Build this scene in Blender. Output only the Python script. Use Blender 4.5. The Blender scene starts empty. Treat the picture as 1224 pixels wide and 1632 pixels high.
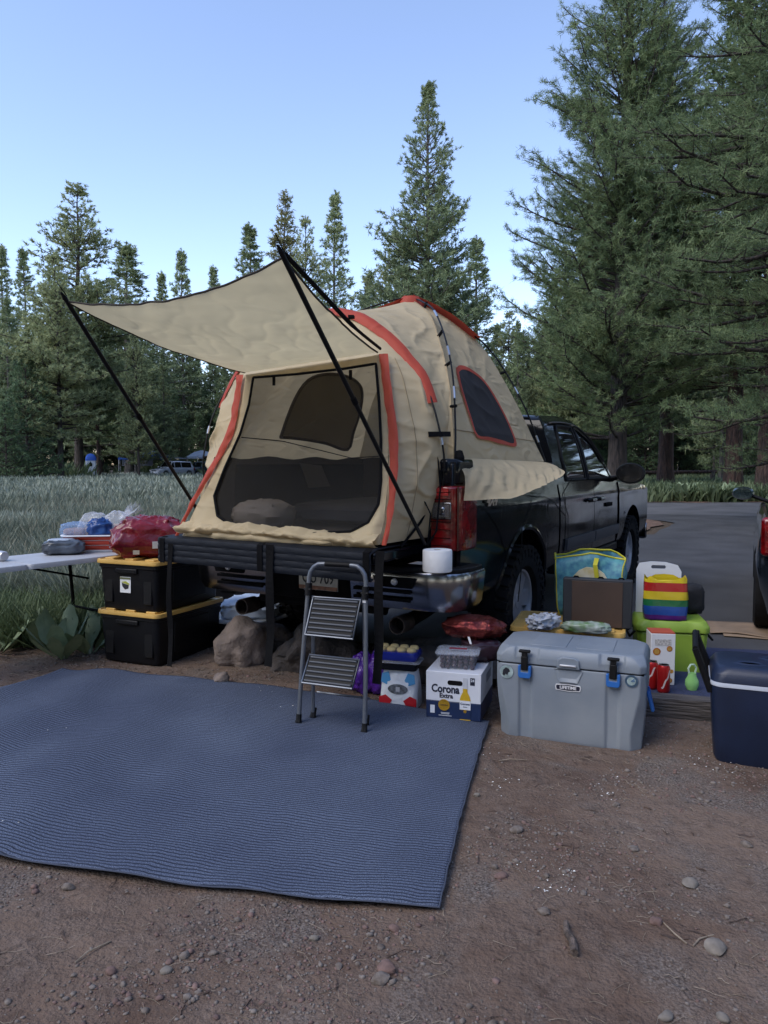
import bpy, bmesh, math, random
import numpy as np
from mathutils import Vector, Matrix, noise as mn
from mathutils.bvhtree import BVHTree

SC = bpy.context.scene
COL = SC.collection
R = math.radians

# ---------------------------------------------------------------- camera
F_PX, HORIZON, EYE = 1205.0, 738.0, 1.45          # focal length in photo pixels, horizon row, eye height
PITCH = math.atan((816 - HORIZON) / F_PX)
cam_d = bpy.data.cameras.new('camera')
cam_d.sensor_fit = 'VERTICAL'; cam_d.sensor_height = 36.0; cam_d.lens = F_PX / 1632 * 36.0
cam_d.clip_start = 0.05; cam_d.clip_end = 2000
cam = bpy.data.objects.new('camera', cam_d); COL.objects.link(cam)
cam.location = (0, 0, EYE); cam.rotation_euler = (R(90) - PITCH, 0, 0)
SC.camera = cam

# ---------------------------------------------------------------- sky, sun, exposure
world = bpy.data.worlds.new('World'); SC.world = world; world.use_nodes = True
wt = world.node_tree; bg = wt.nodes['Background']
sky = wt.nodes.new('ShaderNodeTexSky'); sky.sky_type = 'NISHITA'; sky.sun_disc = False
SUN_EL, SUN_AZ = R(48), R(-125)                     # broad fill sun set high behind the camera's left shoulder to brighten the ground
sky.sun_elevation = SUN_EL; sky.sun_rotation = SUN_AZ
sky.air_density = 1.0; sky.dust_density = 0.2; sky.ozone_density = 3.0; sky.altitude = 1300
tint = wt.nodes.new('ShaderNodeMix'); tint.data_type = 'RGBA'; tint.blend_type = 'MULTIPLY'; tint.inputs[0].default_value = 1; tint.inputs[7].default_value = (1.12, 0.955, 0.89, 1)
wt.links.new(sky.outputs[0], tint.inputs[6]); wt.links.new(tint.outputs[2], bg.inputs[0]); bg.inputs[1].default_value = 0.15
sun_d = bpy.data.lights.new('sun', 'SUN'); sun_d.energy = 1.0; sun_d.angle = R(40); sun_d.color = (1.0, 0.93, 0.83)
sun = bpy.data.objects.new('sun', sun_d); COL.objects.link(sun)
sd = Vector((math.sin(SUN_AZ) * math.cos(SUN_EL), math.cos(SUN_AZ) * math.cos(SUN_EL), math.sin(SUN_EL)))
sun.rotation_euler = sd.to_track_quat('Z', 'Y').to_euler(); sun.location = (0, 0, 60)
SC.view_settings.view_transform = 'Standard'; SC.view_settings.look = 'None'
SC.view_settings.exposure = 1.35; SC.view_settings.gamma = 1.0; SC.view_settings.use_curve_mapping = False
SC.render.engine = 'CYCLES'
SC.cycles.max_bounces = 8; SC.cycles.transparent_max_bounces = 12

# ---------------------------------------------------------------- placing helpers
TRUCK_O = Vector((-0.42, 5.0, 0)); HEAD = R(29.8)      # truck and tent frame: x towards the cab, y to the truck's left
FX = Vector((math.sin(HEAD), math.cos(HEAD), 0)); FY = Vector((-math.cos(HEAD), math.sin(HEAD), 0))
TRUCK_RZ = R(90) - HEAD
def ray(u, v):
    x = (u - 612) / F_PX; c = -(v - 816) / F_PX
    return Vector((x, math.cos(PITCH) + c * math.sin(PITCH), -math.sin(PITCH) + c * math.cos(PITCH)))
def G(u, v, z=0.0):
    d = ray(u, v); t = (z - EYE) / d.z; return Vector((d.x * t, d.y * t, z))
def D(u, v, Y):
    d = ray(u, v); t = Y / d.y; return Vector((d.x * t, Y, EYE + d.z * t))
def loc(P):
    q = P - TRUCK_O; return Vector((q.dot(FX), q.dot(FY), q.z))

# ---------------------------------------------------------------- object helpers
def link(o, parent=None):
    COL.objects.link(o)
    if parent is not None: o.parent = parent
    return o
def tag(o, label=None, cat=None, group=None, kind=None):
    if label: o['label'] = label
    if cat: o['category'] = cat
    if group: o['group'] = group
    if kind: o['kind'] = kind
    return o
def thing(name, label, cat, loc=(0, 0, 0), rz=0.0, group=None):
    o = bpy.data.objects.new(name, None); link(o)
    o.location = loc; o.rotation_euler = (0, 0, rz); o.empty_display_size = 0.1
    return tag(o, label, cat, group)
def children_of(o): return [c for c in bpy.data.objects if c.parent == o]
def dup(o, parent=None):
    kids = children_of(o)
    c = o.copy(); COL.objects.link(c); c.parent = parent
    for k in kids: dup(k, c)
    return c
def shade(me, smooth, angle=40):
    if smooth:
        me.polygons.foreach_set('use_smooth', [True] * len(me.polygons))
        if angle < 180: me.set_sharp_from_angle(angle=R(angle))
class MB:
    """collects shapes of one mesh"""
    def __init__(s): s.v = []; s.f = []; s.m = []; s.cur = 0
    def add(s, vs, fs):
        b = len(s.v); s.v.extend([tuple(p) for p in vs]); s.f.extend([tuple(i + b for i in f) for f in fs]); s.m.extend([s.cur] * len(fs)); return s
    def box(s, c, d, rz=0.0, rx=0.0, ry=0.0, taper=1.0):
        x, y, z = [k / 2 for k in d]
        M = Matrix.Rotation(rz, 3, 'Z') @ Matrix.Rotation(ry, 3, 'Y') @ Matrix.Rotation(rx, 3, 'X'); c = Vector(c)
        vs = [M @ Vector((sx * x * (taper if sz < 0 else 1), sy * y * (taper if sz < 0 else 1), sz * z)) + c for sz in (-1, 1) for sx, sy in ((-1, -1), (1, -1), (1, 1), (-1, 1))]
        return s.add(vs, [(3, 2, 1, 0), (4, 5, 6, 7), (0, 1, 5, 4), (1, 2, 6, 5), (2, 3, 7, 6), (3, 0, 4, 7)])
    def box2(s, a, b):
        return s.box([(a[i] + b[i]) / 2 for i in range(3)], [abs(b[i] - a[i]) for i in range(3)])
    def tube(s, pts, r, n=8, cap=True, flat=1.0, up=None):
        pts = [Vector(p) for p in pts]; k = len(pts); rr = r if isinstance(r, (list, tuple)) else [r] * k
        vs = []; fs = []; pu = Vector(up) if up else None
        for i, p in enumerate(pts):
            t = (pts[min(i + 1, k - 1)] - pts[max(i - 1, 0)]).normalized()
            if pu is None:
                a = Vector((0, 0, 1)) if abs(t.z) < .9 else Vector((1, 0, 0)); pu = a
            x = t.cross(pu)
            if x.length < 1e-5: x = t.orthogonal()
            x.normalize(); y = x.cross(t).normalized()
            if up is None: pu = y
            for j in range(n):
                a = 2 * math.pi * j / n; vs.append(p + (x * math.cos(a) + y * math.sin(a) * flat) * rr[i])
        for i in range(k - 1):
            for j in range(n): fs.append((i * n + j, i * n + (j + 1) % n, (i + 1) * n + (j + 1) % n, (i + 1) * n + j))
        if cap: fs += [tuple(range(n - 1, -1, -1)), tuple((k - 1) * n + j for j in range(n))]
        return s.add(vs, fs)
    def ribbon(s, pts, w, up=(0, 0, 1), th=0.002):
        """flat band of width w along pts, its broad side facing 'up'"""
        pts = [Vector(p) for p in pts]; k = len(pts); vs = []; fs = []
        for i, p in enumerate(pts):
            t = (pts[min(i + 1, k - 1)] - pts[max(i - 1, 0)]).normalized()
            nrm = Vector(up(i / (k - 1)) if callable(up) else up); x = t.cross(nrm).normalized(); nn = x.cross(t).normalized()
            ww = w(i / (k - 1)) if callable(w) else w
            for a, b in ((-1, -1), (1, -1), (1, 1), (-1, 1)): vs.append(p + x * a * ww / 2 + nn * b * th / 2)
        for i in range(k - 1):
            for j in range(4): fs.append((i * 4 + j, i * 4 + (j + 1) % 4, i * 4 + 4 + (j + 1) % 4, i * 4 + 4 + j))
        fs += [(3, 2, 1, 0), tuple((k - 1) * 4 + j for j in range(4))]
        return s.add(vs, fs)
    def lathe(s, prof, n=24, M=None, a0=0, a1=2 * math.pi, caps=True):
        """prof: (radius, height) round z, then matrix M"""
        M = M or Matrix(); k = len(prof); full = abs(a1 - a0 - 2 * math.pi) < 1e-6; nn = n if full else n + 1
        vs = [M @ Vector((r * math.cos(a0 + (a1 - a0) * j / n), r * math.sin(a0 + (a1 - a0) * j / n), h)) for r, h in prof for j in range(nn)]
        fs = []
        for i in range(k - 1):
            for j in range(n): fs.append((i * nn + j, i * nn + (j + 1) % nn, (i + 1) * nn + (j + 1) % nn, (i + 1) * nn + j))
        if full and caps:
            if prof[0][0] > 1e-4: fs.append(tuple(range(n - 1, -1, -1)))
            if prof[-1][0] > 1e-4: fs.append(tuple((k - 1) * n + j for j in range(n)))
        return s.add(vs, fs)
    def prism(s, poly, a, b, axis='z', fn=None):
        """polygon extruded from a to b along axis"""
        n = len(poly)
        def P(p, h):
            q = {'z': (p[0], p[1], h), 'y': (p[0], h, p[1]), 'x': (h, p[0], p[1])}[axis]
            return fn(q) if fn else q
        vs = [P(p, a) for p in poly] + [P(p, b) for p in poly]
        fs = [tuple(range(n - 1, -1, -1)), tuple(range(n, 2 * n))] + [(i, (i + 1) % n, (i + 1) % n + n, i + n) for i in range(n)]
        return s.add(vs, fs)
    def grid(s, rows, flip=False, close=False):
        k, n = len(rows), len(rows[0]); fs = []
        for i in range(k - 1):
            for j in range(n if close else n - 1):
                f = (i * n + j, i * n + (j + 1) % n, (i + 1) * n + (j + 1) % n, (i + 1) * n + j)
                fs.append(f[::-1] if flip else f)
        return s.add([p for r in rows for p in r], fs)
    def build(s, name, mat, parent=None, smooth=False, bevel=0, seg=2, solid=0, sub=0, angle=40, fix=True):
        me = bpy.data.meshes.new(name); me.from_pydata([tuple(p) for p in s.v], [], s.f)
        mats = mat if isinstance(mat, (list, tuple)) else [mat]
        for m in mats: me.materials.append(m)
        if len(mats) > 1: me.polygons.foreach_set('material_index', s.m)
        if fix:
            bm = bmesh.new(); bm.from_mesh(me); bmesh.ops.recalc_face_normals(bm, faces=bm.faces); bm.to_mesh(me); bm.free()
        shade(me, smooth or bevel > 0, angle)
        o = bpy.data.objects.new(name, me); link(o, parent)
        if solid:
            q = o.modifiers.new('solid', 'SOLIDIFY'); q.thickness = solid; q.offset = 0
        if sub:
            q = o.modifiers.new('sub', 'SUBSURF'); q.levels = sub; q.render_levels = sub
        if bevel:
            q = o.modifiers.new('bevel', 'BEVEL'); q.width = bevel; q.segments = seg; q.limit_method = 'ANGLE'; q.angle_limit = R(30)
        return o
def np_mesh(name, V, F, mats, midx=None, tone=None, smooth=False):
    """fast mesh from numpy: V (n,3), F (m,3)"""
    me = bpy.data.meshes.new(name); n, m = len(V), len(F)
    me.vertices.add(n); me.vertices.foreach_set('co', np.asarray(V, dtype=np.float32).ravel())
    me.loops.add(m * 3); me.loops.foreach_set('vertex_index', np.asarray(F, dtype=np.int32).ravel())
    me.polygons.add(m); me.polygons.foreach_set('loop_start', np.arange(0, m * 3, 3, dtype=np.int32))
    me.update(calc_edges=True)
    for q in mats: me.materials.append(q)
    if midx is not None: me.polygons.foreach_set('material_index', np.asarray(midx, dtype=np.int32))
    if tone is not None:
        a = me.attributes.new('tone', 'FLOAT', 'FACE'); a.data.foreach_set('value', np.asarray(tone, dtype=np.float32))
    if smooth: me.polygons.foreach_set('use_smooth', np.ones(m, dtype=bool))
    me.update()
    return me
def obj_from(me, name, parent=None):
    return link(bpy.data.objects.new(name, me), parent)
def fbm(p, s=1.0, o=3): return mn.fractal(Vector(p) * s, 1.0, 2.0, o)
def text(name, body, size, mat, parent, M, depth=0.0015, align='CENTER', bold=0.0, sx=1.0, shear=0.0):
    cu = bpy.data.curves.new(name, 'FONT'); cu.body = body; cu.size = size; cu.align_x = align; cu.align_y = 'CENTER'
    cu.extrude = depth; cu.offset = bold; cu.resolution_u = 3; cu.shear = shear
    t = bpy.data.objects.new(name + '_curve', cu); COL.objects.link(t)
    me = bpy.data.meshes.new_from_object(t); bpy.data.objects.remove(t); bpy.data.curves.remove(cu)
    me.transform(Matrix.Diagonal((sx, 1, 1, 1))); me.transform(M); me.materials.clear(); me.materials.append(mat); me.name = name
    return obj_from(me, name, parent)
def face_M(p, right, up):
    """matrix that lays text (x right, y up) on a plane"""
    r_ = Vector(right).normalized(); u_ = Vector(up).normalized(); n_ = r_.cross(u_).normalized(); u_ = n_.cross(r_)
    M = Matrix((r_, u_, n_)).transposed().to_4x4(); M.translation = Vector(p); return M

# ---------------------------------------------------------------- materials
def newmat(name):
    m = bpy.data.materials.new(name); m.use_nodes = True; nt = m.node_tree
    return m, nt, nt.nodes['Principled BSDF']
def mat(name, col, rough=0.6, metal=0.0, var=0.0, vscale=6.0, col2=None, bump=0.0, bscale=30.0, bdist=0.01, coat=0.0, spec=0.5, stretch=None, alpha=1.0, trans=0.0, rvar=0.0, emit=None, detail=6, ior=None):
    m, nt, b = newmat(name); N = nt.nodes.new; Lk = nt.links.new
    b.inputs['Base Color'].default_value = (*col, 1); b.inputs['Roughness'].default_value = rough
    b.inputs['Metallic'].default_value = metal; b.inputs['Coat Weight'].default_value = coat; b.inputs['Coat Roughness'].default_value = 0.04
    b.inputs['Specular IOR Level'].default_value = spec; b.inputs['Alpha'].default_value = alpha; b.inputs['Transmission Weight'].default_value = trans
    if ior: b.inputs['IOR'].default_value = ior
    if emit: b.inputs['Emission Color'].default_value = (*emit[:3], 1); b.inputs['Emission Strength'].default_value = emit[3]
    if var or col2 or bump or rvar:
        tc = N('ShaderNodeTexCoord'); mp = N('ShaderNodeMapping'); Lk(tc.outputs['Object'], mp.inputs[0])
        if stretch: mp.inputs['Scale'].default_value = stretch
    if var or col2:
        nz = N('ShaderNodeTexNoise'); nz.inputs['Scale'].default_value = vscale; nz.inputs['Detail'].default_value = detail; Lk(mp.outputs[0], nz.inputs[0])
        cr = N('ShaderNodeValToRGB'); cr.color_ramp.elements[0].position = 0.35; cr.color_ramp.elements[1].position = 0.65
        c2 = col2 or tuple(min(1, c * (1 + var)) for c in col); c1 = col if col2 else tuple(c * (1 - var) for c in col)
        cr.color_ramp.elements[0].color = (*c1, 1); cr.color_ramp.elements[1].color = (*c2, 1)
        Lk(nz.outputs[0], cr.inputs[0]); Lk(cr.outputs[0], b.inputs['Base Color'])
    if rvar:
        n2 = N('ShaderNodeTexNoise'); n2.inputs['Scale'].default_value = 4; n2.inputs['Detail'].default_value = 8; Lk(mp.outputs[0], n2.inputs[0])
        mr = N('ShaderNodeMapRange'); mr.inputs[1].default_value = .3; mr.inputs[2].default_value = .7
        mr.inputs[3].default_value = max(0, rough - rvar); mr.inputs[4].default_value = rough + rvar; Lk(n2.outputs[0], mr.inputs[0]); Lk(mr.outputs[0], b.inputs['Roughness'])
    if bump:
        n3 = N('ShaderNodeTexNoise'); n3.inputs['Scale'].default_value = bscale; n3.inputs['Detail'].default_value = 8; Lk(mp.outputs[0], n3.inputs[0])
        bp = N('ShaderNodeBump'); bp.inputs['Strength'].default_value = bump; bp.inputs['Distance'].default_value = bdist
        Lk(n3.outputs[0], bp.inputs['Height']); Lk(bp.outputs[0], b.inputs['Normal'])
    return m
def foliage_mat(name, c1, c2, c3, transl=0.25, rough=0.6):
    """greens that vary from needle to needle and from clump to clump"""
    m, nt, b = newmat(name); N = nt.nodes.new; Lk = nt.links.new
    at = N('ShaderNodeAttribute'); at.attribute_name = 'tone'
    tc = N('ShaderNodeTexCoord'); nz = N('ShaderNodeTexNoise'); nz.inputs['Scale'].default_value = 0.55; nz.inputs['Detail'].default_value = 3
    Lk(tc.outputs['Object'], nz.inputs[0])
    oi = N('ShaderNodeObjectInfo')
    ad = N('ShaderNodeMath'); ad.operation = 'MULTIPLY_ADD'; Lk(nz.outputs[0], ad.inputs[0]); ad.inputs[1].default_value = 0.8; Lk(at.outputs['Fac'], ad.inputs[2])
    a2 = N('ShaderNodeMath'); a2.operation = 'MULTIPLY_ADD'; Lk(oi.outputs['Random'], a2.inputs[0]); a2.inputs[1].default_value = 0.3; Lk(ad.outputs[0], a2.inputs[2])
    mr = N('ShaderNodeMapRange'); mr.inputs[1].default_value = 0.35; mr.inputs[2].default_value = 1.55; Lk(a2.outputs[0], mr.inputs[0])
    cr = N('ShaderNodeValToRGB'); e = cr.color_ramp.elements; e[0].color = (*c1, 1); e[1].color = (*c3, 1); k = e.new(0.5); k.color = (*c2, 1)
    Lk(mr.outputs[0], cr.inputs[0]); Lk(cr.outputs[0], b.inputs['Base Color']); b.inputs['Roughness'].default_value = rough
    b.inputs['Specular IOR Level'].default_value = 0.25
    tr = N('ShaderNodeBsdfTranslucent'); Lk(cr.outputs[0], tr.inputs[0]); mx = N('ShaderNodeMixShader'); mx.inputs[0].default_value = transl
    Lk(b.outputs[0], mx.inputs[1]); Lk(tr.outputs[0], mx.inputs[2]); Lk(mx.outputs[0], nt.nodes['Material Output'].inputs[0])
    return m
def cloth_mat(name, col, transl=0.3, rough=0.75, bump=0.25, bscale=14, bdist=.02, opacity=1.0, sheen=0.0, stretch=None, weave=0, var=.06):
    m, nt, b = newmat(name); N = nt.nodes.new; Lk = nt.links.new
    tc = N('ShaderNodeTexCoord'); mp = N('ShaderNodeMapping'); Lk(tc.outputs['Object'], mp.inputs[0])
    if stretch: mp.inputs['Scale'].default_value = stretch
    nz = N('ShaderNodeTexNoise'); nz.noise_type = 'RIDGED_MULTIFRACTAL'; nz.normalize = True; nz.inputs['Scale'].default_value = bscale * .55; nz.inputs['Detail'].default_value = 5; nz.inputs['Distortion'].default_value = .9
    Lk(mp.outputs[0], nz.inputs[0]); bp = N('ShaderNodeBump'); bp.inputs['Strength'].default_value = bump; bp.inputs['Distance'].default_value = bdist
    Lk(nz.outputs[0], bp.inputs['Height']); Lk(bp.outputs[0], b.inputs['Normal'])
    n2 = N('ShaderNodeTexNoise'); n2.inputs['Scale'].default_value = 3; n2.inputs['Detail'].default_value = 8; Lk(tc.outputs['Object'], n2.inputs[0])
    cr = N('ShaderNodeValToRGB'); cr.color_ramp.elements[0].position = .3; cr.color_ramp.elements[1].position = .7
    cr.color_ramp.elements[0].color = (*[c * (1 - var) for c in col], 1); cr.color_ramp.elements[1].color = (*[c * (1 + var) for c in col], 1)
    Lk(n2.outputs[0], cr.inputs[0]); Lk(cr.outputs[0], b.inputs['Base Color']); b.inputs['Roughness'].default_value = rough
    b.inputs['Specular IOR Level'].default_value = 0.3
    out = nt.nodes['Material Output']; last = b.outputs[0]
    if transl:
        tr = N('ShaderNodeBsdfTranslucent'); Lk(cr.outputs[0], tr.inputs[0]); Lk(bp.outputs[0], tr.inputs['Normal'])
        mx = N('ShaderNodeMixShader'); mx.inputs[0].default_value = transl; Lk(last, mx.inputs[1]); Lk(tr.outputs[0], mx.inputs[2]); last = mx.outputs[0]
    if opacity < 1:
        tp = N('ShaderNodeBsdfTransparent'); mx = N('ShaderNodeMixShader'); mx.inputs[0].default_value = opacity
        Lk(tp.outputs[0], mx.inputs[1]); Lk(last, mx.inputs[2]); last = mx.outputs[0]
    Lk(last, out.inputs[0]); return m
def film_mat(name, col=(1, 1, 1), opacity=0.35, rough=0.12, bump=0.5, bscale=25):
    """thin crinkled clear plastic"""
    m, nt, b = newmat(name); N = nt.nodes.new; Lk = nt.links.new
    b.inputs['Base Color'].default_value = (*col, 1); b.inputs['Roughness'].default_value = rough
    tc = N('ShaderNodeTexCoord'); nz = N('ShaderNodeTexNoise'); nz.inputs['Scale'].default_value = bscale; nz.inputs['Detail'].default_value = 4
    Lk(tc.outputs['Object'], nz.inputs[0]); bp = N('ShaderNodeBump'); bp.inputs['Strength'].default_value = bump; bp.inputs['Distance'].default_value = .01
    Lk(nz.outputs[0], bp.inputs['Height']); Lk(bp.outputs[0], b.inputs['Normal'])
    tp = N('ShaderNodeBsdfTransparent'); mx = N('ShaderNodeMixShader'); mx.inputs[0].default_value = opacity
    Lk(tp.outputs[0], mx.inputs[1]); Lk(b.outputs[0], mx.inputs[2]); Lk(mx.outputs[0], nt.nodes['Material Output'].inputs[0]); return m

# ================================================================ GROUND
def in_poly(x, y, poly):
    c = False; n = len(poly)
    for i in range(n):
        x1, y1 = poly[i]; x2, y2 = poly[(i + 1) % n]
        if (y1 > y) != (y2 > y) and x < (x2 - x1) * (y - y1) / (y2 - y1) + x1: c = not c
    return c
def ground_mat():
    m, nt, b = newmat('dirt_ground'); N = nt.nodes.new; Lk = nt.links.new
    ge = N('ShaderNodeNewGeometry')
    def nz(scale, det=8, dist=0.0):
        n = N('ShaderNodeTexNoise'); n.inputs['Scale'].default_value = scale; n.inputs['Detail'].default_value = det; n.inputs['Distortion'].default_value = dist
        Lk(ge.outputs['Position'], n.inputs[0]); return n.outputs[0]
    def ramp(fac, a, b_, p0=.35, p1=.65):
        c = N('ShaderNodeValToRGB'); c.color_ramp.elements[0].position = p0; c.color_ramp.elements[1].position = p1
        c.color_ramp.elements[0].color = (*a, 1); c.color_ramp.elements[1].color = (*b_, 1); Lk(fac, c.inputs[0]); return c.outputs[0]
    def mix(f, a, b_):
        q = N('ShaderNodeMix'); q.data_type = 'RGBA'; Lk(f, q.inputs[0]); Lk(a, q.inputs[6]); Lk(b_, q.inputs[7]); return q.outputs[2]
    dirt = ramp(nz(1.1, 6, .6), (0.112, 0.070, 0.050), (0.185, 0.130, 0.098), .38, .62)
    fine = ramp(nz(24, 10), (0.060, 0.042, 0.033), (0.215, 0.165, 0.136), .3, .7)
    grit = ramp(nz(210, 3), (0.045, 0.032, 0.026), (0.26, 0.20, 0.165), .36, .66)
    dirt2 = mix(ramp(nz(5, 5), (.2,) * 3, (.65,) * 3), dirt, mix(ramp(nz(12, 4), (.15,) * 3, (.8,) * 3, .42, .6), fine, grit))
    gray = ramp(nz(130, 4), (0.040, 0.034, 0.030), (0.27, 0.24, 0.215), .38, .66)        # gravelly patches
    dirt3 = mix(ramp(nz(2.3, 5, .8), (0,) * 3, (.75,) * 3, .52, .68), dirt2, gray)
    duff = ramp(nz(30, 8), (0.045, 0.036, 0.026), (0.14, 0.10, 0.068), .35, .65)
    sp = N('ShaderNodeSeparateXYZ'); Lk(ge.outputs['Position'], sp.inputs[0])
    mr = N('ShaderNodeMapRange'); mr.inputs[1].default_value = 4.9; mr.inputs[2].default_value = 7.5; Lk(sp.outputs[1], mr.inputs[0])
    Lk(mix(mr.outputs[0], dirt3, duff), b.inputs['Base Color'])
    b.inputs['Roughness'].default_value = 0.95; b.inputs['Specular IOR Level'].default_value = 0.15
    bp = N('ShaderNodeBump'); bp.inputs['Strength'].default_value = 0.9; bp.inputs['Distance'].default_value = 0.014; Lk(nz(75, 10), bp.inputs['Height'])
    bp2 = N('ShaderNodeBump'); bp2.inputs['Strength'].default_value = 0.8; bp2.inputs['Distance'].default_value = 0.05; Lk(nz(7, 6), bp2.inputs['Height']); Lk(bp2.outputs[0], bp.inputs['Normal'])
    Lk(bp.outputs[0], b.inputs['Normal']); return m
def ground_z(x, y):
    if y > 9 or y < 0.5 or abs(x) > 5: return 0.0
    edge = min(1, (9 - y), (y - .5) * 2, (5 - abs(x)))
    return (fbm((x, y, 3.1), .8, 3) * .016 + fbm((x, y, 9.7), 5.0, 3) * .006 - .008) * max(0, edge)
xs = [-400, -120, -40, -14] + list(np.arange(-5, 5.01, .045)) + [14, 40, 120, 400]
ys = [-60, -10] + list(np.arange(.5, 9.01, .045)) + [14, 30, 70, 160, 500]
g = MB(); g.grid([[(x, y, ground_z(x, y)) for x in xs] for y in ys])
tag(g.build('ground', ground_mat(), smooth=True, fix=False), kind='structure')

def strip_sheet(name, poly, z, m, wob=.0, step=.5):
    """flat sheet with a slightly ragged outline"""
    P = []
    for i in range(len(poly)):
        a = Vector(poly[i]); b = Vector(poly[(i + 1) % len(poly)]); n = max(1, int((b - a).length / step))
        for k in range(n):
            p = a.lerp(b, k / n); P.append((p.x + fbm((p.x, p.y, 1), 2.1, 3) * wob, p.y + fbm((p.x, p.y, 5), 2.3, 3) * wob, z))
    from mathutils.geometry import tessellate_polygon
    T = [t for t in tessellate_polygon([[Vector(p) for p in P]])]
    T = [t if (Vector(P[t[1]]) - Vector(P[t[0]])).cross(Vector(P[t[2]]) - Vector(P[t[0]])).z > 0 else t[::-1] for t in T]
    me = bpy.data.meshes.new(name); me.from_pydata(P, [], T); me.materials.append(m)
    return tag(obj_from(me, name), kind='structure')
M_asphalt = mat('asphalt', (0.052, 0.051, 0.053), .85, var=.25, vscale=1.3, bump=.9, bscale=90, bdist=.01)
M_asphalt2 = mat('asphalt_worn', (0.095, 0.093, 0.095), .85, var=.25, vscale=.9, bump=.6, bscale=80, bdist=.01)
strip_sheet('road', [(-1.5, 6.7), (0.9, 5.3), (3.6, 4.4), (14, 2.2), (60, 2), (60, 30), (9, 27.5), (-6, 30), (-6, 24.5), (3.0, 22.2), (6.6, 20.2), (7.0, 18), (5.4, 15.2), (3.2, 14.5), (0.2, 10.5)], .022, M_asphalt, .12)
strip_sheet('crossing_road', [(9.6, 20.4), (60, 17.0), (60, 29.5), (9, 27.1), (-5.5, 29.6), (-5.5, 24.9), (3.2, 22.5)], .026, M_asphalt2, .15)
M_duff = mat('needle_duff', (0.15, 0.088, 0.058), .95, var=.45, vscale=9, bump=1, bscale=30, bdist=.04)
strip_sheet('needle_verge', [(-6, 30.4), (9, 27.4), (60, 29.9), (60, 34), (8, 30.5), (-6, 33)], .032, M_duff, .8)
strip_sheet('verge_island', [(3.6, 14.8), (5.3, 15.4), (6.85, 18), (6.4, 20), (3, 22), (-3, 23), (0, 15)], .030, M_duff, .35)

# ================================================================ TREES
M_bark = mat('pine_bark', (0.036, 0.030, 0.028), .95, col2=(0.095, 0.072, 0.060), vscale=5, stretch=(3, 3, .5), bump=1.0, bscale=7, bdist=.12)
M_bark_red = mat('red_pine_bark', (0.036, 0.025, 0.023), .95, col2=(0.105, 0.062, 0.049), vscale=4, stretch=(3, 3, .5), bump=1.0, bscale=6, bdist=.15)
M_bark_grey = mat('grey_pine_bark', (0.06, 0.055, 0.052), .95, col2=(0.17, 0.145, 0.13), vscale=5, stretch=(3, 3, .5), bump=1.0, bscale=7, bdist=.12)
M_needle = foliage_mat('pine_needles', (0.095, 0.135, 0.068), (0.205, 0.255, 0.130), (0.36, 0.41, 0.21))
M_needle_dark = foliage_mat('dark_pine_needles', (0.064, 0.102, 0.048), (0.145, 0.200, 0.090), (0.26, 0.32, 0.145), .2)
M_needle_olive = foliage_mat('olive_pine_needles', (0.120, 0.152, 0.070), (0.265, 0.300, 0.145), (0.44, 0.47, 0.24))
M_needle_brown = foliage_mat('browned_pine_needles', (0.11, 0.075, 0.04), (0.20, 0.19, 0.09), (0.28, 0.30, 0.14))
M_sapling = foliage_mat('young_pine_needles', (0.050, 0.090, 0.050), (0.115, 0.175, 0.085), (0.18, 0.25, 0.12))

def tube_np(pts, rad, n):
    pts = np.asarray(pts, float); k = len(pts); t = np.gradient(pts, axis=0); t /= np.linalg.norm(t, axis=1)[:, None] + 1e-9
    ref = np.array([0, 0, 1.0]) if abs(t[0, 2]) < .8 else np.array([1.0, 0, 0])
    x = np.cross(t, ref); x /= np.linalg.norm(x, axis=1)[:, None] + 1e-9; y = np.cross(x, t)
    a = np.arange(n) * 2 * np.pi / n
    V = pts[:, None, :] + (x[:, None, :] * np.cos(a)[None, :, None] + y[:, None, :] * np.sin(a)[None, :, None]) * np.asarray(rad)[:, None, None]
    F = []
    for i in range(k - 1):
        for j in range(n):
            p, q, r_, s = i * n + j, i * n + (j + 1) % n, (i + 1) * n + (j + 1) % n, (i + 1) * n + j
            F += [(p, q, r_), (p, r_, s)]
    return V.reshape(-1, 3), np.array(F, dtype=np.int64)

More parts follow.
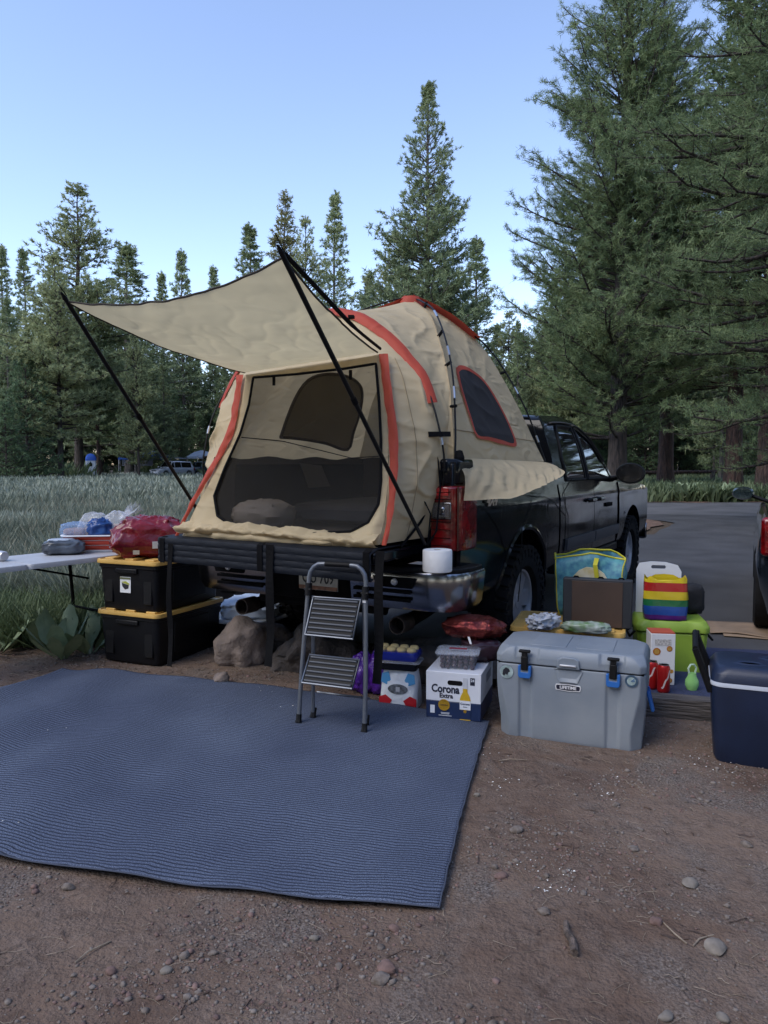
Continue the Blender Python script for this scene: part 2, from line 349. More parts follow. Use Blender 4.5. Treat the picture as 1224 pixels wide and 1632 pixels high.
def make_pine(seed, H, r0, base, width, prof, spacing=.42, per=4.2, needle=(.26, .02), per_tuft=13, tuft_gap=.28, up=(38, 4), bare_twigs=0, droop=0.0, lean=0.0, gap=.12, segs=10, only_az=None, limb_scale=1.0, twig=.38):
    """one pine: trunk with limbs as one mesh, needle tufts as another"""
    rg = np.random.default_rng(seed)
    zz = np.linspace(-.15, H, 16); wob = np.cumsum(rg.normal(0, .03, (16, 2)), axis=0) * H / 20
    path = np.column_stack([wob[:, 0] * zz / H + lean * (zz / H) ** 2 * H, wob[:, 1] * zz / H, zz])
    rad = r0 * (1 - zz.clip(0) / H) ** .8 + .012; rad[0] *= 1.35; rad[1] *= 1.02
    Vs, Fs = [], []; off = 0
    def addw(V, F):
        nonlocal off
        Vs.append(V); Fs.append(F + off); off += len(V)
    addw(*tube_np(path, rad, segs))
    TP, TD = [], []
    z = base * .55 if bare_twigs else base
    ph = rg.uniform(0, 6)
    while z < H - .15:
        s = (z - base) / (H - base)
        dead = s < 0
        L0 = width * (prof(max(0, s)) if not dead else .35)
        cnt = rg.poisson(per) if not dead else rg.poisson(1.2)
        for q in range(cnt):
            if rg.random() < gap: continue
            az = ph + q * 2.4 + rg.normal(0, .4)
            if only_az is not None: az = only_az[0] + rg.uniform(-1, 1) * only_az[1]
            L = L0 * rg.uniform(.55, 1.18)
            if L < .12: continue
            el = R(up[1] + (up[0] - up[1]) * max(0, s) ** 1.3 + rg.normal(0, 8)) - (R(15) if dead else 0)
            k = 6; t = np.linspace(0, 1, k)
            c0 = np.array([np.interp(z, zz, path[:, 0]), np.interp(z, zz, path[:, 1]), z])
            e = el - droop * R(30) * np.sin(t * np.pi * .7) + R(24) * t ** 2.2
            rr = np.concatenate([[0], np.cumsum(np.cos(e[1:]) * L / (k - 1))]); hh = np.concatenate([[0], np.cumsum(np.sin(e[1:]) * L / (k - 1))])
            a = az + np.cumsum(rg.normal(0, .07, k))
            P = c0 + np.column_stack([rr * np.cos(a), rr * np.sin(a), hh])
            lr = max(.014, .016 * L ** 1.1 * limb_scale) * (1 - t * .85) + .006
            addw(*tube_np(P, lr, 4))
            if dead and rg.random() < .8: continue
            # side twigs
            nb = max(2, int(L / twig)); 
            for j in range(nb):
                tt = .22 + .78 * (j + rg.uniform(.2, .8)) / nb
                p = np.array([np.interp(tt, t, P[:, i]) for i in range(3)])
                side = 1 if j % 2 else -1; ba = az + side * R(rg.uniform(28, 65)); bl = (.25 + .32 * L * (1 - tt * .72)) * rg.uniform(.6, 1.15)
                d = np.array([math.cos(ba), math.sin(ba), rg.uniform(.05, .55)]); d /= np.linalg.norm(d)
                if L > .9: addw(*tube_np([p, p + d * bl * .55 + [0, 0, -.02 * bl], p + d * bl + [0, 0, .08 * bl]], [.010 + .003 * L, .007, .004], 3))
                m = max(1, int(bl / tuft_gap))
                for i in range(m):
                    f = (i + 1) / m; TP.append(p + d * bl * f + rg.normal(0, .05, 3)); TD.append(d + rg.normal(0, .25, 3) + [0, 0, .25])
            TP.append(P[-1]); TD.append(P[-1] - P[-2])
        z += spacing * rg.uniform(.6, 1.3) * (1 if s > 0 else 1.5) * (1 - .45 * max(0, s))
        ph += 1.3
    TP.append(path[-1]); TD.append(np.array([0, 0, 1.0]))
    TP = np.array(TP); TD = np.array(TD); TD /= np.linalg.norm(TD, axis=1)[:, None] + 1e-9
    n = len(TP); K = per_tuft
    dirs = rg.normal(0, 1, (n, K, 3)); dirs /= np.linalg.norm(dirs, axis=2)[:, :, None]
    dirs = dirs * 1.0 + TD[:, None, :] * .55; dirs /= np.linalg.norm(dirs, axis=2)[:, :, None]
    ln = needle[0] * rg.uniform(.65, 1.15, (n, K, 1)); ts = rg.uniform(.75, 1.25, (n, 1, 1)) * (1 - .50 * np.clip((TP[:, 2] / H - .55) / .45, 0, 1) ** 1.2)[:, None, None]
    side = np.cross(dirs, rg.normal(0, 1, (n, K, 3))); side /= np.linalg.norm(side, axis=2)[:, :, None] + 1e-9
    start = TP[:, None, :] - dirs * .02 + rg.normal(0, .035, (n, K, 3)) + TD[:, None, :] * rg.uniform(-.12, .08, (n, K, 1))
    a = start - side * needle[1] * .5; b_ = start + side * needle[1] * .5; c = start + dirs * ln * ts
    V = np.stack([a, b_, c], axis=2).reshape(-1, 3); F = np.arange(n * K * 3).reshape(-1, 3)
    tone = np.repeat(rg.normal(.5, .22, n), K) + rg.normal(0, .12, n * K)
    wood = (np.concatenate(Vs), np.concatenate(Fs))
    return wood, (V, F, tone.clip(0, 1)), n

ap = lambda s: (1 - s) ** .75 * (.55 + .45 * min(1, s * 5 + .3))
cone = lambda s: (1 - s) ** .95 * (.75 + .25 * min(1, s * 6))
slim = lambda s: (.30 + .70 * (1 - s)) * (1 - s) ** .35
broad = lambda s: (1 - s) ** .5 * (.6 + .4 * min(1, s * 4))
bushy = lambda s: (1 - s) ** .7
nearp = lambda s: (1 - s) ** .60 * (.62 + .38 * min(1, s * 5 + .2))
spr = lambda s: (1 - s) ** .72 * (.7 + .3 * min(1, s * 5)) * (.85 + .15 * math.sin(s * 26)) * (1 - .35 * s)
rnd = lambda s: (1 - s) ** .62 * (.5 + .5 * min(1, s * 3.5)) * (.82 + .18 * math.sin(s * 21)) * (1 - .25 * s * s)
PROTO = {}
def proto(key, bark, leaf, *a, **k):
    wood, crown, n = make_pine(*a, **k)
    PROTO[key] = (np_mesh(key + '_trunk', wood[0], wood[1], [bark], smooth=True), np_mesh(key + '_crown', crown[0], crown[1], [leaf], tone=crown[2]), a[1])
    print('pine', key, 'tufts', n, 'tris', len(crown[1]) + len(wood[1]))
FARN = (.44, .075)
proto('near', M_bark, M_needle_dark, 11, 24.5, .36, 2.2, 5.0, nearp, spacing=.42, per=8.6, needle=(.235, .019), per_tuft=24, tuft_gap=.22, up=(52, 10), segs=14, twig=.27, limb_scale=.8)
proto('spire', M_bark_grey, M_needle, 12, 28, .30, 2.4, 8.6, spr, spacing=.54, per=8.2, needle=(.38, .062), per_tuft=15, tuft_gap=.30, up=(42, 2), gap=.22)
proto('open', M_bark, M_needle_olive, 13, 24, .30, 4.2, 7.4, rnd, spacing=.58, per=7.4, needle=FARN, per_tuft=14, tuft_gap=.34, bare_twigs=1, gap=.25)
proto('slim', M_bark_grey, M_needle, 14, 22, .20, 2.5, 4.3, spr, spacing=.52, per=6.2, needle=FARN, per_tuft=13, tuft_gap=.32, bare_twigs=1, up=(34, -8), gap=.2)
proto('tall', M_bark_red, M_needle_dark, 15, 25, .32, 4.6, 5.8, rnd, spacing=.62, per=6.6, needle=FARN, per_tuft=14, tuft_gap=.34, bare_twigs=1, gap=.28)
proto('sparse', M_bark_grey, M_needle_brown, 16, 22, .2, 3, 3.9, spr, spacing=.46, per=5.6, needle=(.42, .07), per_tuft=11, tuft_gap=.32, bare_twigs=1, gap=.25)
proto('young', M_bark, M_sapling, 17, 8, .10, .3, 2.4, bushy, spacing=.26, per=6, needle=(.28, .05), per_tuft=10, tuft_gap=.26, up=(45, 8))
proto('roadside', M_bark_red, M_needle_dark, 18, 22, .36, 4.2, 4.6, broad, spacing=.50, per=6.4, needle=(.25, .028), per_tuft=18, tuft_gap=.26, bare_twigs=1, up=(35, -6), segs=14, gap=.2, twig=.30)
proto('dark', M_bark, M_needle_dark, 19, 23, .33, 2.2, 5.4, broad, spacing=.52, per=6.0, needle=(.21, .013), per_tuft=26, tuft_gap=.22, up=(24, -8), segs=14, droop=.35, limb_scale=.95, gap=.12, twig=.26)

def tree(key, X, Y, H, rz, label, group=None, name='pine_tree', wide=1.0, z=0.0, cat='pine tree'):
    tr, cr, h0 = PROTO[key]; s = H / h0
    t = thing(name, label, cat, (X, Y, z), rz, group); t.scale = (s * wide, s * wide, s)
    obj_from(tr, 'trunk', t); obj_from(cr, 'crown', t)
    return t
def tree_px(key, u, vtop, Dist, rz, label, group=None, wide=1.0, name='pine_tree'):
    H = EYE + (HORIZON - vtop) / F_PX * Dist
    d = ray(u, HORIZON); return tree(key, (u - 612) / F_PX * Dist, Dist, H, rz, label, group, name, wide)
tree_px('near', 983, -210, 34, .6, 'huge dense dark green pine rising behind the pickup cab, its top cut by the frame', name='pine_tree')
tree_px('roadside', 1060, 60, 38, 2.0, 'pine with thick reddish trunk standing right of the huge pine beyond the road', wide=1.0)
tree_px('roadside', 1168, -60, 33, 4.1, 'thick dark trunked pine at the road edge left of the rightmost trunk', wide=.95)
tree_px('tall', 1218, -260, 31, 1.0, 'tall pine at the right edge of the frame with its trunk behind the white car', wide=.9)
t_ = tree('dark', 10.4, 17.5, 21, 2.7, 'dark close pine hanging its bare drooping limbs in from the right edge', wide=1.1)
tree_px('spire', 681, 152, 62, .3, 'tall pointed pine standing alone directly behind the tent top', wide=.98)
tree_px('open', 628, 378, 72, 1.2, 'shorter pine at the left foot of the tall pointed pine', wide=1.0)
tree_px('slim', 757, 384, 76, 2.2, 'slender pale green pine at the right foot of the tall pointed pine', wide=1.35)
tree_px('open', 722, 455, 84, 2.9, 'low wide pine between the tent and the slender pale pine')
tree_px('slim', 590, 440, 92, 5.0, 'small pine just right of the canopy gap, left of the tall pointed pine', wide=1.3)
tree_px('slim', 404, 364, 92, 3.0, 'narrow pine showing above the middle of the awning edge', wide=1.25)
tree_px('sparse', 457, 315, 82, 1.5, 'thin browning pine directly above the awning corner', wide=1.2)
tree_px('open', 492, 356, 78, 4.0, 'bushy olive pine between the browning pine and the bare slim one', wide=.72)
tree_px('slim', 533, 316, 86, .9, 'bare slim pine with few short branches right of the bushy olive one', wide=1.0)
tree_px('open', 127, 305, 66, .2, 'broad tall olive pine towering over the left forest', wide=1.2)
tree_px('open', 98, 410, 60, 2.2, 'dead looking grey branched pine with reddish trunk left of the broad tall one', wide=1.0)
tree_px('slim', 207, 394, 84, 1.9, 'pine right of the broad tall pine, half its width', wide=1.9)
tree_px('slim', 12, 398, 92, .7, 'tall thin pine at the left edge of the frame')
tree_px('slim', 50, 402, 98, 3.9, 'tall thin pine, second from the left edge')
tree_px('slim', 295, 404, 104, 2.4, 'small pointed pine top showing above the awning left of centre', wide=1.0)
tree_px('slim', 264, 440, 108, 5.4, 'smallest pine top left of the small pointed one above the awning')
tree_px('slim', 347, 430, 112, 4.4, 'faint pine top peeking over the middle of the awning edge')
tree_px('tall', 158, 470, 66, 2.6, 'thick red trunked pine beside the blue and white cabin', wide=.8)
tree_px('open', 222, 520, 62, 3.6, 'slender trunked pine in front of the blue canopy', wide=.7)
tree_px('young', 45, 560, 58, 3.6, 'bright green young pine in the left forest front', wide=1.0)
tree_px('young', 12, 640, 55, 1.6, 'low dark green sapling at the left edge of the forest', wide=1.2)
tree_px('open', 812, 500, 74, 3.3, 'small pine in the gap between the pointed pine and the huge pine')
tree_px('slim', 790, 520, 86, 4.9, 'thin pale pine left of the gap beside the huge pine', wide=1.2)
rg = random.Random(5)
for i in range(84):                                   # the rows of forest behind the meadow
    Dd = rg.uniform(78, 125); u = -170 + (i + rg.random()) * 9.2; vt = 500 + rg.uniform(-45, 90) + (55 if 240 < u < 420 else 0) + max(0, u - 420) * .15
    tree_px(rg.choice(['open', 'tall', 'tall', 'slim', 'spire']), u, vt, Dd, rg.uniform(0, 6.28), 'one of the tall pines packed in the forest rows behind the meadow', 'pines in the forest behind the meadow', wide=rg.uniform(.8, 1.1))
for i in range(40):
    Dd = rg.uniform(72, 100); u = -120 + (i + rg.random()) * 21
    if 120 < u < 355: Dd = rg.uniform(98, 112)
    tree_px('young', u, 738 - rg.uniform(40, 110), Dd, rg.uniform(0, 6.28), 'one of the low young pines filling the foot of the forest behind the meadow', 'young pines under the meadow forest', wide=rg.uniform(.9, 1.5))
for i in range(60):                                   # the woods right of the truck
    Dd = rg.uniform(46, 105); u = 800 + (i + rg.random()) * 10; vt = 738 - rg.uniform(210, 420) * (1 if u > 870 else .6)
    tree_px(rg.choice(['open', 'tall', 'roadside', 'slim']), u, vt, Dd, rg.uniform(0, 6.28), 'one of the pines in the woods beyond the road right of the pickup', 'pines in the woods beyond the road', wide=rg.uniform(.8, 1.15))
for i in range(26):
    Dd = rg.uniform(50, 95); u = 780 + (i + rg.random()) * 19
    tree_px('young', u, 738 - rg.uniform(60, 170), Dd, rg.uniform(0, 6.28), 'one of the young pines under the woods beyond the road', 'young pines in the woods beyond the road', wide=rg.uniform(.9, 1.3))

# ================================================================ MEADOW
def blades(name, P, hgt, K, w, mats, tone0, spread=.35, seed=3, bend=.35, rad=.12):
    rg = np.random.default_rng(seed); n = len(P)
    az = rg.uniform(0, 6.283, (n, K)); lean = np.abs(rg.normal(0, spread, (n, K))); h = hgt[:, None] * rg.uniform(.55, 1.1, (n, K))
    r0 = rg.uniform(0, 1, (n, K)) ** .6 * rad * (hgt[:, None] / .5)
    base = P[:, None, :] + np.stack([np.cos(az) * r0, np.sin(az) * r0, np.zeros_like(az)], 2)
    d = np.stack([np.cos(az) * np.sin(lean), np.sin(az) * np.sin(lean), np.cos(lean)], 2)
    d2 = np.stack([np.cos(az) * np.sin(lean + bend), np.sin(az) * np.sin(lean + bend), np.cos(lean + bend)], 2)
    fa = rg.uniform(0, 6.283, (n, K)); s = np.stack([np.cos(fa), np.sin(fa), np.zeros_like(fa)], 2)
    ww = (w[:, None] * rg.uniform(.6, 1.3, (n, K)))[:, :, None]
    m = base + d * (h * .55)[:, :, None]; t = m + d2 * (h * .45)[:, :, None]
    V = np.stack([base - s * ww * .3, base + s * ww * .3, m + s * ww * .5, m - s * ww * .5, t], 2).reshape(-1, 3)
    q = np.arange(n * K)[:, None] * 5; F = np.concatenate([q + [0, 1, 2], q + [0, 2, 3], q + [3, 2, 4]], 1).reshape(-1, 3)
    tone = np.repeat((np.repeat(tone0, K) + rg.normal(0, .13, n * K)).clip(0, 1), 3)
    return obj_from(np_mesh(name, V, F, mats, tone=tone), name)
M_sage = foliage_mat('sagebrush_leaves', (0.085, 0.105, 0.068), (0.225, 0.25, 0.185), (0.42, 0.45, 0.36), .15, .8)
M_weed = foliage_mat('undergrowth_leaves', (0.040, 0.062, 0.028), (0.105, 0.145, 0.068), (0.21, 0.25, 0.14), .25)
rn = np.random.default_rng(8)
def scatter(n, d0, d1, u0, u1, power=1.6):
    t = rn.uniform(0, 1, n); Y = (d0 ** (1 - power) + t * (d1 ** (1 - power) - d0 ** (1 - power))) ** (1 / (1 - power))
    u = rn.uniform(u0, u1, n); return np.column_stack([(u - 612) / F_PX * Y, Y, np.zeros(n)])
P = scatter(9500, 7.0, 78, -160, 560, 1.35); P = P[P[:, 0] < -.9 - .0 * P[:, 1]]
keep = ~((P[:, 1] < 9.5) & (P[:, 0] > -2.3)); P = P[keep]
near = P[:, 1] < 22
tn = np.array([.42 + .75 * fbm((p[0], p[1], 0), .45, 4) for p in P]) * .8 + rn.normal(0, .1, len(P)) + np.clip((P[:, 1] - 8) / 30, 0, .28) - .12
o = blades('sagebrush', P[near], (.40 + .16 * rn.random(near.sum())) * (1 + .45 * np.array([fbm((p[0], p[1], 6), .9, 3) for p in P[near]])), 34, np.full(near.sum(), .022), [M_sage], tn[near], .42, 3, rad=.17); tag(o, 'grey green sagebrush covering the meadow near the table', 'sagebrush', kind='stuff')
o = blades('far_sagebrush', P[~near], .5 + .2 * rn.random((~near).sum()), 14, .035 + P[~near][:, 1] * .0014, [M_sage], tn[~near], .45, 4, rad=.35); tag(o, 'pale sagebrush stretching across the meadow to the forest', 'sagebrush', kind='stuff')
P = scatter(3200, 5.9, 9.0, -220, 330, 1.2); P = P[(P[:, 0] < -2.35 + .1 * (P[:, 1] - 6))]
o = blades('undergrowth', P, .16 + .26 * rn.random(len(P)), 20, np.full(len(P), .016), [M_weed], rn.normal(.35, .15, len(P)), .55, 5, rad=.15); tag(o, 'dark green weeds under and behind the folding table', 'weeds', kind='stuff')
P = scatter(2600, 27.8, 60, 780, 1340, 1.4)
o = blades('roadside_undergrowth', P, .5 + .35 * rn.random(len(P)), 18, .06 + P[:, 1] * .0012, [M_weed], rn.normal(.62, .15, len(P)), .5, 6, rad=.3); tag(o, 'green leafy undergrowth beyond the crossing road', 'undergrowth', kind='stuff')
P = scatter(900, 62, 100, -160, 420, 1.2); u_ = 612 + P[:, 0] / P[:, 1] * F_PX; P = P[((u_ < 125) | (u_ > 350) | (P[:, 1] > 93))]
o = blades('forest_edge_shrubs', P, 1.0 + .9 * rn.random(len(P)), 26, np.full(len(P), .13), [M_weed], rn.normal(.4, .15, len(P)), .6, 7, rad=.5); tag(o, 'dark shrubs along the foot of the forest', 'shrubs', kind='stuff')

P = scatter(1500, 7.5, 40, -160, 520, 1.2); P = P[(P[:, 0] < -2.5)]
M_dry = foliage_mat('dry_stem_straw', (.16, .135, .085), (.30, .27, .19), (.42, .39, .29), .1, .9)
o = blades('dry_stems', P, .42 + .25 * rn.random(len(P)), 5, .007 + P[:, 1] * .0006, [M_dry], rn.normal(.6, .2, len(P)), .22, 12, rad=.10); tag(o, 'dry pale stems standing among the sagebrush', 'dry stems', kind='stuff')
# the campground's other side: forest standing behind the viewpoint too
rg = random.Random(41)
for i in range(53):
    a_ = R(38 + (i + rg.random()) * 4.7); Dd = rg.uniform(24, 48) + (8 if a_ < 1.2 else 0); tree(rg.choice(['open', 'tall', 'young', 'tall', 'slim']), math.sin(a_) * Dd, math.cos(a_) * Dd, rg.uniform(14, 24), rg.uniform(0, 6.28),
         'one of the pines standing around the campsite outside the frame', 'pines around the campsite', wide=rg.uniform(.9, 1.3))

# ================================================================ PICKUP TRUCK
M_paint = mat('black_truck_paint', (0.0035, 0.0042, 0.0065), .14, coat=.12, spec=.22, rvar=.05)
M_blackplastic = mat('black_plastic', (0.006, 0.006, 0.007), .55, spec=.2, bump=.15, bscale=200)
M_dark = mat('underbody_black', (0.005, 0.005, 0.006), .9, spec=.1, var=.4, vscale=8)
M_tyre = mat('tyre_rubber', (0.009, 0.009, 0.010), .9, spec=.2, var=.3, vscale=12, bump=.2, bscale=60)
M_chrome = mat('chrome', (0.27, 0.28, 0.31), .2, metal=1.0, rvar=.06)
M_rim = mat('wheel_alloy', (0.50, 0.51, 0.54), .35, metal=.45, rvar=.1)
M_glass = mat('tinted_glass', (0.004, 0.005, 0.006), .04, spec=.45, coat=.1)
M_red_lens = mat('red_lens', (0.22, 0.003, 0.005), .12, coat=.4, col2=(0.07, 0.001, 0.002), vscale=16, bump=.3, bscale=40)
M_clear_lens = mat('clear_lens', (0.50, 0.46, 0.46), .08, coat=1.0)
M_rust = mat('rusty_exhaust', (0.045, 0.034, 0.030), .6, metal=.5, var=.5, vscale=20)
M_white = mat('white_decal', (0.62, 0.62, 0.64), .4)
M_grey_plastic = mat('grey_plastic', (0.06, 0.06, 0.065), .5)
truck = thing('pickup_truck', 'black crew cab pickup parked with its tailgate down under the beige tent', 'pickup truck', TRUCK_O, TRUCK_RZ)
YT = [(.55, .93), (.62, .975), (.75, .995), (.95, 1.0), (1.10, .995), (1.14, 1.0), (1.2, .985), (1.32, .965), (1.42, .945), (1.46, .92)]
YG = [(1.24, .965), (1.40, .935), (1.62, .87), (1.78, .805), (1.87, .74)]
def ytab(tab, z): return float(np.interp(z, [a for a, b in tab], [b for a, b in tab]))
def archz(x, xc, zc, r):
    return zc + math.sqrt(max(0, r * r - (x - xc) ** 2)) if abs(x - xc) < r else 0
def side_panel(name, x0, x1, zb, zt, side, parent, arch=None, tab=YT, off=0.0, m=None, th=.03, rows=14, nx=30):
    xs_ = set(np.linspace(x0, x1, nx))
    if arch:
        for k in range(33): xs_.add(arch[0] + arch[2] * math.cos(math.pi * k / 32) * .9999)
        xs_ = {x for x in xs_ if x0 <= x <= x1}
    xs_ = sorted(xs_); out, inn = [], []
    for x in xs_:
        b = zb(x) if callable(zb) else zb; t = zt(x) if callable(zt) else zt
        if arch: b = max(b, archz(x, *arch))
        zz = [b + (t - b) * i / rows for i in range(rows + 1)]
        out.append([(x, side * (ytab(tab, z) + off), z) for z in zz]); inn.append([(x, side * (ytab(tab, z) + off - th), z) for z in zz])
    mb = MB(); ring = [o + i[::-1] for o, i in zip(out, inn)]
    mb.grid(ring, close=True); n = len(ring[0])
    mb.f.append(tuple(range(n))); mb.m.append(0); mb.f.append(tuple(len(mb.v) - n + i for i in range(n))); mb.m.append(0)
    return mb.build(name, m or M_paint, parent, smooth=True, angle=50)
RA, FA_ = (1.22, .45, .53), (4.865, .45, .52)
for sd_ in (-1, 1):
    bed = side_panel('bed_side', .03, 2.03, .56, 1.45, sd_, truck, RA)
    a = MB(); a.tube([(RA[0] + RA[2] * math.cos(t), sd_ * (ytab(YT, max(.56, RA[1] + RA[2] * math.sin(t))) - .005), RA[1] + RA[2] * math.sin(t)) for t in np.linspace(.2, math.pi - .2, 25)], .022, 6)
    a.build('arch_lip', M_paint, bed, smooth=True)
    a = MB(); a.box((1.03, sd_ * .90, 1.447), (2.0, .08, .012)); a.build('rail_cap', M_blackplastic, bed, bevel=.004)
    a = MB(); a.box((1.03, sd_ * .80, 1.18), (2.0, .05, .52)); a.build('bed_inner_wall', M_dark, truck)
    # wheel wells
    for xc, r_ in ((1.22, .56), (4.865, .55)):
        a = MB(); a.lathe([(r_, 0), (r_, .34), (.01, .34)], 28, Matrix.Translation((xc, sd_ * .97, .45)) @ Matrix.Rotation(R(90) * sd_, 4, 'X'), 0, math.pi) if sd_ > 0 else a.lathe([(r_, 0), (r_, .34), (.01, .34)], 28, Matrix.Translation((xc, sd_ * .97, .45)) @ Matrix.Rotation(R(-90), 4, 'X'), math.pi, 2 * math.pi)
        a.build('wheel_well', M_dark, truck, fix=False)
    # doors, fender, pillar strip
    side_panel('cab_corner', 2.075, 2.20, .58, 1.27, sd_, truck)
    for nm, xa, xb, hx in (('rear_door', 2.215, 3.165, 3.02), ('front_door', 3.18, 4.17, 3.33)):
        d = side_panel(nm, xa, xb, .62, 1.27, sd_, truck)
        side_panel('moulding', xa + .01, xb - .01, .70, .80, sd_, d, off=.022, m=M_grey_plastic, th=.03, rows=4)
        a = MB(); a.tube([(hx - .10, sd_ * 1.005, 1.10), (hx - .08, sd_ * 1.035, 1.105), (hx + .06, sd_ * 1.035, 1.105), (hx + .08, sd_ * 1.005, 1.10)], .014, 8, flat=1.3)
        a.build('handle', M_paint, d, smooth=True)
    fz = lambda x: 1.245 - .05 * max(0, (x - 4.2) / 1.5) - .10 * max(0, (x - 5.3) / .5) ** 2
    side_panel('front_fender', 4.185, 5.72, .56, fz, sd_, truck, FA_, off=.012)
    a = MB(); a.box((3.15, sd_ * .93, .56), (2.2, .10, .09)); a.build('rocker_panel', M_blackplastic, truck, bevel=.02)
# cab shell
def zr(x):
    return float(np.interp(x, [2.07, 2.085, 2.13, 2.20, 2.7, 3.0, 3.18, 3.45, 4.06, 4.2], [1.25, 1.40, 1.80, 1.855, 1.88, 1.875, 1.855, 1.76, 1.29, 1.25]))
rows = []
for x in sorted(list(np.linspace(2.07, 4.2, 44)) + [2.08, 2.10, 2.14]):
    zt_ = zr(x); rows_ = []
    for i in range(9): z = 1.24 + (zt_ - 1.24) * i / 8; rows_.append((x, -ytab(YG, z), z))
    yy = ytab(YG, zt_); top = [(x, -yy * c, zt_ + .035 * (1 - c * c)) for c in (.94, .8, .5, 0, -.5, -.8, -.94)]
    rows.append(rows_ + top + [(p[0], -p[1], p[2]) for p in rows_[::-1]])
mb = MB(); mb.grid(rows); mb.build('cab_roof', M_paint, truck, smooth=True, angle=60)
def glass_panel(name, xa, xb, zb, zt, side):
    mb = MB(); rows_ = []
    for x in np.linspace(xa, xb, 14):
        b, t = zb(x), zt(x); rows_.append([(x, side * (ytab(YG, b + (t - b) * i / 6) + .004), b + (t - b) * i / 6) for i in range(7)])
    mb.grid(rows_); o = mb.build(name, M_glass, truck, smooth=True, solid=.006)
    fr = MB(); loop = [r[0] for r in rows_] + rows_[-1][1:] + [r[-1] for r in rows_[::-1]][1:] + rows_[0][::-1][1:]
    fr.tube(loop, .012, 5); fr.build('window_trim', M_blackplastic, o, smooth=True)
for sd_ in (-1, 1):
    glass_panel('rear_side_window', 2.36, 2.98, lambda x: 1.30, lambda x: min(zr(x) - .09, 1.50 + (x - 2.36) * 2.2), sd_)
    glass_panel('front_side_window', 3.07, 3.98, lambda x: 1.30, lambda x: max(1.305, zr(x) - .085), sd_)
    a = MB(); a.tube([(x, sd_ * (ytab(YG, zr(x) - .06) + .02), zr(x) - .06) for x in np.linspace(2.36, 3.02, 8)], .016, 6, flat=.5); a.build('rain_guard', M_grey_plastic, truck, smooth=True)
    a = MB(); a.tube([(x, sd_ * (ytab(YG, zr(x) - .06) + .02), zr(x) - .06) for x in np.linspace(3.05, 3.75, 8)], .016, 6, flat=.5); a.build('rain_guard', M_grey_plastic, truck, smooth=True)
    m_ = MB(); m_.lathe([(.001, -.09), (.08, -.08), (.135, -.03), (.15, .02), (.14, .055)], 22, Matrix.Translation((3.86, sd_ * 1.19, 1.345)) @ Matrix.Rotation(R(-90), 4, 'Y') @ Matrix.Scale(.72, 4, (1, 0, 0)))
    mir = m_.build('side_mirror', M_blackplastic, truck, smooth=True)
    a = MB(); a.lathe([(.001, 0), (.125, 0)], 22, Matrix.Translation((3.802, sd_ * 1.19, 1.345)) @ Matrix.Rotation(R(-90), 4, 'Y') @ Matrix.Scale(.72, 4, (1, 0, 0))); a.build('mirror_glass', M_chrome, mir, fix=False)
    a = MB(); a.tube([(3.95, sd_ * .93, 1.27), (3.92, sd_ * 1.03, 1.30), (3.88, sd_ * 1.10, 1.33)], [.05, .035, .03], 8, flat=.7); a.build('mirror_arm', M_blackplastic, mir, smooth=True)
a = MB(); a.grid([[(2.068 + .045 * (z - 1.32) / .4, y * (ytab(YG, z) - .14) / .7, z) for y in (-.7, 0, .7)] for z in np.linspace(1.32, 1.74, 4)]); a.build('rear_window', M_glass, truck, solid=.01)
a = MB(); a.grid([[(x + .012, y * (ytab(YG, zr(x)) - .05), zr(x) + .012 + .035 * (1 - y * y)) for y in (-1, -.5, 0, .5, 1)] for x in np.linspace(3.25, 4.08, 8)]); a.build('windshield', M_glass, truck, smooth=True, solid=.006)
a = MB(); a.grid([[(x, y * (.93 - .03 * max(0, x - 5)), fz(x) + .05 * (1 - abs(y) ** 2.2) + .015 * (abs(abs(y) - .6) < .15)) for y in np.linspace(-1, 1, 13)] for x in np.linspace(4.16, 5.74, 12)]); a.build('hood', M_paint, truck, smooth=True, solid=.02)
# front end
a = MB(); a.prism([(5.70, -.98), (5.86, -.86), (5.92, -.5), (5.92, .5), (5.86, .86), (5.70, .98)], .62, 1.08); a.build('front_clip', M_paint, truck, bevel=.03)
a = MB(); [a.box((5.925, 0, z), (.04, 1.1, .035)) for z in (.84, .90, .96, 1.02)]; a.build('grille', M_chrome, truck, bevel=.006)
for sd_ in (-1, 1):
    a = MB(); a.prism([(5.72, sd_ * .99), (5.88, sd_ * .87), (5.935, sd_ * .62), (5.80, sd_ * .62), (5.68, sd_ * .9)], .86, 1.04); a.build('headlight', M_clear_lens, truck, bevel=.01)
a = MB(); a.prism([(5.72, -1.02), (5.95, -.9), (6.0, -.5), (6.0, .5), (5.95, .9), (5.72, 1.02), (5.75, .8), (5.75, -.8)], .50, .72); a.build('front_bumper', M_chrome, truck, bevel=.03)
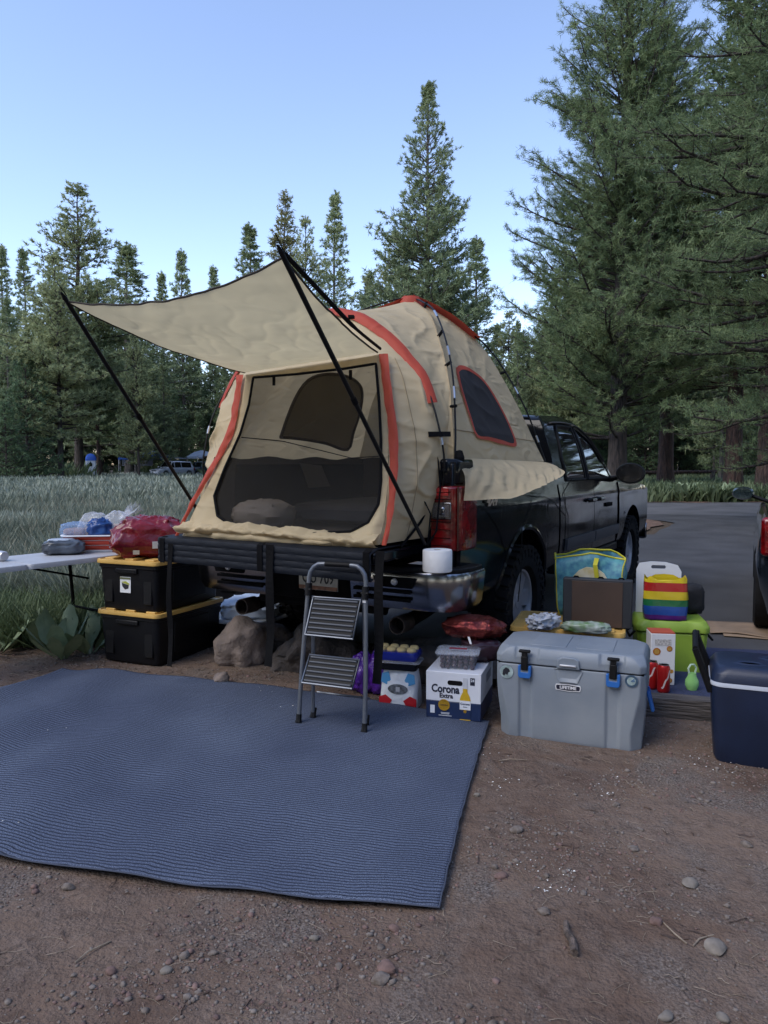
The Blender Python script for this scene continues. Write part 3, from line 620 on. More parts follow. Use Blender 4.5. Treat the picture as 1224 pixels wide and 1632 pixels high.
# body core, bed floor, tailgate
a = MB(); a.box2((2.09, -.90, .55), (4.2, .90, 1.24)); a.build('cab_floor', M_dark, truck)
a = MB(); a.box2((.03, -.78, .84), (2.03, .78, .92)); a.box2((1.99, -.9, .6), (2.04, .9, 1.45)); a.build('bed_floor', M_dark, truck)
for sd_ in (-1, 1):
    a = MB(); a.box2((-.005, sd_ * .795, .80), (.05, sd_ * .965, 1.45)); a.build('rear_corner_post', M_paint, truck, bevel=.012)
    tl = MB(); P_ = [(-.03, .825), (-.035, .90), (-.02, .965), (.03, 1.005), (.12, 1.014), (.245, 1.012), (.245, .97), (.04, .86)]
    zs_ = [.918, .93, 1.06, 1.18, 1.30, 1.312]; ins = [.9, 1, 1, 1, 1, .9]
    rows_ = []
    for z, s_ in zip(zs_, ins): rows_.append([(.09 + (x - .09) * s_, sd_ * (.93 + (y - .93) * s_), z) for x, y in P_])
    tl.grid(rows_, close=True); n = len(P_); tl.f += [tuple(range(n)), tuple(len(tl.v) - n + i for i in range(n))]; tl.m += [0, 0]
    tlo = tl.build('tail_light', M_red_lens, truck, bevel=.008)
    a = MB(); a.box((-.034, sd_ * .90, 1.165), (.012, .115, .085)); a.build('reverse_lamp', M_clear_lens, tlo, bevel=.006)
    a = MB(); a.box((-.038, sd_ * .90, 1.165), (.02, .05, .05)); a.build('lamp_bulb', M_chrome, tlo, bevel=.01)
    lsm = bpy.data.materials.get('lens_seam_red') or mat('lens_seam_red', (.035, .001, .002), .25)
    for z in (1.232, 1.218, 1.112, 1.098, 1.275, 1.05, 1.0, .955):
        a = MB(); a.box((-.0345, sd_ * .895, z), (.005, .13, .004 if z not in (1.232, 1.098) else .010)); a.build('lens_seam', lsm, tlo)
    a = MB(); a.box((.0, sd_ * .992, 1.115), (.012, .006, .385), rz=sd_ * .7); a.build('lens_edge', lsm, tlo)
    a = MB(); a.box((-.036, sd_ * .90, 1.165), (.008, .128, .098)); a.build('lamp_frame', M_chrome, tlo, bevel=.003)
    a = MB(); a.box2((-.036, sd_ * .845, 1.255), (-.034, sd_ * .945, 1.30)); a.build('lens_reflector', mat('lens_bright', (.42, .02, .015), .15, bump=.8, bscale=120) if 'lens_bright' not in bpy.data.materials else bpy.data.materials['lens_bright'], tlo)
    a = MB(); a.prism([(-.02, sd_ * .80), (-.02, sd_ * .93), (.03, sd_ * .985), (.26, sd_ * .985), (.26, sd_ * .86), (.04, sd_ * .80)], 1.318, 1.475); a.build('rail_end_cap', M_paint, truck, bevel=.02)
tg = MB(); tg.box2((-.60, -.775, .895), (-.012, .775, .962)); tgo = tg.build('tailgate', M_paint, truck, bevel=.015)
a = MB(); a.box((-.29, 0, .892), (.03, .24, .03)); a.build('handle', M_blackplastic, tgo, bevel=.008)
for sd_ in (-1, 1):
    a = MB(); a.tube([(-.34, sd_ * .79, .97), (-.14, sd_ * .815, 1.10), (-.01, sd_ * .82, 1.22)], .008, 6); a.build('support_cable', M_dark, tgo, smooth=True)
# rear bumper
def bumper_sweep(path, prof):
    path = [Vector((x, y, 0)) for x, y in path]; rows_ = []
    for i, p in enumerate(path):
        t = (path[min(i + 1, len(path) - 1)] - path[max(0, i - 1)]).normalized(); n_ = Vector((t.y, -t.x, 0))
        rows_.append([p + n_ * o + Vector((0, 0, z)) for o, z in prof])
    return rows_
prof = [(.14, .795), (0, .797), (-.008, .78), (.0, .70), (.012, .60), (.035, .562), (.14, .555)]
bump = None
for sd_ in (-1, 1):
    pth = [(-.155, -.33), (-.16, -.5), (-.158, -.7), (-.148, -.85), (-.12, -.96), (-.06, -1.035), (.04, -1.065), (.15, -1.07), (.24, -1.065)]
    rr = [[(p.x, p.y * (1 if sd_ < 0 else -1), p.z) for p in r_] for r_ in bumper_sweep(pth, [(-o, z) for o, z in prof])]
    a = MB(); a.grid(rr)
    if bump is None: bump = a.build('rear_bumper', M_chrome, truck, smooth=True, angle=50)
    else: a.build('bumper_end', M_chrome, bump, smooth=True, angle=50)
    a = MB(); a.prism([(-.165, sd_ * .33), (-.168, sd_ * .7), (-.13, sd_ * .97), (-.06, sd_ * 1.045), (.05, sd_ * 1.075), (.2, sd_ * 1.07), (.2, sd_ * .99), (-.008, sd_ * .97), (-.008, sd_ * .33)], .798, .828); a.build('step_pad', M_blackplastic, bump, bevel=.008)
    a = MB(); a.prism([(sd_ * .50, .765), (sd_ * .80, .765), (sd_ * .77, .700), (sd_ * .53, .700)], -.172, -.155, 'x'); rec = a.build('step_recess', M_dark, bump)
    a = MB(); a.lathe([(.022, 0), (.018, .012), (.001, .016)], 14, Matrix.Translation((-.172, sd_ * .655, .735)) @ Matrix.Rotation(R(-90), 4, 'Y')); a.build('bumper_bolt', M_rim, bump, smooth=True)
    for z in (.675, .625):
        a = MB(); a.box((-.163, sd_ * .56, z), (.012, .40, .018)); a.build('bumper_groove', M_dark, bump)
a = MB(); a.box2((-.11, -.34, .56), (-.02, .34, .80)); a.build('bumper_centre', M_dark, bump, bevel=.01)  # chrome centre section coloured black for the shade under the tailgate pad
pl = MB(); pl.box((-.118, -.06, .705), (.006, .305, .155)); plo = pl.build('license_plate', mat('plate_cream', (0.50, 0.50, 0.46), .4, var=.15, vscale=20), bump, bevel=.002)
a = MB(); a.box((-.123, -.06, .642), (.003, .30, .024)); a.build('plate_hills', mat('plate_orange', (0.26, 0.12, 0.07), .5, var=.4, vscale=30), plo)
M_ink = mat('dark_ink', (0.012, 0.013, 0.02), .5)
text('plate_lettering', 'QU 709', .105, M_ink, plo, face_M((-.124, -.06, .705), (0, -1, 0), (0, 0, 1)), bold=.001, sx=.72)
# running gear
for sd_ in (-1, 1):
    a = MB(); a.tube([(.9, sd_ * .55, .50), (.35, sd_ * .60, .46), (.0, sd_ * .62, .44)], .045, 12); a.build('exhaust_pipe', M_dark, truck, smooth=True)
    a = MB(); a.lathe([(.050, 0), (.056, 0), (.056, .14), (.050, .14), (.046, .02), (.001, .02)], 18, Matrix.Translation((.06, sd_ * .62, .445)) @ Matrix.Rotation(R(-90), 4, 'Y'), caps=False); a.build('exhaust_tip', M_rust, truck, smooth=True, fix=False)
    a = MB(); a.box2((.02, sd_ * .42, .52), (5.6, sd_ * .50, .64)); a.build('frame_rail', M_dark, truck)
    a = MB(); a.tube([(.45, sd_ * .58, .52), (.9, sd_ * .58, .38), (1.22, sd_ * .58, .34), (1.6, sd_ * .58, .38), (1.95, sd_ * .58, .5)], .03, 6, flat=.6); a.build('leaf_spring', M_dark, truck)
a = MB(); a.tube([(1.22, -.85, .42), (1.22, .85, .42)], .05, 10); a.lathe([(.001, -.14), (.10, -.11), (.15, 0), (.10, .11), (.001, .14)], 16, Matrix.Translation((1.2, 0, .42)) @ Matrix.Rotation(R(90), 4, 'Y')); a.build('rear_axle', M_dark, truck, smooth=True)
a = MB(); a.lathe([(.18, -.1), (.34, -.1), (.37, -.05), (.37, .05), (.34, .1), (.18, .1)], 26, Matrix.Translation((.55, 0, .58)), caps=False); a.build('spare_wheel', M_tyre, truck, smooth=True)
a = MB(); a.box2((-.06, -.05, .44), (.25, .05, .54)); a.tube([(.0, -.5, .52), (.0, .5, .52)], .035, 8); a.build('hitch_receiver', M_dark, truck)
def wheel(parent, c, side, r=.425, w=.29, lug_n=32, rimr=.24, name='wheel', detail=True):
    """tyre with lugs, spoked rim; axis along local y, outer face towards side"""
    M = Matrix.Translation(c) @ Matrix.Rotation(R(-90) * side, 4, 'X')
    hw = w / 2; t = MB(); t.lathe([(rimr, -hw * .7), (rimr + .03, -hw * .95), (r - .06, -hw), (r - .022, -hw * .86), (r - .015, 0), (r - .022, hw * .86), (r - .06, hw), (rimr + .03, hw * .95), (rimr, hw * .7), (rimr - .01, 0)], 40, M, caps=False)
    wo = t.build(name, M_tyre, parent, smooth=True, fix=False)
    if detail:
        l = MB()
        for k in range(lug_n):
            a_ = 2 * math.pi * k / lug_n
            for row, (h, wd, ln, sk) in enumerate(((-.105, .085, .052, .15), (-.035, .055, .045, -.3), (.035, .055, .045, .3), (.105, .085, .052, -.15))):
                aa = a_ + (row % 2) * math.pi / lug_n; q = Matrix.Rotation(aa, 4, 'Z') @ Matrix.Translation((r - .014, 0, h * w / .29)) @ Matrix.Rotation(sk, 4, 'X')
                b = MB(); b.box((0, 0, 0), (.030, ln, wd)); l.add([M @ q @ Vector(v) for v in b.v], b.f)
            for sgn in (-1, 1):
                q = Matrix.Rotation(a_ + .05, 4, 'Z') @ Matrix.Translation((r - .055, 0, sgn * (hw - .004))); b = MB(); b.box((0, 0, 0), (.06, .035, .016)); l.add([M @ q @ Vector(v) for v in b.v], b.f)
        tag(l.build('tread_lugs', M_tyre, wo), kind='stuff')
    rm = MB(); rm.lathe([(rimr + .004, hw * .72), (rimr - .012, hw * .70), (rimr - .02, hw * .25), (rimr - .03, -.02)], 32, M, caps=False); rm.lathe([(.001, hw * .58), (.055, hw * .56), (.065, hw * .35), (.065, -.02)], 20, M)
    ns = 5 if not detail else 6
    for k in range(ns):
        q = Matrix.Rotation(2 * math.pi * k / ns, 4, 'Z'); b = MB(); b.prism([(.045, -.045), (rimr - .012, -.062), (rimr - .012, .062), (.045, .045)], hw * .28, hw * .54)
        rm.add([M @ q @ Vector(v) for v in b.v], b.f)
    rm.build('rim', M_rim, wo, smooth=True, angle=30, fix=False)
    d = MB(); d.lathe([(.001, -.01), (rimr - .03, -.01)], 20, M); d.build('brake_disc', M_dark, wo, fix=False)
    return wo
for xc in (1.22, 4.865):
    for sd_ in (-1, 1): wheel(truck, (xc, sd_ * .86, .42), sd_)
on_decal = (.52, -1.003, 1.205)
text('decal_lettering', '4X4', .105, M_white, truck, face_M(on_decal, (1, 0, 0), (0, -.06, 1)), bold=.004, shear=.25)
text('badge_lettering', 'Z71', .05, M_chrome, truck, face_M((4.45, -1.014, .90), (1, 0, 0), (0, 0, 1)), bold=.001)
a = MB(); a.box((3.72, -1.010, 1.03), (.26, .006, .04)); a.build('door_badge', M_dark, truck, bevel=.003)

# ================================================================ TOILET ROLL, TAILGATE PAD
M_paper = mat('white_tissue', (0.74, 0.74, 0.74), .9, bump=.3, bscale=40)
q = G(697, 910, .83)
t = thing('toilet_roll', 'white toilet paper roll standing on the chrome bumper under the tail light', 'toilet paper', (q.x, q.y, .829), .3)
a = MB(); a.lathe([(.022, .0), (.082, .0), (.085, .006), (.085, .119), (.081, .125), (.022, .125), (.022, 0)], 36, caps=False); a.build('paper', M_paper, t, smooth=True, fix=False)
a = MB(); a.lathe([(.0215, .002), (.0215, .123)], 20, caps=False); a.build('cardboard_core', mat('core_card', (.30, .24, .18), .9), t, fix=False)
M_pad = mat('quilted_nylon', (0.0075, 0.010, 0.016), .65, spec=.25, bump=.2, bscale=60)
pad = thing('tailgate_pad', 'long black quilted pad lying along the open tailgate edge', 'pad', TRUCK_O, TRUCK_RZ)
a = MB(); rows_ = []
for i in range(121):
    y = -.76 + i * (1.60 / 120); row = []
    for k in range(17):
        s = k / 16; q1 = abs(math.sin(s * math.pi * 4)) ** .3; q2 = abs(math.sin((y * 6 + s * 1.6) * math.pi)) ** .3
        bul = .0035 * q1 * q2 + .006 * math.sin(y * 3.1) * 0
        z = .962 - .150 * s + (.006 * math.sin(y * 2.3)); row.append((-.625 - bul * 1.5, y, z))
    rows_.append([(-.20, y, .972)] + [(-.55, y, .975)] + row + [(-.60, y, .815)])
a.grid(rows_); a.build('quilted_cover', M_pad, pad, smooth=True, solid=.008)
for y in (-.735, .0, .80):
    a = MB(); a.ribbon([(-.60, y, .979), (-.636, y, .965), (-.638, y, .90), (-.636, y, .81)], .04, up=(-1, 0, 0)); a.build('webbing', M_dark, pad)

# ================================================================ TRUCK BED TENT
M_beige = cloth_mat('beige_tent_fabric', (0.62, 0.50, 0.31), .30, .7, bump=.9, bscale=8, bdist=.022, stretch=(1, 1, 2.4))
M_awning = cloth_mat('beige_awning_fabric', (0.76, 0.64, 0.385), .45, .7, bump=1.0, bscale=6, bdist=.028)
M_redfab = cloth_mat('red_tent_fabric', (0.46, 0.070, 0.040), .2, .6, bump=.8, bscale=9)
M_mesh = cloth_mat('dark_mesh', (0.022, 0.022, 0.026), 0, .9, bump=0, opacity=.93)
M_screen = cloth_mat('door_screen', (0.07, 0.066, 0.060), 0, .9, bump=0, opacity=.26)
M_tub = cloth_mat('dark_tub_fabric', (0.055, 0.047, 0.045), .05, .75, bump=.5, bscale=6)
M_trim = mat('black_webbing', (0.005, 0.005, 0.006), .8, spec=.15, bump=.3, bscale=300)
M_pole = mat('black_pole', (0.005, 0.005, 0.006), .45, spec=.25)
tent = thing('truck_tent', 'beige and red tent pitched over the pickup bed with its awning propped up', 'tent', TRUCK_O, TRUCK_RZ)
RTI = Matrix.Rotation(-TRUCK_RZ, 3, 'Z')
def ray_loc(u, v): return RTI @ (Vector((0, 0, EYE)) - TRUCK_O), RTI @ ray(u, v)
def on_plane(u, v, p0, n):
    o, d = ray_loc(u, v); p0 = Vector(p0); n = Vector(n); return o + d * ((p0 - o).dot(n) / d.dot(n))
def resample(pts, n):
    P = np.array([tuple(p) for p in pts], float); d = np.concatenate([[0], np.cumsum(np.linalg.norm(np.diff(P, axis=0), axis=1))]); t = np.linspace(0, d[-1], n)
    return np.column_stack([np.interp(t, d, P[:, i]) for i in range(3)])
def smooth_curve(pts, n):
    """Catmull-Rom through the points"""
    P = [Vector(p) for p in pts]; P = [2 * P[0] - P[1]] + P + [2 * P[-1] - P[-2]]; out = []
    for i in range(1, len(P) - 2):
        for k in range(12):
            t = k / 12; a, b, c, d = P[i - 1], P[i], P[i + 1], P[i + 2]
            out.append(.5 * ((2 * b) + (c - a) * t + (2 * a - 5 * b + 4 * c - d) * t * t + (3 * b - a - 3 * c + d) * t ** 3))
    out.append(P[-2]); return resample(out, n)
IN = np.array([.75, 0, 1.8])
def wrinkle(p, s, t, amp, freq=(1, 1)):
    e = math.sin(math.pi * min(1, max(0, t))) ** .5 * math.sin(math.pi * min(1, max(0, s))) ** .4
    gather = (math.exp(-5 * t) + math.exp(-5 * (1 - t))) * mn.noise(Vector((s * 19, t * 1.5, p[0]))) * .8
    crease = (1 - abs(mn.noise(Vector((p[0] * 3.1 * freq[0], p[1] * 3.1, p[2] * 4.5))))) ** 7
    return e * amp * (gather + crease * 1.3 + .6 * mn.fractal(Vector((p[0] * 2.0 * freq[0], p[1] * 2.0, p[2] * 2.2 * freq[1])) + Vector((0, 0, 4)), 1, 2, 4) + .6 * abs(mn.noise(Vector((p[0] * 5 * freq[0], p[1] * 5, p[2] * 3 * freq[1])))))
def loft(A, B, nt, sag=0.0, amp=.012, seed=0, freq=(1, 1)):
    rows_ = []
    for i in range(len(A)):
        s = i / (len(A) - 1); row = []
        for k in range(nt + 1):
            t = k / nt; p = A[i] * (1 - t) + B[i] * t; d = IN - p; d /= np.linalg.norm(d)
            p = p + d * (sag * 4 * t * (1 - t) * math.sin(math.pi * min(1, s * 1.0 + .12)) ** .5 - wrinkle(p + seed, s, t, amp, freq)); row.append(tuple(p))
        rows_.append(row)
    return rows_
FAR_R = [(.18, 0, 2.465), (.16, -.13, 2.43), (.12, -.265, 2.375), (.10, -.464, 2.236), (.08, -.61, 2.09), (.05, -.739, 1.941), (.0, -.86, 1.63), (.0, -.885, 1.37), (.02, -.80, 1.0)]
FAR_L = [(.18, 0, 2.465), (.17, .16, 2.45), (.15, .34, 2.39), (.13, .52, 2.30), (.11, .68, 2.19), (.07, .775, 2.06), (.0, .86, 1.82), (-.05, .89, 1.6), (-.08, .89, 1.37), (-.02, .82, 1.0)]
HUB = (1.2, -.04, 2.725)
P2_R = [HUB, (1.06, -.2, 2.64), (.86, -.40, 2.485), (.46, -.70, 2.065), (.19, -.87, 1.676), (.10, -.92, 1.480)]
P3_R = [HUB, (1.33, -.2, 2.64), (1.45, -.35, 2.52), (1.65, -.49, 2.35), (1.72, -.72, 1.943), (1.80, -.845, 1.642), (1.84, -.925, 1.462)]
P2_L = [(p[0], -p[1] - .08, p[2]) if i else p for i, p in enumerate(P2_R)]
P3_L = [(p[0], -p[1] - .08, p[2]) if i else p for i, p in enumerate(P3_R)]
N_ = 96
fR, fL = smooth_curve(FAR_R, N_), smooth_curve(FAR_L, N_)
c2R, c3R, c2L, c3L = [smooth_curve(c, N_) for c in (P2_R, P3_R, P2_L, P3_L)]
def fabric(name, rows_, m=None, parent=None):
    mb = MB(); mb.grid(rows_); return mb.build(name, m or M_beige, parent or tent, smooth=True, angle=180, fix=False)
side_rows = loft(c2R, c3R, 68, .05, .014, 1)
side_wall = fabric('side_wall', side_rows)
side_wall_l = fabric('side_wall', loft(c2L, c3L, 68, .05, .016, 2))
rear_rows = loft(fR, c2R, 60, .035, .015, 3); fabric('rear_roof_wall', rear_rows); fabric('rear_roof_wall', loft(fL, c2L, 60, .035, .014, 4))
fabric('cab_side_wall', loft(c3R, c3L, 30, .0, .012, 5))
# door frame: sloping plane over the tailgate
DP0, DN = (-.10, 0, 2.10), (1.1, 0, -.42)
outer_px = [(392, 597), (386, 640), (376, 690), (345, 750), (315, 803), (289, 857), (350, 863), (430, 869), (500, 873), (560, 875), (604, 868), (612, 830), (618, 770), (619, 700), (612, 640), (603, 565), (550, 575), (470, 588)]
inner_px = [(405, 602), (398, 645), (384, 692), (360, 745), (343, 790), (348, 822), (370, 837), (430, 846), (500, 850), (560, 847), (588, 832), (604, 803), (608, 765), (608, 700), (605, 640), (600, 580), (550, 588), (470, 597)]
outer = [on_plane(u, v, DP0, DN) for u, v in outer_px]; inner = [on_plane(u, v, DP0, DN) for u, v in inner_px]
oc = smooth_curve(outer + [outer[0]], 150); ic = smooth_curve(inner + [inner[0]], 150)
# match ring samples by corresponding key points
def keyed(pts, per=10):
    out = []; n = len(pts)
    for i in range(n):
        a, b = np.array(pts[i]), np.array(pts[(i + 1) % n])
        for k in range(per): out.append(a + (b - a) * k / per)
    return out
ko, ki = keyed(outer), keyed(inner); rows_ = []
for i in range(len(ko) + 1):
    a_, b_ = ko[i % len(ko)], ki[i % len(ki)]; row = []
    low = max(0, 1 - (a_[2] - .95) / .25)
    for k in range(7):
        t = k / 6; p = a_ + (b_ - a_) * t; w = math.sin(math.pi * t)
        row.append((p[0] - low * .05 * w * (1 + mn.noise(Vector(p * 9))) - .008 * w * mn.noise(Vector(p * 14)), p[1], p[2] + low * .015 * w * mn.noise(Vector(p * 11))))
    rows_.append(row)
door_panel = fabric('door_surround', rows_)
rows_ = []
for i in range(140):
    s = i / 139; p = outer[5].lerp(outer[10], s); row = []
    for k in range(13):
        t = k / 12; n1 = mn.fractal(Vector((s * 9, t * 1.5, 3)), 1, 2, 4); n2 = (1 - abs(mn.noise(Vector((s * 16 + t * 2, t * 2, 8))))) ** 4
        row.append((p.x + .03 - .085 * math.sin(math.pi * t * .9) - .022 * n1 - .015 * n2, p.y, .985 + .075 * (1 - t) + .018 * n1 + .010 * n2 + .012 * math.sin(s * 5)))
    rows_.append(row)
fabric('bunched_hem', rows_)
zp = MB(); zp.tube([Vector(p) + Vector((-.008, 0, 0)) for p in ki + [ki[0]]], .009, 5); zp.build('door_zip', M_trim, tent, smooth=True)
# screen over the opening
bm = bmesh.new(); f = bm.faces.new([bm.verts.new(Vector(p) + Vector((.006, 0, 0))) for p in ki]); bmesh.ops.triangulate(bm, faces=[f]); me = bpy.data.meshes.new('door_screen'); bm.to_mesh(me); bm.free(); me.materials.append(M_screen)
obj_from(me, 'door_screen', tent)
# side panels from the door edge back to the rear arch, and the little roof above the door
dR = smooth_curve([outer[15], outer[14], outer[13], outer[12], outer[11], outer[10]], N_); kk = int(N_ * .50)
dL = smooth_curve([outer[0], outer[1], outer[2], outer[3], outer[4], outer[5]], N_)
fRlow = resample(fR[38:], N_); fLlow = resample(fL[45:], N_)
panel_rows = loft(dR, fRlow, 48, -.02, .024, 6, (1, 1.8)); fabric('rear_side_panel', panel_rows); fabric('rear_side_panel', loft(dL, fLlow, 48, -.02, .030, 7, (1, 1.8)))
top = resample([outer[15], outer[16], outer[17], outer[0]], 40); fa_top = resample(list(fR[:39][::-1]) + list(fL[1:46]), 40)
fabric('door_roof', loft(top, fa_top, 16, .0, .010, 8))
# red trim: strips beside the door, sleeves on the arch and on the hub poles
def lay(curve, width, off, t0=0.0, t1=1.0, n=30, c=IN, th=.003):
    C_ = resample(curve, 120); i0, i1 = int(t0 * 119), int(t1 * 119); pts = [Vector(p) + (Vector(p) - Vector(c)).normalized() * off for p in resample(C_[i0:i1 + 1], n)]
    return pts
def red_band(name, curve, width, off, t0=0., t1=1., m=M_redfab, ctr=IN, seed=0):
    pts = lay(curve, width, off, t0, t1, 46, ctr); rows_ = []
    for i, p in enumerate(pts):
        tg_ = (pts[min(i + 1, len(pts) - 1)] - pts[max(i - 1, 0)]).normalized(); n_ = (p - Vector(ctr)).normalized(); x = tg_.cross(n_).normalized(); w = width * (1 + .10 * mn.noise(p * 7))
        rows_.append([p + x * (w * (k / 6 - .5)) + n_ * (.018 * math.sin(math.pi * k / 6) + .006 * mn.noise(p * 16 + Vector((k, 0, seed)))) for k in range(7)])
    return fabric(name, rows_, m)
red_band('arch_sleeve', fR[::-1], .085, .006, .44, 1.0); red_band('arch_sleeve', fL[::-1], .085, .006, .43, 1.0)
sR = [np.array(p) + [-.012, -.035, 0] for p in dR]; sL = [np.array(p) + [-.012, .035, 0] for p in dL]
for nm, cv in (('door_stripe', sR), ('door_stripe', sL)):
    rows_ = []
    for i, p in enumerate(cv):
        s = i / (N_ - 1); w = .075 * (.55 + .45 * math.sin(math.pi * (s * .8 + .1)) ) * (1 + .35 * mn.noise(Vector((0, 0, p[2] * 6)))) * (1 - .45 * s); sg = -1 if nm and cv is sR else 1
        rows_.append([(p[0] - .010 * math.sin(math.pi * k / 5) - .012 * mn.noise(Vector((k * .6, p[1] * 9, p[2] * 13))), p[1] + sg * w * (k / 5 - .4), p[2]) for k in range(6)])
    fabric(nm, rows_, M_redfab)
red_band('ridge_sleeve', c3R, .13, .012, .0, .36); red_band('ridge_sleeve', c3L, .13, .012, .0, .36); red_band('ridge_sleeve', c2L, .10, .012, .0, .24)
a = MB(); a.lathe([(.105, -.07), (.10, -.02), (.07, .02), (.001, .035)], 20, Matrix.Translation(HUB)); a.build('hub_cap', M_redfab, tent, smooth=True)
# poles
M_ferrule = mat('silver_ferrule', (.6, .6, .62), .3, metal=1)
def pole(name, curve, off, t0, t1, fer=(), r=.0065):
    pts = lay(curve, 0, 0, t0, t1, 40); n = len(pts)
    pts = [p + (p - Vector(IN)).normalized() * off * math.sin(math.pi * min(1, (.06 + .94 * i / n))) ** .6 for i, p in enumerate(pts)]
    a = MB(); a.tube(pts, r, 6); o = a.build(name, M_pole, tent, smooth=True)
    for f_ in fer:
        i = int(f_ * (n - 1)); i = min(i, n - 3); a = MB(); a.tube([pts[i], pts[i + 1], pts[i + 2]], r * 1.35, 6); a.build('ferrule', M_ferrule, o, smooth=True)
    return pts
pp = pole('frame_pole', c2R, .05, .0, 1.0, (.28, .52, .72)); pole('frame_pole', c3R, .06, .34, 1.0, (.45, .8)); pole('frame_pole', fR, .035, .52, 1.0, (.35, .7))
pole('frame_pole', c2L, .10, .0, 1.0); pole('frame_pole', c3L, .06, .34, 1.0); pole('frame_pole', fL, .05, .5, 1.0, (.3,))
for cv, ts in ((c2R, (.16, .42, .60, .8)), (c3R, (.55, .78)), (fR, (.78,)), (c2L, (.35,)), (fL, (.75,))):
    for t_ in ts:
        p = Vector(cv[int(t_ * (N_ - 1))]); n_ = (p - Vector(IN)).normalized(); a = MB(); a.tube([p - n_ * .005, p + n_ * .05], .011, 6); a.build('pole_clip', M_trim, tent, smooth=True)
a = MB(); a.ribbon([(-.10, -.845, 1.62), (-.03, -.90, 1.622), (.06, -.91, 1.625)], .03, up=(0, -1, .1), th=.012); a.build('buckle_strap', M_trim, tent)
a = MB(); a.lathe([(.001, -.03), (.028, -.03), (.034, .02), (.02, .06), (.001, .065)], 8, Matrix.Translation((.10, -.955, 1.465))); a.build('pole_foot', M_trim, tent)
# side window with red border
bvh = BVHTree.FromObject(side_wall, bpy.context.evaluated_depsgraph_get())
bvl = BVHTree.FromObject(side_wall_l, bpy.context.evaluated_depsgraph_get())
def project(bv, poly_px, off):
    out = []
    for u, v in poly_px:
        o, d = ray_loc(u, v); d.normalize(); h = bv.ray_cast(o, d)
        out.append(h[0] - d * off if h[0] is not None else None)
    return [p for p in out if p is not None]
def fill_grid(polyA, centre_n=6):
    """patch between a closed 3-D loop and its centre, following the loop's own curve"""
    c = sum(polyA, Vector()) / len(polyA); return [[p.lerp(c, k / centre_n) for k in range(centre_n + 1)] for p in polyA + [polyA[0]]]
win_px = [(731, 592), (738, 588), (752, 593), (770, 607), (785, 628), (800, 655), (812, 680), (820, 706), (800, 702), (780, 697), (761, 693), (752, 668), (743, 640), (735, 612)]
w_in = project(bvh, win_px, .022); cw = sum(w_in, Vector()) / len(w_in)
def drape(bv, rows_, off):
    """lay a patch on the wall behind it"""
    o, _ = ray_loc(612, 816); out = []
    for r_ in rows_:
        row = []
        for p in r_:
            d = (Vector(p) - o).normalized(); h = bv.ray_cast(o, d); row.append(h[0] - d * off if h[0] is not None and (h[0] - Vector(p)).length < .15 else p)
        out.append(row)
    return out
side_win = fabric('window_mesh', drape(bvh, fill_grid([Vector(p) for p in smooth_curve(w_in + [w_in[0]], 72)], 20), .030), M_mesh)
wc = [Vector(p) for p in smooth_curve(w_in + [w_in[0]], 60)]
rows_ = drape(bvh, [[p + (p - cw).normalized() * (-.004 + .036 * k / 3) for k in range(4)] for p in wc], .036)
fabric('window_border', rows_, M_redfab)
lw_px = [(447, 697), (458, 665), (472, 632), (490, 607), (515, 597), (545, 598), (568, 608), (577, 624), (574, 655), (563, 690), (554, 717), (520, 707), (480, 700)]
w_in = project(bvl, lw_px, .03)
if len(w_in) > 8:
    wc = [Vector(p) for p in smooth_curve(w_in + [w_in[0]], 60)]
    fabric('inner_window_mesh', drape(bvl, fill_grid(wc, 12), .02), cloth_mat('window_screen_inner', (0.17, 0.145, 0.11), .5, .8, bump=.2))
    a = MB(); a.tube(wc, .013, 5); a.build('inner_window_trim', mat('brown_trim', (.06, .045, .035), .8), tent, smooth=True)
# tub lining, seam lines, pocket
M_seam = mat('seam_beige', (.30, .235, .145), .8)
def seam(rows_src, idx, along, off=.004):
    pts = [Vector(r_[idx]) for r_ in rows_src] if along else [Vector(p) for p in rows_src[idx]]
    pts = [p + (p - Vector(IN)).normalized() * off for p in pts]; a = MB(); a.tube(pts, .0035, 4); a.build('seam', M_seam, tent, smooth=True)
seam(side_rows, 85, False); seam(side_rows, 17, True) if False else None
seam(rear_rows, 59, True); seam(panel_rows, 24, True); seam(panel_rows, 2, True)
a = MB(); x0, x1, yb, zt_ = -.46, 1.82, .785, 1.49
ybx = lambda x, z: float(np.interp(x, [-.50, -.12, .1], [.70 - .30 * (z - 1.0), .76 - .05 * (z - 1), yb]))
def tubx(k, z): s0 = -.1 - .42 * (2.1 - z) / 1.1 + .03; return s0 + (x1 - s0) * k / 20
a.grid([[(tubx(k, zz_), ybx(tubx(k, zz_), zz_), zz_ + .012 * math.sin(k * 1.1)) for k in range(21)] for zz_ in (1.0, 1.2, zt_)])
a.grid([[(x1, yb - 2 * yb * k / 14, zz_ + .012 * math.sin(k * 1.3)) for k in range(15)] for zz_ in (1.0, 1.2, zt_)])
a.grid([[(tubx(k, zz_), -ybx(tubx(k, zz_), zz_), zz_) for k in range(20, -1, -1)] for zz_ in (1.0, 1.2, zt_)])
a.grid([[(x0 + (x1 - x0) * k / 20, (1 - 2 * j / 14) * ybx(x0 + (x1 - x0) * k / 20, 1.0), 1.0 + .02 * mn.noise(Vector((k * .4, j * .5, 1)))) for k in range(21)] for j in range(15)])
a.build('tub_lining', M_tub, tent, smooth=True, fix=False)
a = MB(); a.tube([on_plane(385, 697, (0, .78, 0), (0, 1, 0)), on_plane(450, 703, (0, .80, 0), (0, 1, 0)), on_plane(520, 720, (0, .80, 0), (0, 1, 0)), on_plane(560, 730, (0, .78, 0), (0, 1, 0)), Vector((1.78, .45, 1.52))], .004, 4); a.build('seam_tape', M_trim, tent)
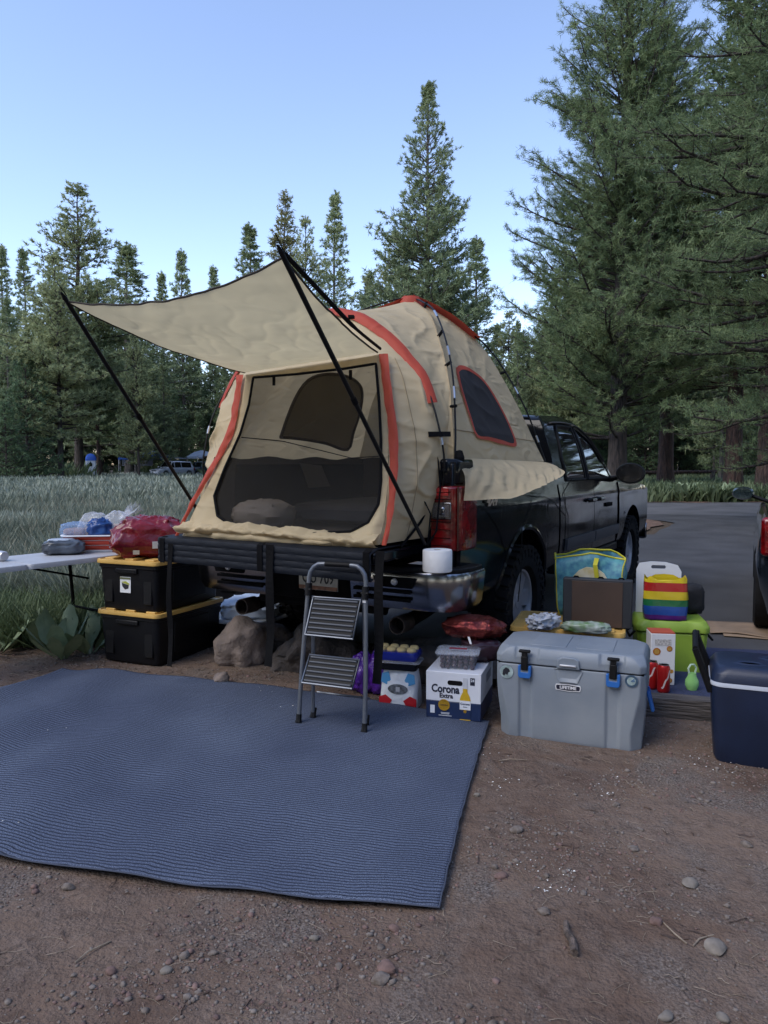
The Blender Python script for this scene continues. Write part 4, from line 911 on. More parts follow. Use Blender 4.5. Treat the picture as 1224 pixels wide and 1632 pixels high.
a = MB(); p_ = [on_plane(u, v, (0, .74, 0), (0, 1, 0)) for u, v in ((478, 738), (512, 742), (526, 775), (492, 778))]
a.add(p_, [(0, 1, 2, 3)]); a.build('storage_pocket', mat('pocket_grey', (.11, .105, .10), .8), tent, solid=.004)
# awning
M_hem = mat('awning_hem_tape', (.035, .028, .022), .8)
AR, AL = Vector((-1.40, -.775, 2.356)), Vector((-1.41, .66, 2.31)); TR, TL = outer[15] + Vector((-.01, 0, .012)), outer[0] + Vector((-.01, 0, .012))
rows_ = []
for i in range(81):
    s = i / 80; row = []
    for k in range(97):
        t = k / 96; p = AR.lerp(AL, t).lerp(TR.lerp(TL, t), s)
        p.z -= .060 * 4 * t * (1 - t) * (1 - s) ** 1.2 + .040 * 4 * s * (1 - s)
        p += (TR - AR) * (.05 * 4 * t * (1 - t) * (1 - s))
        dl = min(t, 1 - t); p.z += .012 * math.sin(math.pi * s) * mn.fractal(Vector((p.x * 3 + p.y, p.y * 2.2, 1)), 1, 2, 4) + .012 * math.sin(math.pi * t) ** .5 * mn.noise(Vector((t * 14 * (1 - s) + 3, s * 3, 0))) * (1 - s)
        cr_ = sum((1 - abs(mn.noise(Vector((p.x * f1 + p.y * f2, p.y * f1 * 1.3 - p.x * f2 * .5, f1))))) ** 9 for f1, f2 in ((2.5, 1.2), (4.1, -2.0), (1.3, 3.3)))
        p.z -= .009 * cr_ * math.sin(math.pi * s) ** .4 * math.sin(math.pi * t) ** .4
        row.append(p)
    rows_.append(row)
aw = fabric('awning', rows_, M_awning)
for nm, ln in (('awning_hem', rows_[0]), ('awning_hem', [r_[0] for r_ in rows_]), ('awning_hem', [r_[-1] for r_ in rows_])):
    a = MB(); a.tube([p + Vector((0, 0, .0)) for p in ln], .0055, 6); a.build(nm, M_hem, aw, smooth=True)
a = MB(); q0 = [AR + Vector((0, 0, .02)), AR.lerp(TR, .3) + Vector((0, -.02, -.005)), AR.lerp(TR, .62) + Vector((0, -.03, -.02)), TR + Vector((0, -.02, .02))]
a.tube(smooth_curve(q0, 16), [.012] * 10 + [.009] * 6, 6); a.build('awning_strap', M_trim, aw, smooth=True)
a = MB(); a.box(AR.lerp(TR, .56) + Vector((0, -.05, 0)), (.04, .03, .015), rz=.4); a.build('strap_buckle', M_trim, aw)
for A_, B_ in ((AR, Vector((-.19, -.87, .975))), (AL, Vector((-.05, .93, .97)))):
    a = MB(); a.tube([A_ + (A_ - B_).normalized() * .03, A_.lerp(B_, .4), B_], [.0125, .0125, .011], 10); po = a.build('awning_pole', M_pole, tent, smooth=True)
    a = MB(); a.tube([A_ + (A_ - B_).normalized() * .02, A_ + (A_ - B_).normalized() * .06], [.014, .004], 8); a.build('pole_tip', M_trim, po, smooth=True); a = MB(); a.tube([A_.lerp(B_, .42), A_.lerp(B_, .44)], .015, 10); a.build('pole_joint', M_trim, po, smooth=True)
    a = MB(); a.tube([A_ + Vector((0, 0, .03)), A_ + Vector((-.06, .0 , .09))], .003, 4); a.build('tie_cord', M_trim, po)
# zipper pulls hanging inside the door
for u, v in ((438, 600), (560, 590)):
    p = on_plane(u, v, DP0, DN); a = MB(); a.box(p + Vector((-.01, 0, -.03)), (.01, .018, .06)); a.build('door_toggle', M_trim, tent)
# side flap over the bed rail
T_ = smooth_curve([(.09, -.925, 1.482), (.6, -.930, 1.476), (1.2, -.930, 1.468), (1.8, -.935, 1.458), (2.0, -.945, 1.44)], 60)
B_ = smooth_curve([on_plane(u, v, (0, y, 0), (0, 1, 0)) for u, v, y in ((739, 798, -1.02), (765, 797, -1.08), (790, 795, -1.13), (815, 794, -1.19), (840, 785, -1.24), (868, 772, -1.27), (894, 759, -1.28))], 60)
rows_ = []
for i in range(60):
    row = []
    for k in range(15):
        t = k / 14; p = T_[i] * (1 - t) + B_[i] * t
        fold = .018 * math.sin(math.pi * t) * math.sin(i * .5 + t * 5) + .016 * t * math.sin(i * .8 - t * 3) * (i / 60) + .02 * mn.noise(Vector((i * .13, t * 2, 0))) * t
        row.append((p[0], p[1] - .03 * math.sin(math.pi * t) - abs(fold), p[2]))
    rows_.append(row)
fl = fabric('bed_flap', rows_)
a = MB(); a.ribbon([(.78, -1.185, 1.205), (.86, -1.09, 1.0), (1.0, -1.04, .7), (1.05, -1.0, .45)], .018, up=(0, -1, 0)); a.build('flap_strap', M_trim, fl)
a = MB(); a.ribbon([(1.42, -1.275, 1.34), (1.9, -1.06, 1.2), (2.25, -1.01, 1.0), (2.27, -1.01, .6)], .012, up=(0, -1, 0)); a.build('flap_strap', M_trim, fl)
a = MB(); a.ribbon([(-.02, -.86, 1.6), (-.05, -.9, 1.3), (-.10, -.9, 1.05), (-.14, -.86, .96)], .02, up=(0, -1, 0)); a.build('corner_strap', M_trim, tent)
a = MB(); a.ribbon([(-.14, -.80, 1.30), (-.12, -.87, 1.15), (-.14, -.86, .96)], .014, up=(0, -1, 0)); a.build('corner_strap', M_trim, tent)
# straps hanging from the tailgate to the ground
for (u0, v0), (u1, v1), (u2, v2), w in (((430, 868), (430, 960), (427, 1062), .05), ((606, 878), (603, 960), (600, 1090), .05), ((272, 866), (269, 960), (270, 1062), .035)):
    p0, p1, p2 = [on_plane(u, v, (-.645, 0, 0), (1, 0, 0)) for u, v in ((u0, v0), (u1, v1), (u2, v2))]
    if p2.z < .02: p2.z = .02
    pts = smooth_curve([p0, p0.lerp(p1, .5) + Vector((0, .003, 0)), p1, p1.lerp(p2, .5) + Vector((.01, -.004, 0)), p2], 24)
    a = MB(); a.ribbon([Vector(p) for p in pts], w, up=lambda s: (-1, .25 * math.sin(s * 9) - .3, 0)); a.build('hanging_strap', M_trim, tent)
# bedding seen through the door
def bag_mesh(sx, sy, sz, seed, nu=36, nv=22, e=.6, wr=.06, wf=3.0, pinch=0.0, flat=True, twist=0.0):
    """rounded crumpled sack resting on z=0, size sx, sy, sz"""
    rows_ = []
    sg = lambda c, p: math.copysign(abs(c) ** p, c)
    for i in range(nv + 1):
        ph = -math.pi / 2 + math.pi * i / nv; row = []
        for k in range(nu):
            th = 2 * math.pi * k / nu; x = sg(math.cos(ph), e) * sg(math.cos(th), e); y = sg(math.cos(ph), e) * sg(math.sin(th), e); z = sg(math.sin(ph), e)
            n_ = 1 + wr * (.8 * mn.fractal(Vector((x * wf + seed, y * wf, z * wf)), 1, 2, 3) + 1.1 * ((1 - abs(mn.noise(Vector((x * wf * .9, y * wf * .9 + seed, z * wf * .6))))) ** 6 - .35) + .5 * ((1 - abs(mn.noise(Vector((x * wf * 2.2, y * wf * 2.2 + seed, z * wf * 1.4))))) ** 5 - .3))
            s_ = 1 - pinch * max(0, z) ** 1.5
            zz_ = (z * n_ + 1) / 2 * sz
            row.append(Vector((x * n_ * sx / 2 * s_, y * n_ * sy / 2 * s_, max(0, zz_) if flat else zz_)))
        rows_.append(row)
    mb = MB(); mb.grid(rows_, close=True); return mb
def put(mb, name, m, label=None, cat=None, locn=(0, 0, 0), rz=0, group=None, parent=None, **k):
    o = mb.build(name, m, parent, **k); o.location = locn; o.rotation_euler = (0, 0, rz)
    if parent is None: tag(o, label, cat, group)
    return o
def W(x, y, z): return TRUCK_O + FX * x + FY * y + Vector((0, 0, z))
put(bag_mesh(.34, .42, .20, 2, e=.8, wr=.08), 'pillow', cloth_mat('pillow_cloth', (.16, .135, .115), 0, .8), 'brownish pillow lying just inside the tent door at its lower left', 'pillow', W(-.22, .30, 1.01), TRUCK_RZ, smooth=True)
put(bag_mesh(1.5, 1.3, .16, 5, e=.45, wr=.03), 'sleeping_bag', cloth_mat('sleeping_cloth', (.045, .045, .055), 0, .8), 'dark sleeping bag spread on the tent floor behind the door screen', 'sleeping bag', W(1.0, -.05, 1.01), TRUCK_RZ, smooth=True)

# ================================================================ RUG
m, nt, b = newmat('blue_ribbed_rug'); N = nt.nodes.new; Lk = nt.links.new
uvn = N('ShaderNodeUVMap'); mp = N('ShaderNodeMapping'); Lk(uvn.outputs[0], mp.inputs[0]); mp.inputs['Scale'].default_value = (1, 1, 1)
nz = N('ShaderNodeTexNoise'); nz.inputs['Scale'].default_value = 4.5; nz.inputs['Detail'].default_value = 3; Lk(mp.outputs[0], nz.inputs[0])
sp = N('ShaderNodeSeparateXYZ'); Lk(mp.outputs[0], sp.inputs[0])
ad = N('ShaderNodeMath'); ad.operation = 'MULTIPLY_ADD'; Lk(nz.outputs[0], ad.inputs[0]); ad.inputs[1].default_value = .060; Lk(sp.outputs[1], ad.inputs[2])
ml = N('ShaderNodeMath'); ml.operation = 'MULTIPLY'; Lk(ad.outputs[0], ml.inputs[0]); ml.inputs[1].default_value = 2 * math.pi / .0170
sn = N('ShaderNodeMath'); sn.operation = 'SINE'; Lk(ml.outputs[0], sn.inputs[0])
mr = N('ShaderNodeMapRange'); mr.inputs[1].default_value = -1; mr.inputs[2].default_value = -.35; Lk(sn.outputs[0], mr.inputs[0])
n2 = N('ShaderNodeTexNoise'); n2.inputs['Scale'].default_value = 260; n2.inputs['Detail'].default_value = 3; Lk(mp.outputs[0], n2.inputs[0])
n3 = N('ShaderNodeTexNoise'); n3.inputs['Scale'].default_value = 1.3; n3.inputs['Detail'].default_value = 6; Lk(mp.outputs[0], n3.inputs[0])
c1 = N('ShaderNodeValToRGB'); c1.color_ramp.elements[0].position = .38; c1.color_ramp.elements[1].position = .66
c1.color_ramp.elements[0].color = (.034, .047, .084, 1); c1.color_ramp.elements[1].color = (.18, .222, .325, 1); Lk(n2.outputs[0], c1.inputs[0])
c2 = N('ShaderNodeValToRGB'); c2.color_ramp.elements[0].position = .35; c2.color_ramp.elements[1].position = .7; c2.color_ramp.elements[0].color = (.74, .72, .72, 1); c2.color_ramp.elements[1].color = (1.12, 1.08, 1.0, 1); Lk(n3.outputs[0], c2.inputs[0])
mu = N('ShaderNodeMix'); mu.data_type = 'RGBA'; mu.blend_type = 'MULTIPLY'; mu.inputs[0].default_value = 1; Lk(c1.outputs[0], mu.inputs[6]); Lk(c2.outputs[0], mu.inputs[7])
mg = N('ShaderNodeMix'); mg.data_type = 'RGBA'; Lk(mr.outputs[0], mg.inputs[0]); mg.inputs[6].default_value = (.024, .030, .048, 1); Lk(mu.outputs[2], mg.inputs[7]); Lk(mg.outputs[2], b.inputs['Base Color'])
b.inputs['Roughness'].default_value = .95; b.inputs['Specular IOR Level'].default_value = .2
hs = N('ShaderNodeMath'); hs.operation = 'MULTIPLY_ADD'; Lk(n2.outputs[0], hs.inputs[0]); hs.inputs[1].default_value = .5; Lk(mr.outputs[0], hs.inputs[2])
bp = N('ShaderNodeBump'); bp.inputs['Strength'].default_value = 1; bp.inputs['Distance'].default_value = .0035; Lk(hs.outputs[0], bp.inputs['Height']); Lk(bp.outputs[0], b.inputs['Normal'])
M_rug = m
c00, c10, c11, c01 = Vector((-2.80, 3.17)), Vector((.179, 2.364)), Vector((.585, 4.13)), Vector((-2.24, 5.19))
nu, nv = 190, 120; rows_, uvs = [], []
for j in range(nv + 1):
    t = j / nv; row = []
    for i in range(nu + 1):
        s = i / nu; p = c00.lerp(c10, s).lerp(c01.lerp(c11, s), t)
        p += Vector((.28, .95)) * (.16 * 4 * s * (1 - s) * t ** 2 - .11 * 4 * s * (1 - s) * (1 - t) ** 2)
        p += Vector((1, 0)) * (-.012 * math.sin(t * math.pi) * s)
        q = s * 3.1 + t * .35; f = max(0.06, 1 - s * .95)
        z = .005 + .021 * f ** .8 * (1 + math.sin(q * 10.5 + 1.6 * mn.noise(Vector((s * 2, t * 3, 0))))) * (.55 + .45 * math.sin(t * 2.4 + s * 5)) + .007 * (1 + mn.noise(Vector((s * 9, t * 5, 2))))
        z += .006 * max(0, math.sin(q * 5 + 1)) * (1 - abs(2 * t - 1)) + max(0, ground_z(p.x, p.y)) + .004
        if j in (0,): z -= .004
        row.append((p.x + .006 * mn.noise(Vector((s * 20, t * 20, 5))) * (i in (0, nu)), p.y + .012 * mn.noise(Vector((s * 12, 0, 7))) * (j in (0, nv)), z)); uvs.append((s * 3.05, t * 1.85))
    rows_.append(row)
rug = MB(); rug.grid(rows_); rug = rug.build('outdoor_rug', M_rug, smooth=True, angle=180, fix=False)
uvl = rug.data.uv_layers.new(name='UVMap'); vi = np.empty(len(rug.data.loops), dtype=np.int32); rug.data.loops.foreach_get('vertex_index', vi)
uvl.data.foreach_set('uv', np.array(uvs, dtype=np.float32)[vi].ravel())
q_ = rug.modifiers.new('solid', 'SOLIDIFY'); q_.thickness = .003; q_.offset = -1
tag(rug, 'large blue ribbed rug spread over the dirt in front of the tent', 'rug')
eb = MB(); eb.tube([Vector(p) + Vector((0, 0, .001)) for p in rows_[0]], .005, 5); eb.tube([Vector(r_[-1]) + Vector((0, 0, .001)) for r_ in rows_], .005, 5)
eb2 = MB(); eb2.tube([Vector(p) for p in rows_[0]] + [Vector(r_[-1]) for r_ in rows_[1:]], .003, 5); eb2.build('rug_edging', mat('rug_edge', (.05, .06, .09), .9), rug, smooth=True)
rug_bvh = BVHTree.FromObject(rug, bpy.context.evaluated_depsgraph_get())
def rug_z(x, y):
    h = rug_bvh.ray_cast(Vector((x, y, 1)), Vector((0, 0, -1))); return h[0].z if h[0] else ground_z(x, y)

# ================================================================ STONES, GRAVEL, LITTER
def rock_mb(sx, sy, sz, seed, sub=3, rough=.18, facet=.25):
    bm = bmesh.new(); bmesh.ops.create_icosphere(bm, subdivisions=sub, radius=1)
    r_ = random.Random(seed); planes = [(Vector((r_.uniform(-1, 1), r_.uniform(-1, 1), r_.uniform(-1, 1))).normalized(), r_.uniform(.62, .9)) for _ in range(9)]
    for v in bm.verts:
        c = v.co.copy()
        for n_, d_ in planes:
            k = c.dot(n_)
            if k > d_: c -= n_ * (k - d_) * (.6 + facet)
        c *= 1 + rough * mn.fractal(c * 1.6 + Vector((seed, 0, 0)), 1, 2, 5) + rough * .25 * mn.noise(c * 7)
        v.co = Vector((c.x * sx / 2, c.y * sy / 2, c.z * sz / 2))
    mb = MB(); mb.add([v.co.copy() for v in bm.verts], [[v.index for v in f.verts] for f in bm.faces]) if bm.verts.index_update() is None else 0
    bm.free(); return mb
M_rock = mat('basalt_rock', (.11, .088, .078), .92, col2=(.26, .205, .175), vscale=3.5, bump=1, bscale=16, bdist=.03)
M_rock_d = mat('dark_lava_rock', (.035, .030, .028), .95, col2=(.095, .078, .07), vscale=6, bump=1, bscale=14, bdist=.04)
def rock(mb, name, m, label, x, y, z, rz=0, group=None, cat='rock'):
    return put(mb, name, m, label, cat, (x, y, z), rz, group, smooth=True, angle=50)
q = G(384, 1060); rock(rock_mb(.42, .46, .40, 4, 4), 'boulder', M_rock, 'reddish grey boulder on the dirt left of the hanging strap', q.x, q.y + .12, .115, .4)
q = G(500, 1070); rock(rock_mb(.66, .50, .46, 9, 4, .3), 'boulder', M_rock_d, 'dark pitted boulder behind the step ladder', q.x, q.y + .16, .09, .1)
q = G(352, 1087); rock(rock_mb(.125, .10, .09, 12, 3), 'stone', M_rock, 'fist sized stone touching the foot of the reddish boulder', q.x, q.y, .03)
q = G(405, 985, 0); rock(rock_mb(.5, .35, .30, 21, 3), 'boulder', M_rock_d, 'grey rock under the tailgate behind the reddish boulder', -.95, 5.75, .08, .2)
rock(rock_mb(1.0, .5, .36, 15, 4, .25), 'boulder', M_rock_d, 'long low dark rock under the right end of the truck bumper', .38, 5.05, .08, -.45)
M_pebble = mat('pebble_stone', (.105, .082, .068), .9, col2=(.22, .185, .16), vscale=30, bump=.5, bscale=60)
M_pebble_w = mat('pale_pebble', (.185, .16, .135), .85, var=.2, vscale=30)
M_pebble_r = mat('reddish_pebble', (.16, .10, .085), .9, var=.3, vscale=30)
rg = random.Random(77)
spec = [(823, 1323, 22, 0, 'flat stone near the right edge of the rug, below the grey cooler'), (1140, 1507, 34, 1, 'pale egg shaped stone, largest at the lower right'), (607, 1563, 30, 0, 'squarish stone leaning on a smaller one near the bottom centre'),
        (615, 1545, 34, 2, 'tilted stone behind the squarish stone near the bottom centre'), (982, 1281, 14, 0, 'small square stone below the white flakes in front of the grey cooler'), (866, 1455, 20, 0, 'rounded stone right of the near rug corner among small gravel'),
        (798, 1395, 22, 2, 'oval stone beside the near right corner of the rug'), (1100, 1407, 26, 1, 'pale flat stone on the right, above the egg shaped stone'), (1062, 1613, 26, 1, 'smooth grey stone at the bottom right corner area'),
        (1152, 1613, 20, 1, 'small pale stone at the very bottom right'), (108, 1412, 20, 0, 'stone just below the left near edge of the rug'), (176, 1545, 18, 2, 'lone brownish stone at the lower left'),
        (340, 1517, 16, 0, 'small round stone at the lower centre left'), (264, 1545, 18, 1, 'light stone in the gravel patch at the lower left'), (540, 1540, 14, 0, 'small stone left of the pair at the bottom centre'),
        (500, 1493, 16, 1, 'pale stone under the middle of the rug edge'), (628, 1477, 18, 2, 'stone just below the rug near its right corner'), (1046, 1467, 20, 2, 'reddish stone beside the thin twig on the right'),
        (1190, 1346, 18, 0, 'stone at the right edge below the navy cooler'), (760, 1268, 12, 1, 'small pale stone beside the right rug edge, halfway up'), (930, 1420, 14, 0, 'small stone left of the short thick stick'), (1010, 1352, 16, 0, 'low stone right of the white flakes in the middle of the dirt')]
for k, (u, v, w, c, lb) in enumerate(spec):
    q = G(u, v); wm = w / F_PX * (q - Vector((0, 0, EYE))).length * 1.0
    rock(rock_mb(wm, wm * rg.uniform(.6, .9), wm * rg.uniform(.45, .7), 30 + k, 2, .12), 'stone', (M_pebble, M_pebble_w, M_pebble_r)[c], lb, q.x, q.y, ground_z(q.x, q.y) + wm * .10, rg.uniform(0, 3), None, 'stone')
def scatter_rocks(name, n, szf, mats, seed, clump=True, label=''):
    r_ = np.random.default_rng(seed); ico = bmesh.new(); bmesh.ops.create_icosphere(ico, subdivisions=1, radius=1); bv = np.array([v.co[:] for v in ico.verts]); ico.verts.index_update(); bf = np.array([[v.index for v in f.verts] for f in ico.faces]); ico.free()
    Vs, Fs, Ms, off = [], [], [], 0
    while len(Vs) < n:
        Y = .9 + r_.random() ** 1.2 * 5.4; X = r_.uniform(-.62, .62) * (Y + .6)
        if clump and mn.fractal(Vector((X * 1.6, Y * 1.6, 2.2)), 1, 2, 3) < r_.normal(.05, .22): continue
        if rug_bvh.ray_cast(Vector((X, Y, 1)), Vector((0, 0, -1)))[0]: continue
        s = szf(r_); v = bv * (1 + r_.normal(0, .16, (len(bv), 1))) * np.array([1, r_.uniform(.6, 1), r_.uniform(.4, .75)]) * s; a = r_.uniform(0, 6.28)
        v = v @ np.array([[math.cos(a), math.sin(a), 0], [-math.sin(a), math.cos(a), 0], [0, 0, 1]]); Vs.append(v + [X, Y, ground_z(X, Y) + s * .15]); Fs.append(bf + off); off += len(bv); Ms.append(np.full(len(bf), r_.integers(0, len(mats))))
    o = obj_from(np_mesh(name, np.concatenate(Vs), np.concatenate(Fs), mats, np.concatenate(Ms)), name); return tag(o, label, 'gravel', kind='stuff')
scatter_rocks('gravel', 21000, lambda r: min(.012, .0022 + abs(r.normal(0, .0030))), [M_pebble, M_pebble_r, M_pebble], 3, label='fine gravel strewn over the dirt around the rug')
scatter_rocks('pebbles', 620, lambda r: r.uniform(.007, .016), [M_pebble, M_pebble, M_pebble_r], 4, label='pebbles lying about the dirt')
def litter(name, n, L, w, m, seed, label, region=(0.9, 5.6), kink=.25, cat='litter', avoid=True):
    r_ = random.Random(seed); mb = MB(); k = 0
    while k < n:
        Y = r_.uniform(*region); X = r_.uniform(-.6, .6) * (Y + .6)
        if avoid and rug_bvh.ray_cast(Vector((X, Y, 1)), Vector((0, 0, -1)))[0]: continue
        k += 1; a = r_.uniform(0, 6.28); l = L * r_.uniform(.4, 1.2); z = ground_z(X, Y) + .004; pts = []
        for i in range(4): pts.append(Vector((X + math.cos(a) * l * i / 3, Y + math.sin(a) * l * i / 3, z + .003 * math.sin(i * 2)))); a += r_.uniform(-kink, kink)
        mb.tube(pts, w * r_.uniform(.6, 1.3), 3, cap=False)
    return tag(mb.build(name, m, fix=False), label, cat, kind='stuff')
M_straw = mat('dry_needle', (.24, .19, .14), .9, var=.3, vscale=40); M_twig = mat('brown_twig', (.085, .055, .042), .95, var=.4, vscale=30)
litter('dry_needles', 1300, .07, .0008, M_straw, 1, 'dry pine needles scattered over the dirt'); litter('twigs', 150, .07, .0022, M_twig, 2, 'small brown twigs on the dirt')
litter('dark_duff_bits', 1500, .03, .0022, mat('duff_bits', (.05, .035, .026), .95), 9, 'dark bark crumbs and duff around the rocks', (4.4, 7.0)); litter('straw_by_plants', 900, .11, .0012, M_straw, 10, 'dry straw around the leafy plants', (4.7, 6.6))
mb = MB(); r_ = random.Random(12)
for cu, cv, n in ((880, 1412, 16), (895, 1385, 10), (805, 1250, 14), (968, 1255, 12), (1110, 1215, 14), (840, 1380, 6), (1150, 1225, 8), (770, 1200, 5), (1210, 1370, 5), (10, 1320, 3), (430, 1102, 8), (90, 1168, 2), (985, 1235, 7), (460, 1125, 3)):
    for k in range(n):
        q = G(cu + r_.gauss(0, 15), cv + r_.gauss(0, 8)); s = r_.uniform(.0015, .0045); z = max(ground_z(q.x, q.y), rug_z(q.x, q.y)) + .004; a = r_.uniform(0, 3)
        mb.add([(q.x + s * math.cos(a + d_) * f_, q.y + s * math.sin(a + d_) * f_, z + h_) for d_, f_, h_ in ((0, 1.4, 0), (1.4, .8, .002), (3, 1.1, .001), (4.6, .9, .003))], [(0, 1, 2, 3)])
tag(mb.build('white_flakes', mat('eggshell_white', (.78, .77, .74), .8), fix=False), 'tiny white flakes dropped on the dirt', 'flakes', kind='stuff')
q = G(908, 1500); st = MB(); st.tube([(0, -.07, .012), (.006, -.02, .014), (-.004, .03, .013), (.003, .075, .012)], [.012, .013, .011, .010], 9); put(st, 'stick', mat('stick_bark', (.10, .075, .062), .95, var=.5, vscale=60, bump=1, bscale=90), 'short thick bark covered stick lying on the dirt at the lower right', 'stick', (q.x, q.y, ground_z(q.x, q.y)), -.05, smooth=True)
for u, v, ln, a, lb in ((1095, 1500, .12, 1.9, 'thin straw coloured twig right of the thick stick'), (120, 1530, .12, 1.0, 'thin pale twig at the lower left'), (1105, 1503, .10, .6, 'thin bent twig beside the egg shaped stone'), (795, 1212, .14, .12, 'dark twig in front of the grey cooler near the rug')):
    q = G(u, v); st = MB(); st.tube([(0, 0, .004), (ln * .4, .006, .008), (ln, -.004, .004)], .0025, 5); put(st, 'twig', M_straw, lb, 'twig', (q.x, q.y, ground_z(q.x, q.y)), a, smooth=True)

# ================================================================ STEP LADDER
M_ladder = mat('grey_ladder_paint', (.14, .155, .185), .35, metal=.5, rvar=.08); M_tread = mat('ladder_tread', (.075, .083, .10), .6, bump=.1, bscale=100)
f0 = Vector((-.472, 4.10, 0)); f1 = Vector((-.105, 3.95, 0)); f0.z = rug_z(f0.x, f0.y); f1.z = rug_z(f1.x, f1.y)
lad = thing('step_ladder', 'grey two step folding ladder leaning against the tailgate', 'step ladder', (f0 + f1) / 2, math.atan2(f1.y - f0.y, f1.x - f0.x))
W_ = (f1 - f0).length; TI = R(6); LN = .885
def LP(s, t, n): return Vector((s, t * math.sin(TI) - n * math.cos(TI) * -1 * -1, t * math.cos(TI) + n * math.sin(TI)))    # across, up the frame, out towards the viewer
hw0, hw1 = W_ / 2, .172
fr = MB(); pts = [LP(-hw0, .012, 0), LP(-hw0 * .97, .30, 0), LP(-hw1 * 1.02, .70, 0), LP(-hw1, LN - .09, 0)]
pts += [LP(-hw1 + .075 * (1 - math.cos(a)), LN - .09 + .085 * math.sin(a), 0) for a in np.linspace(.2, math.pi / 2, 6)]
fr.tube(smooth_curve(pts + [Vector((-p.x, p.y, p.z)) for p in pts[::-1]], 60), .0125, 10); fo = fr.build('front_frame', M_ladder, lad, smooth=True)
g_ = MB(); g_.tube([LP(-.075, LN - .004, 0), LP(.075, LN - .004, 0)], .0145, 10); g_.build('grip', M_blackplastic, fo, smooth=True)
g_ = MB(); g_.ribbon([LP(hw1 + .001, LN - .20, .0132), LP(hw1, LN - .13, .0132)], .018, up=LP(0, 0, 1) - LP(0, 0, 0), th=.001); g_.build('sticker', M_white, fo)
rf = MB(); yb = .105
rpts = [Vector((-hw0 + .035, yb, .012)), LP(-hw1 + .018, .70, -.02)]
for s_ in (-1, 1): rf.tube([Vector((s_ * -p.x, p.y, p.z)) for p in rpts], .0105, 8)
rfo = MB(); rfo.tube([Vector((-hw0 + .035, yb, .012)), LP(-hw1 + .018, .70, -.022)], .0105, 8); rfo.build('rear_leg', M_ladder, lad, smooth=True)
rfo = MB(); rfo.tube([Vector((hw0 - .035, yb, .012)), LP(hw1 - .018, .70, -.022)], .0105, 8); rfo.build('rear_leg', M_ladder, lad, smooth=True)
c_ = MB(); c_.tube([Vector((-hw0 + .035, yb + .05, .13)), Vector((hw0 - .035, yb + .05, .13))], .006, 6); c_.build('cross_bar', M_ladder, lad, smooth=True)
for sx_, sy_, top_ in ((-hw0, 0, LP(-hw0, .045, 0)), (hw0, 0, LP(hw0, .045, 0)), (-hw0 + .035, yb, Vector((-hw0 + .035, yb + .015, .05))), (hw0 - .035, yb, Vector((hw0 - .035, yb + .015, .05)))):
    c_ = MB(); c_.tube([Vector((sx_, sy_ - .004, .0)), Vector((sx_, sy_, .012)), top_], [.021, .017, .0155], 8); c_.build('rubber_foot', M_blackplastic, lad, smooth=True)
for t0, t1, wd in ((.235, .375, .300), (.495, .695, .285)):
    # tread panel nearly parallel to the frame, lower edge standing out
    A = LP(0, t0, .075); B = LP(0, t1, -.005); d_ = B - A; up_ = d_.normalized(); n_ = Vector((0, -up_.z, up_.y))
    def TP_(s, f_, o_): return A + d_ * f_ + n_ * o_ + Vector((s, 0, 0))
    p_ = MB(); p_.add([TP_(-wd / 2, 0, 0), TP_(wd / 2, 0, 0), TP_(wd / 2, 1, 0), TP_(-wd / 2, 1, 0), TP_(-wd / 2, 0, -.02), TP_(wd / 2, 0, -.02), TP_(wd / 2, 1, -.02), TP_(-wd / 2, 1, -.02)], [(0, 1, 2, 3), (7, 6, 5, 4), (0, 4, 5, 1), (1, 5, 6, 2), (2, 6, 7, 3), (3, 7, 4, 0)])
    st_ = p_.build('step', M_blackplastic, lad, bevel=.008)
    nr = int(round((t1 - t0) / .0245))
    for k in range(nr):
        f_ = (k + .5) / nr; p_ = MB(); h = .0062 / d_.length
        p_.add([TP_(-wd / 2 + .010, f_ - h, .002), TP_(wd / 2 - .010, f_ - h, .002), TP_(wd / 2 - .010, f_ + h, .002), TP_(-wd / 2 + .010, f_ + h, .002), TP_(-wd / 2 + .012, f_ - h * .5, .009), TP_(wd / 2 - .012, f_ - h * .5, .009), TP_(wd / 2 - .012, f_ + h * .5, .009), TP_(-wd / 2 + .012, f_ + h * .5, .009)], [(4, 5, 6, 7), (0, 1, 5, 4), (1, 2, 6, 5), (2, 3, 7, 6), (3, 0, 4, 7)])
        p_.build('tread_rib', M_tread, st_, bevel=.0015)
    fr_ = MB(); fr_.tube([TP_(-wd / 2, 0, .0), TP_(wd / 2, 0, 0), TP_(wd / 2, 1, 0), TP_(-wd / 2, 1, 0), TP_(-wd / 2, 0, 0)], .006, 6); fr_.build('step_rim', M_ladder, st_, smooth=True)
for s_ in (-1, 1):
    c_ = MB(); c_.tube([LP(s_ * hw1, .70, .004), LP(s_ * hw1, .77, .0)], .019, 10); c_.tube([LP(s_ * hw1 - .02, .735, .01), LP(s_ * hw1 + .02, .735, .01)], .009, 8); hg = c_.build('hinge', M_blackplastic, lad, smooth=True)

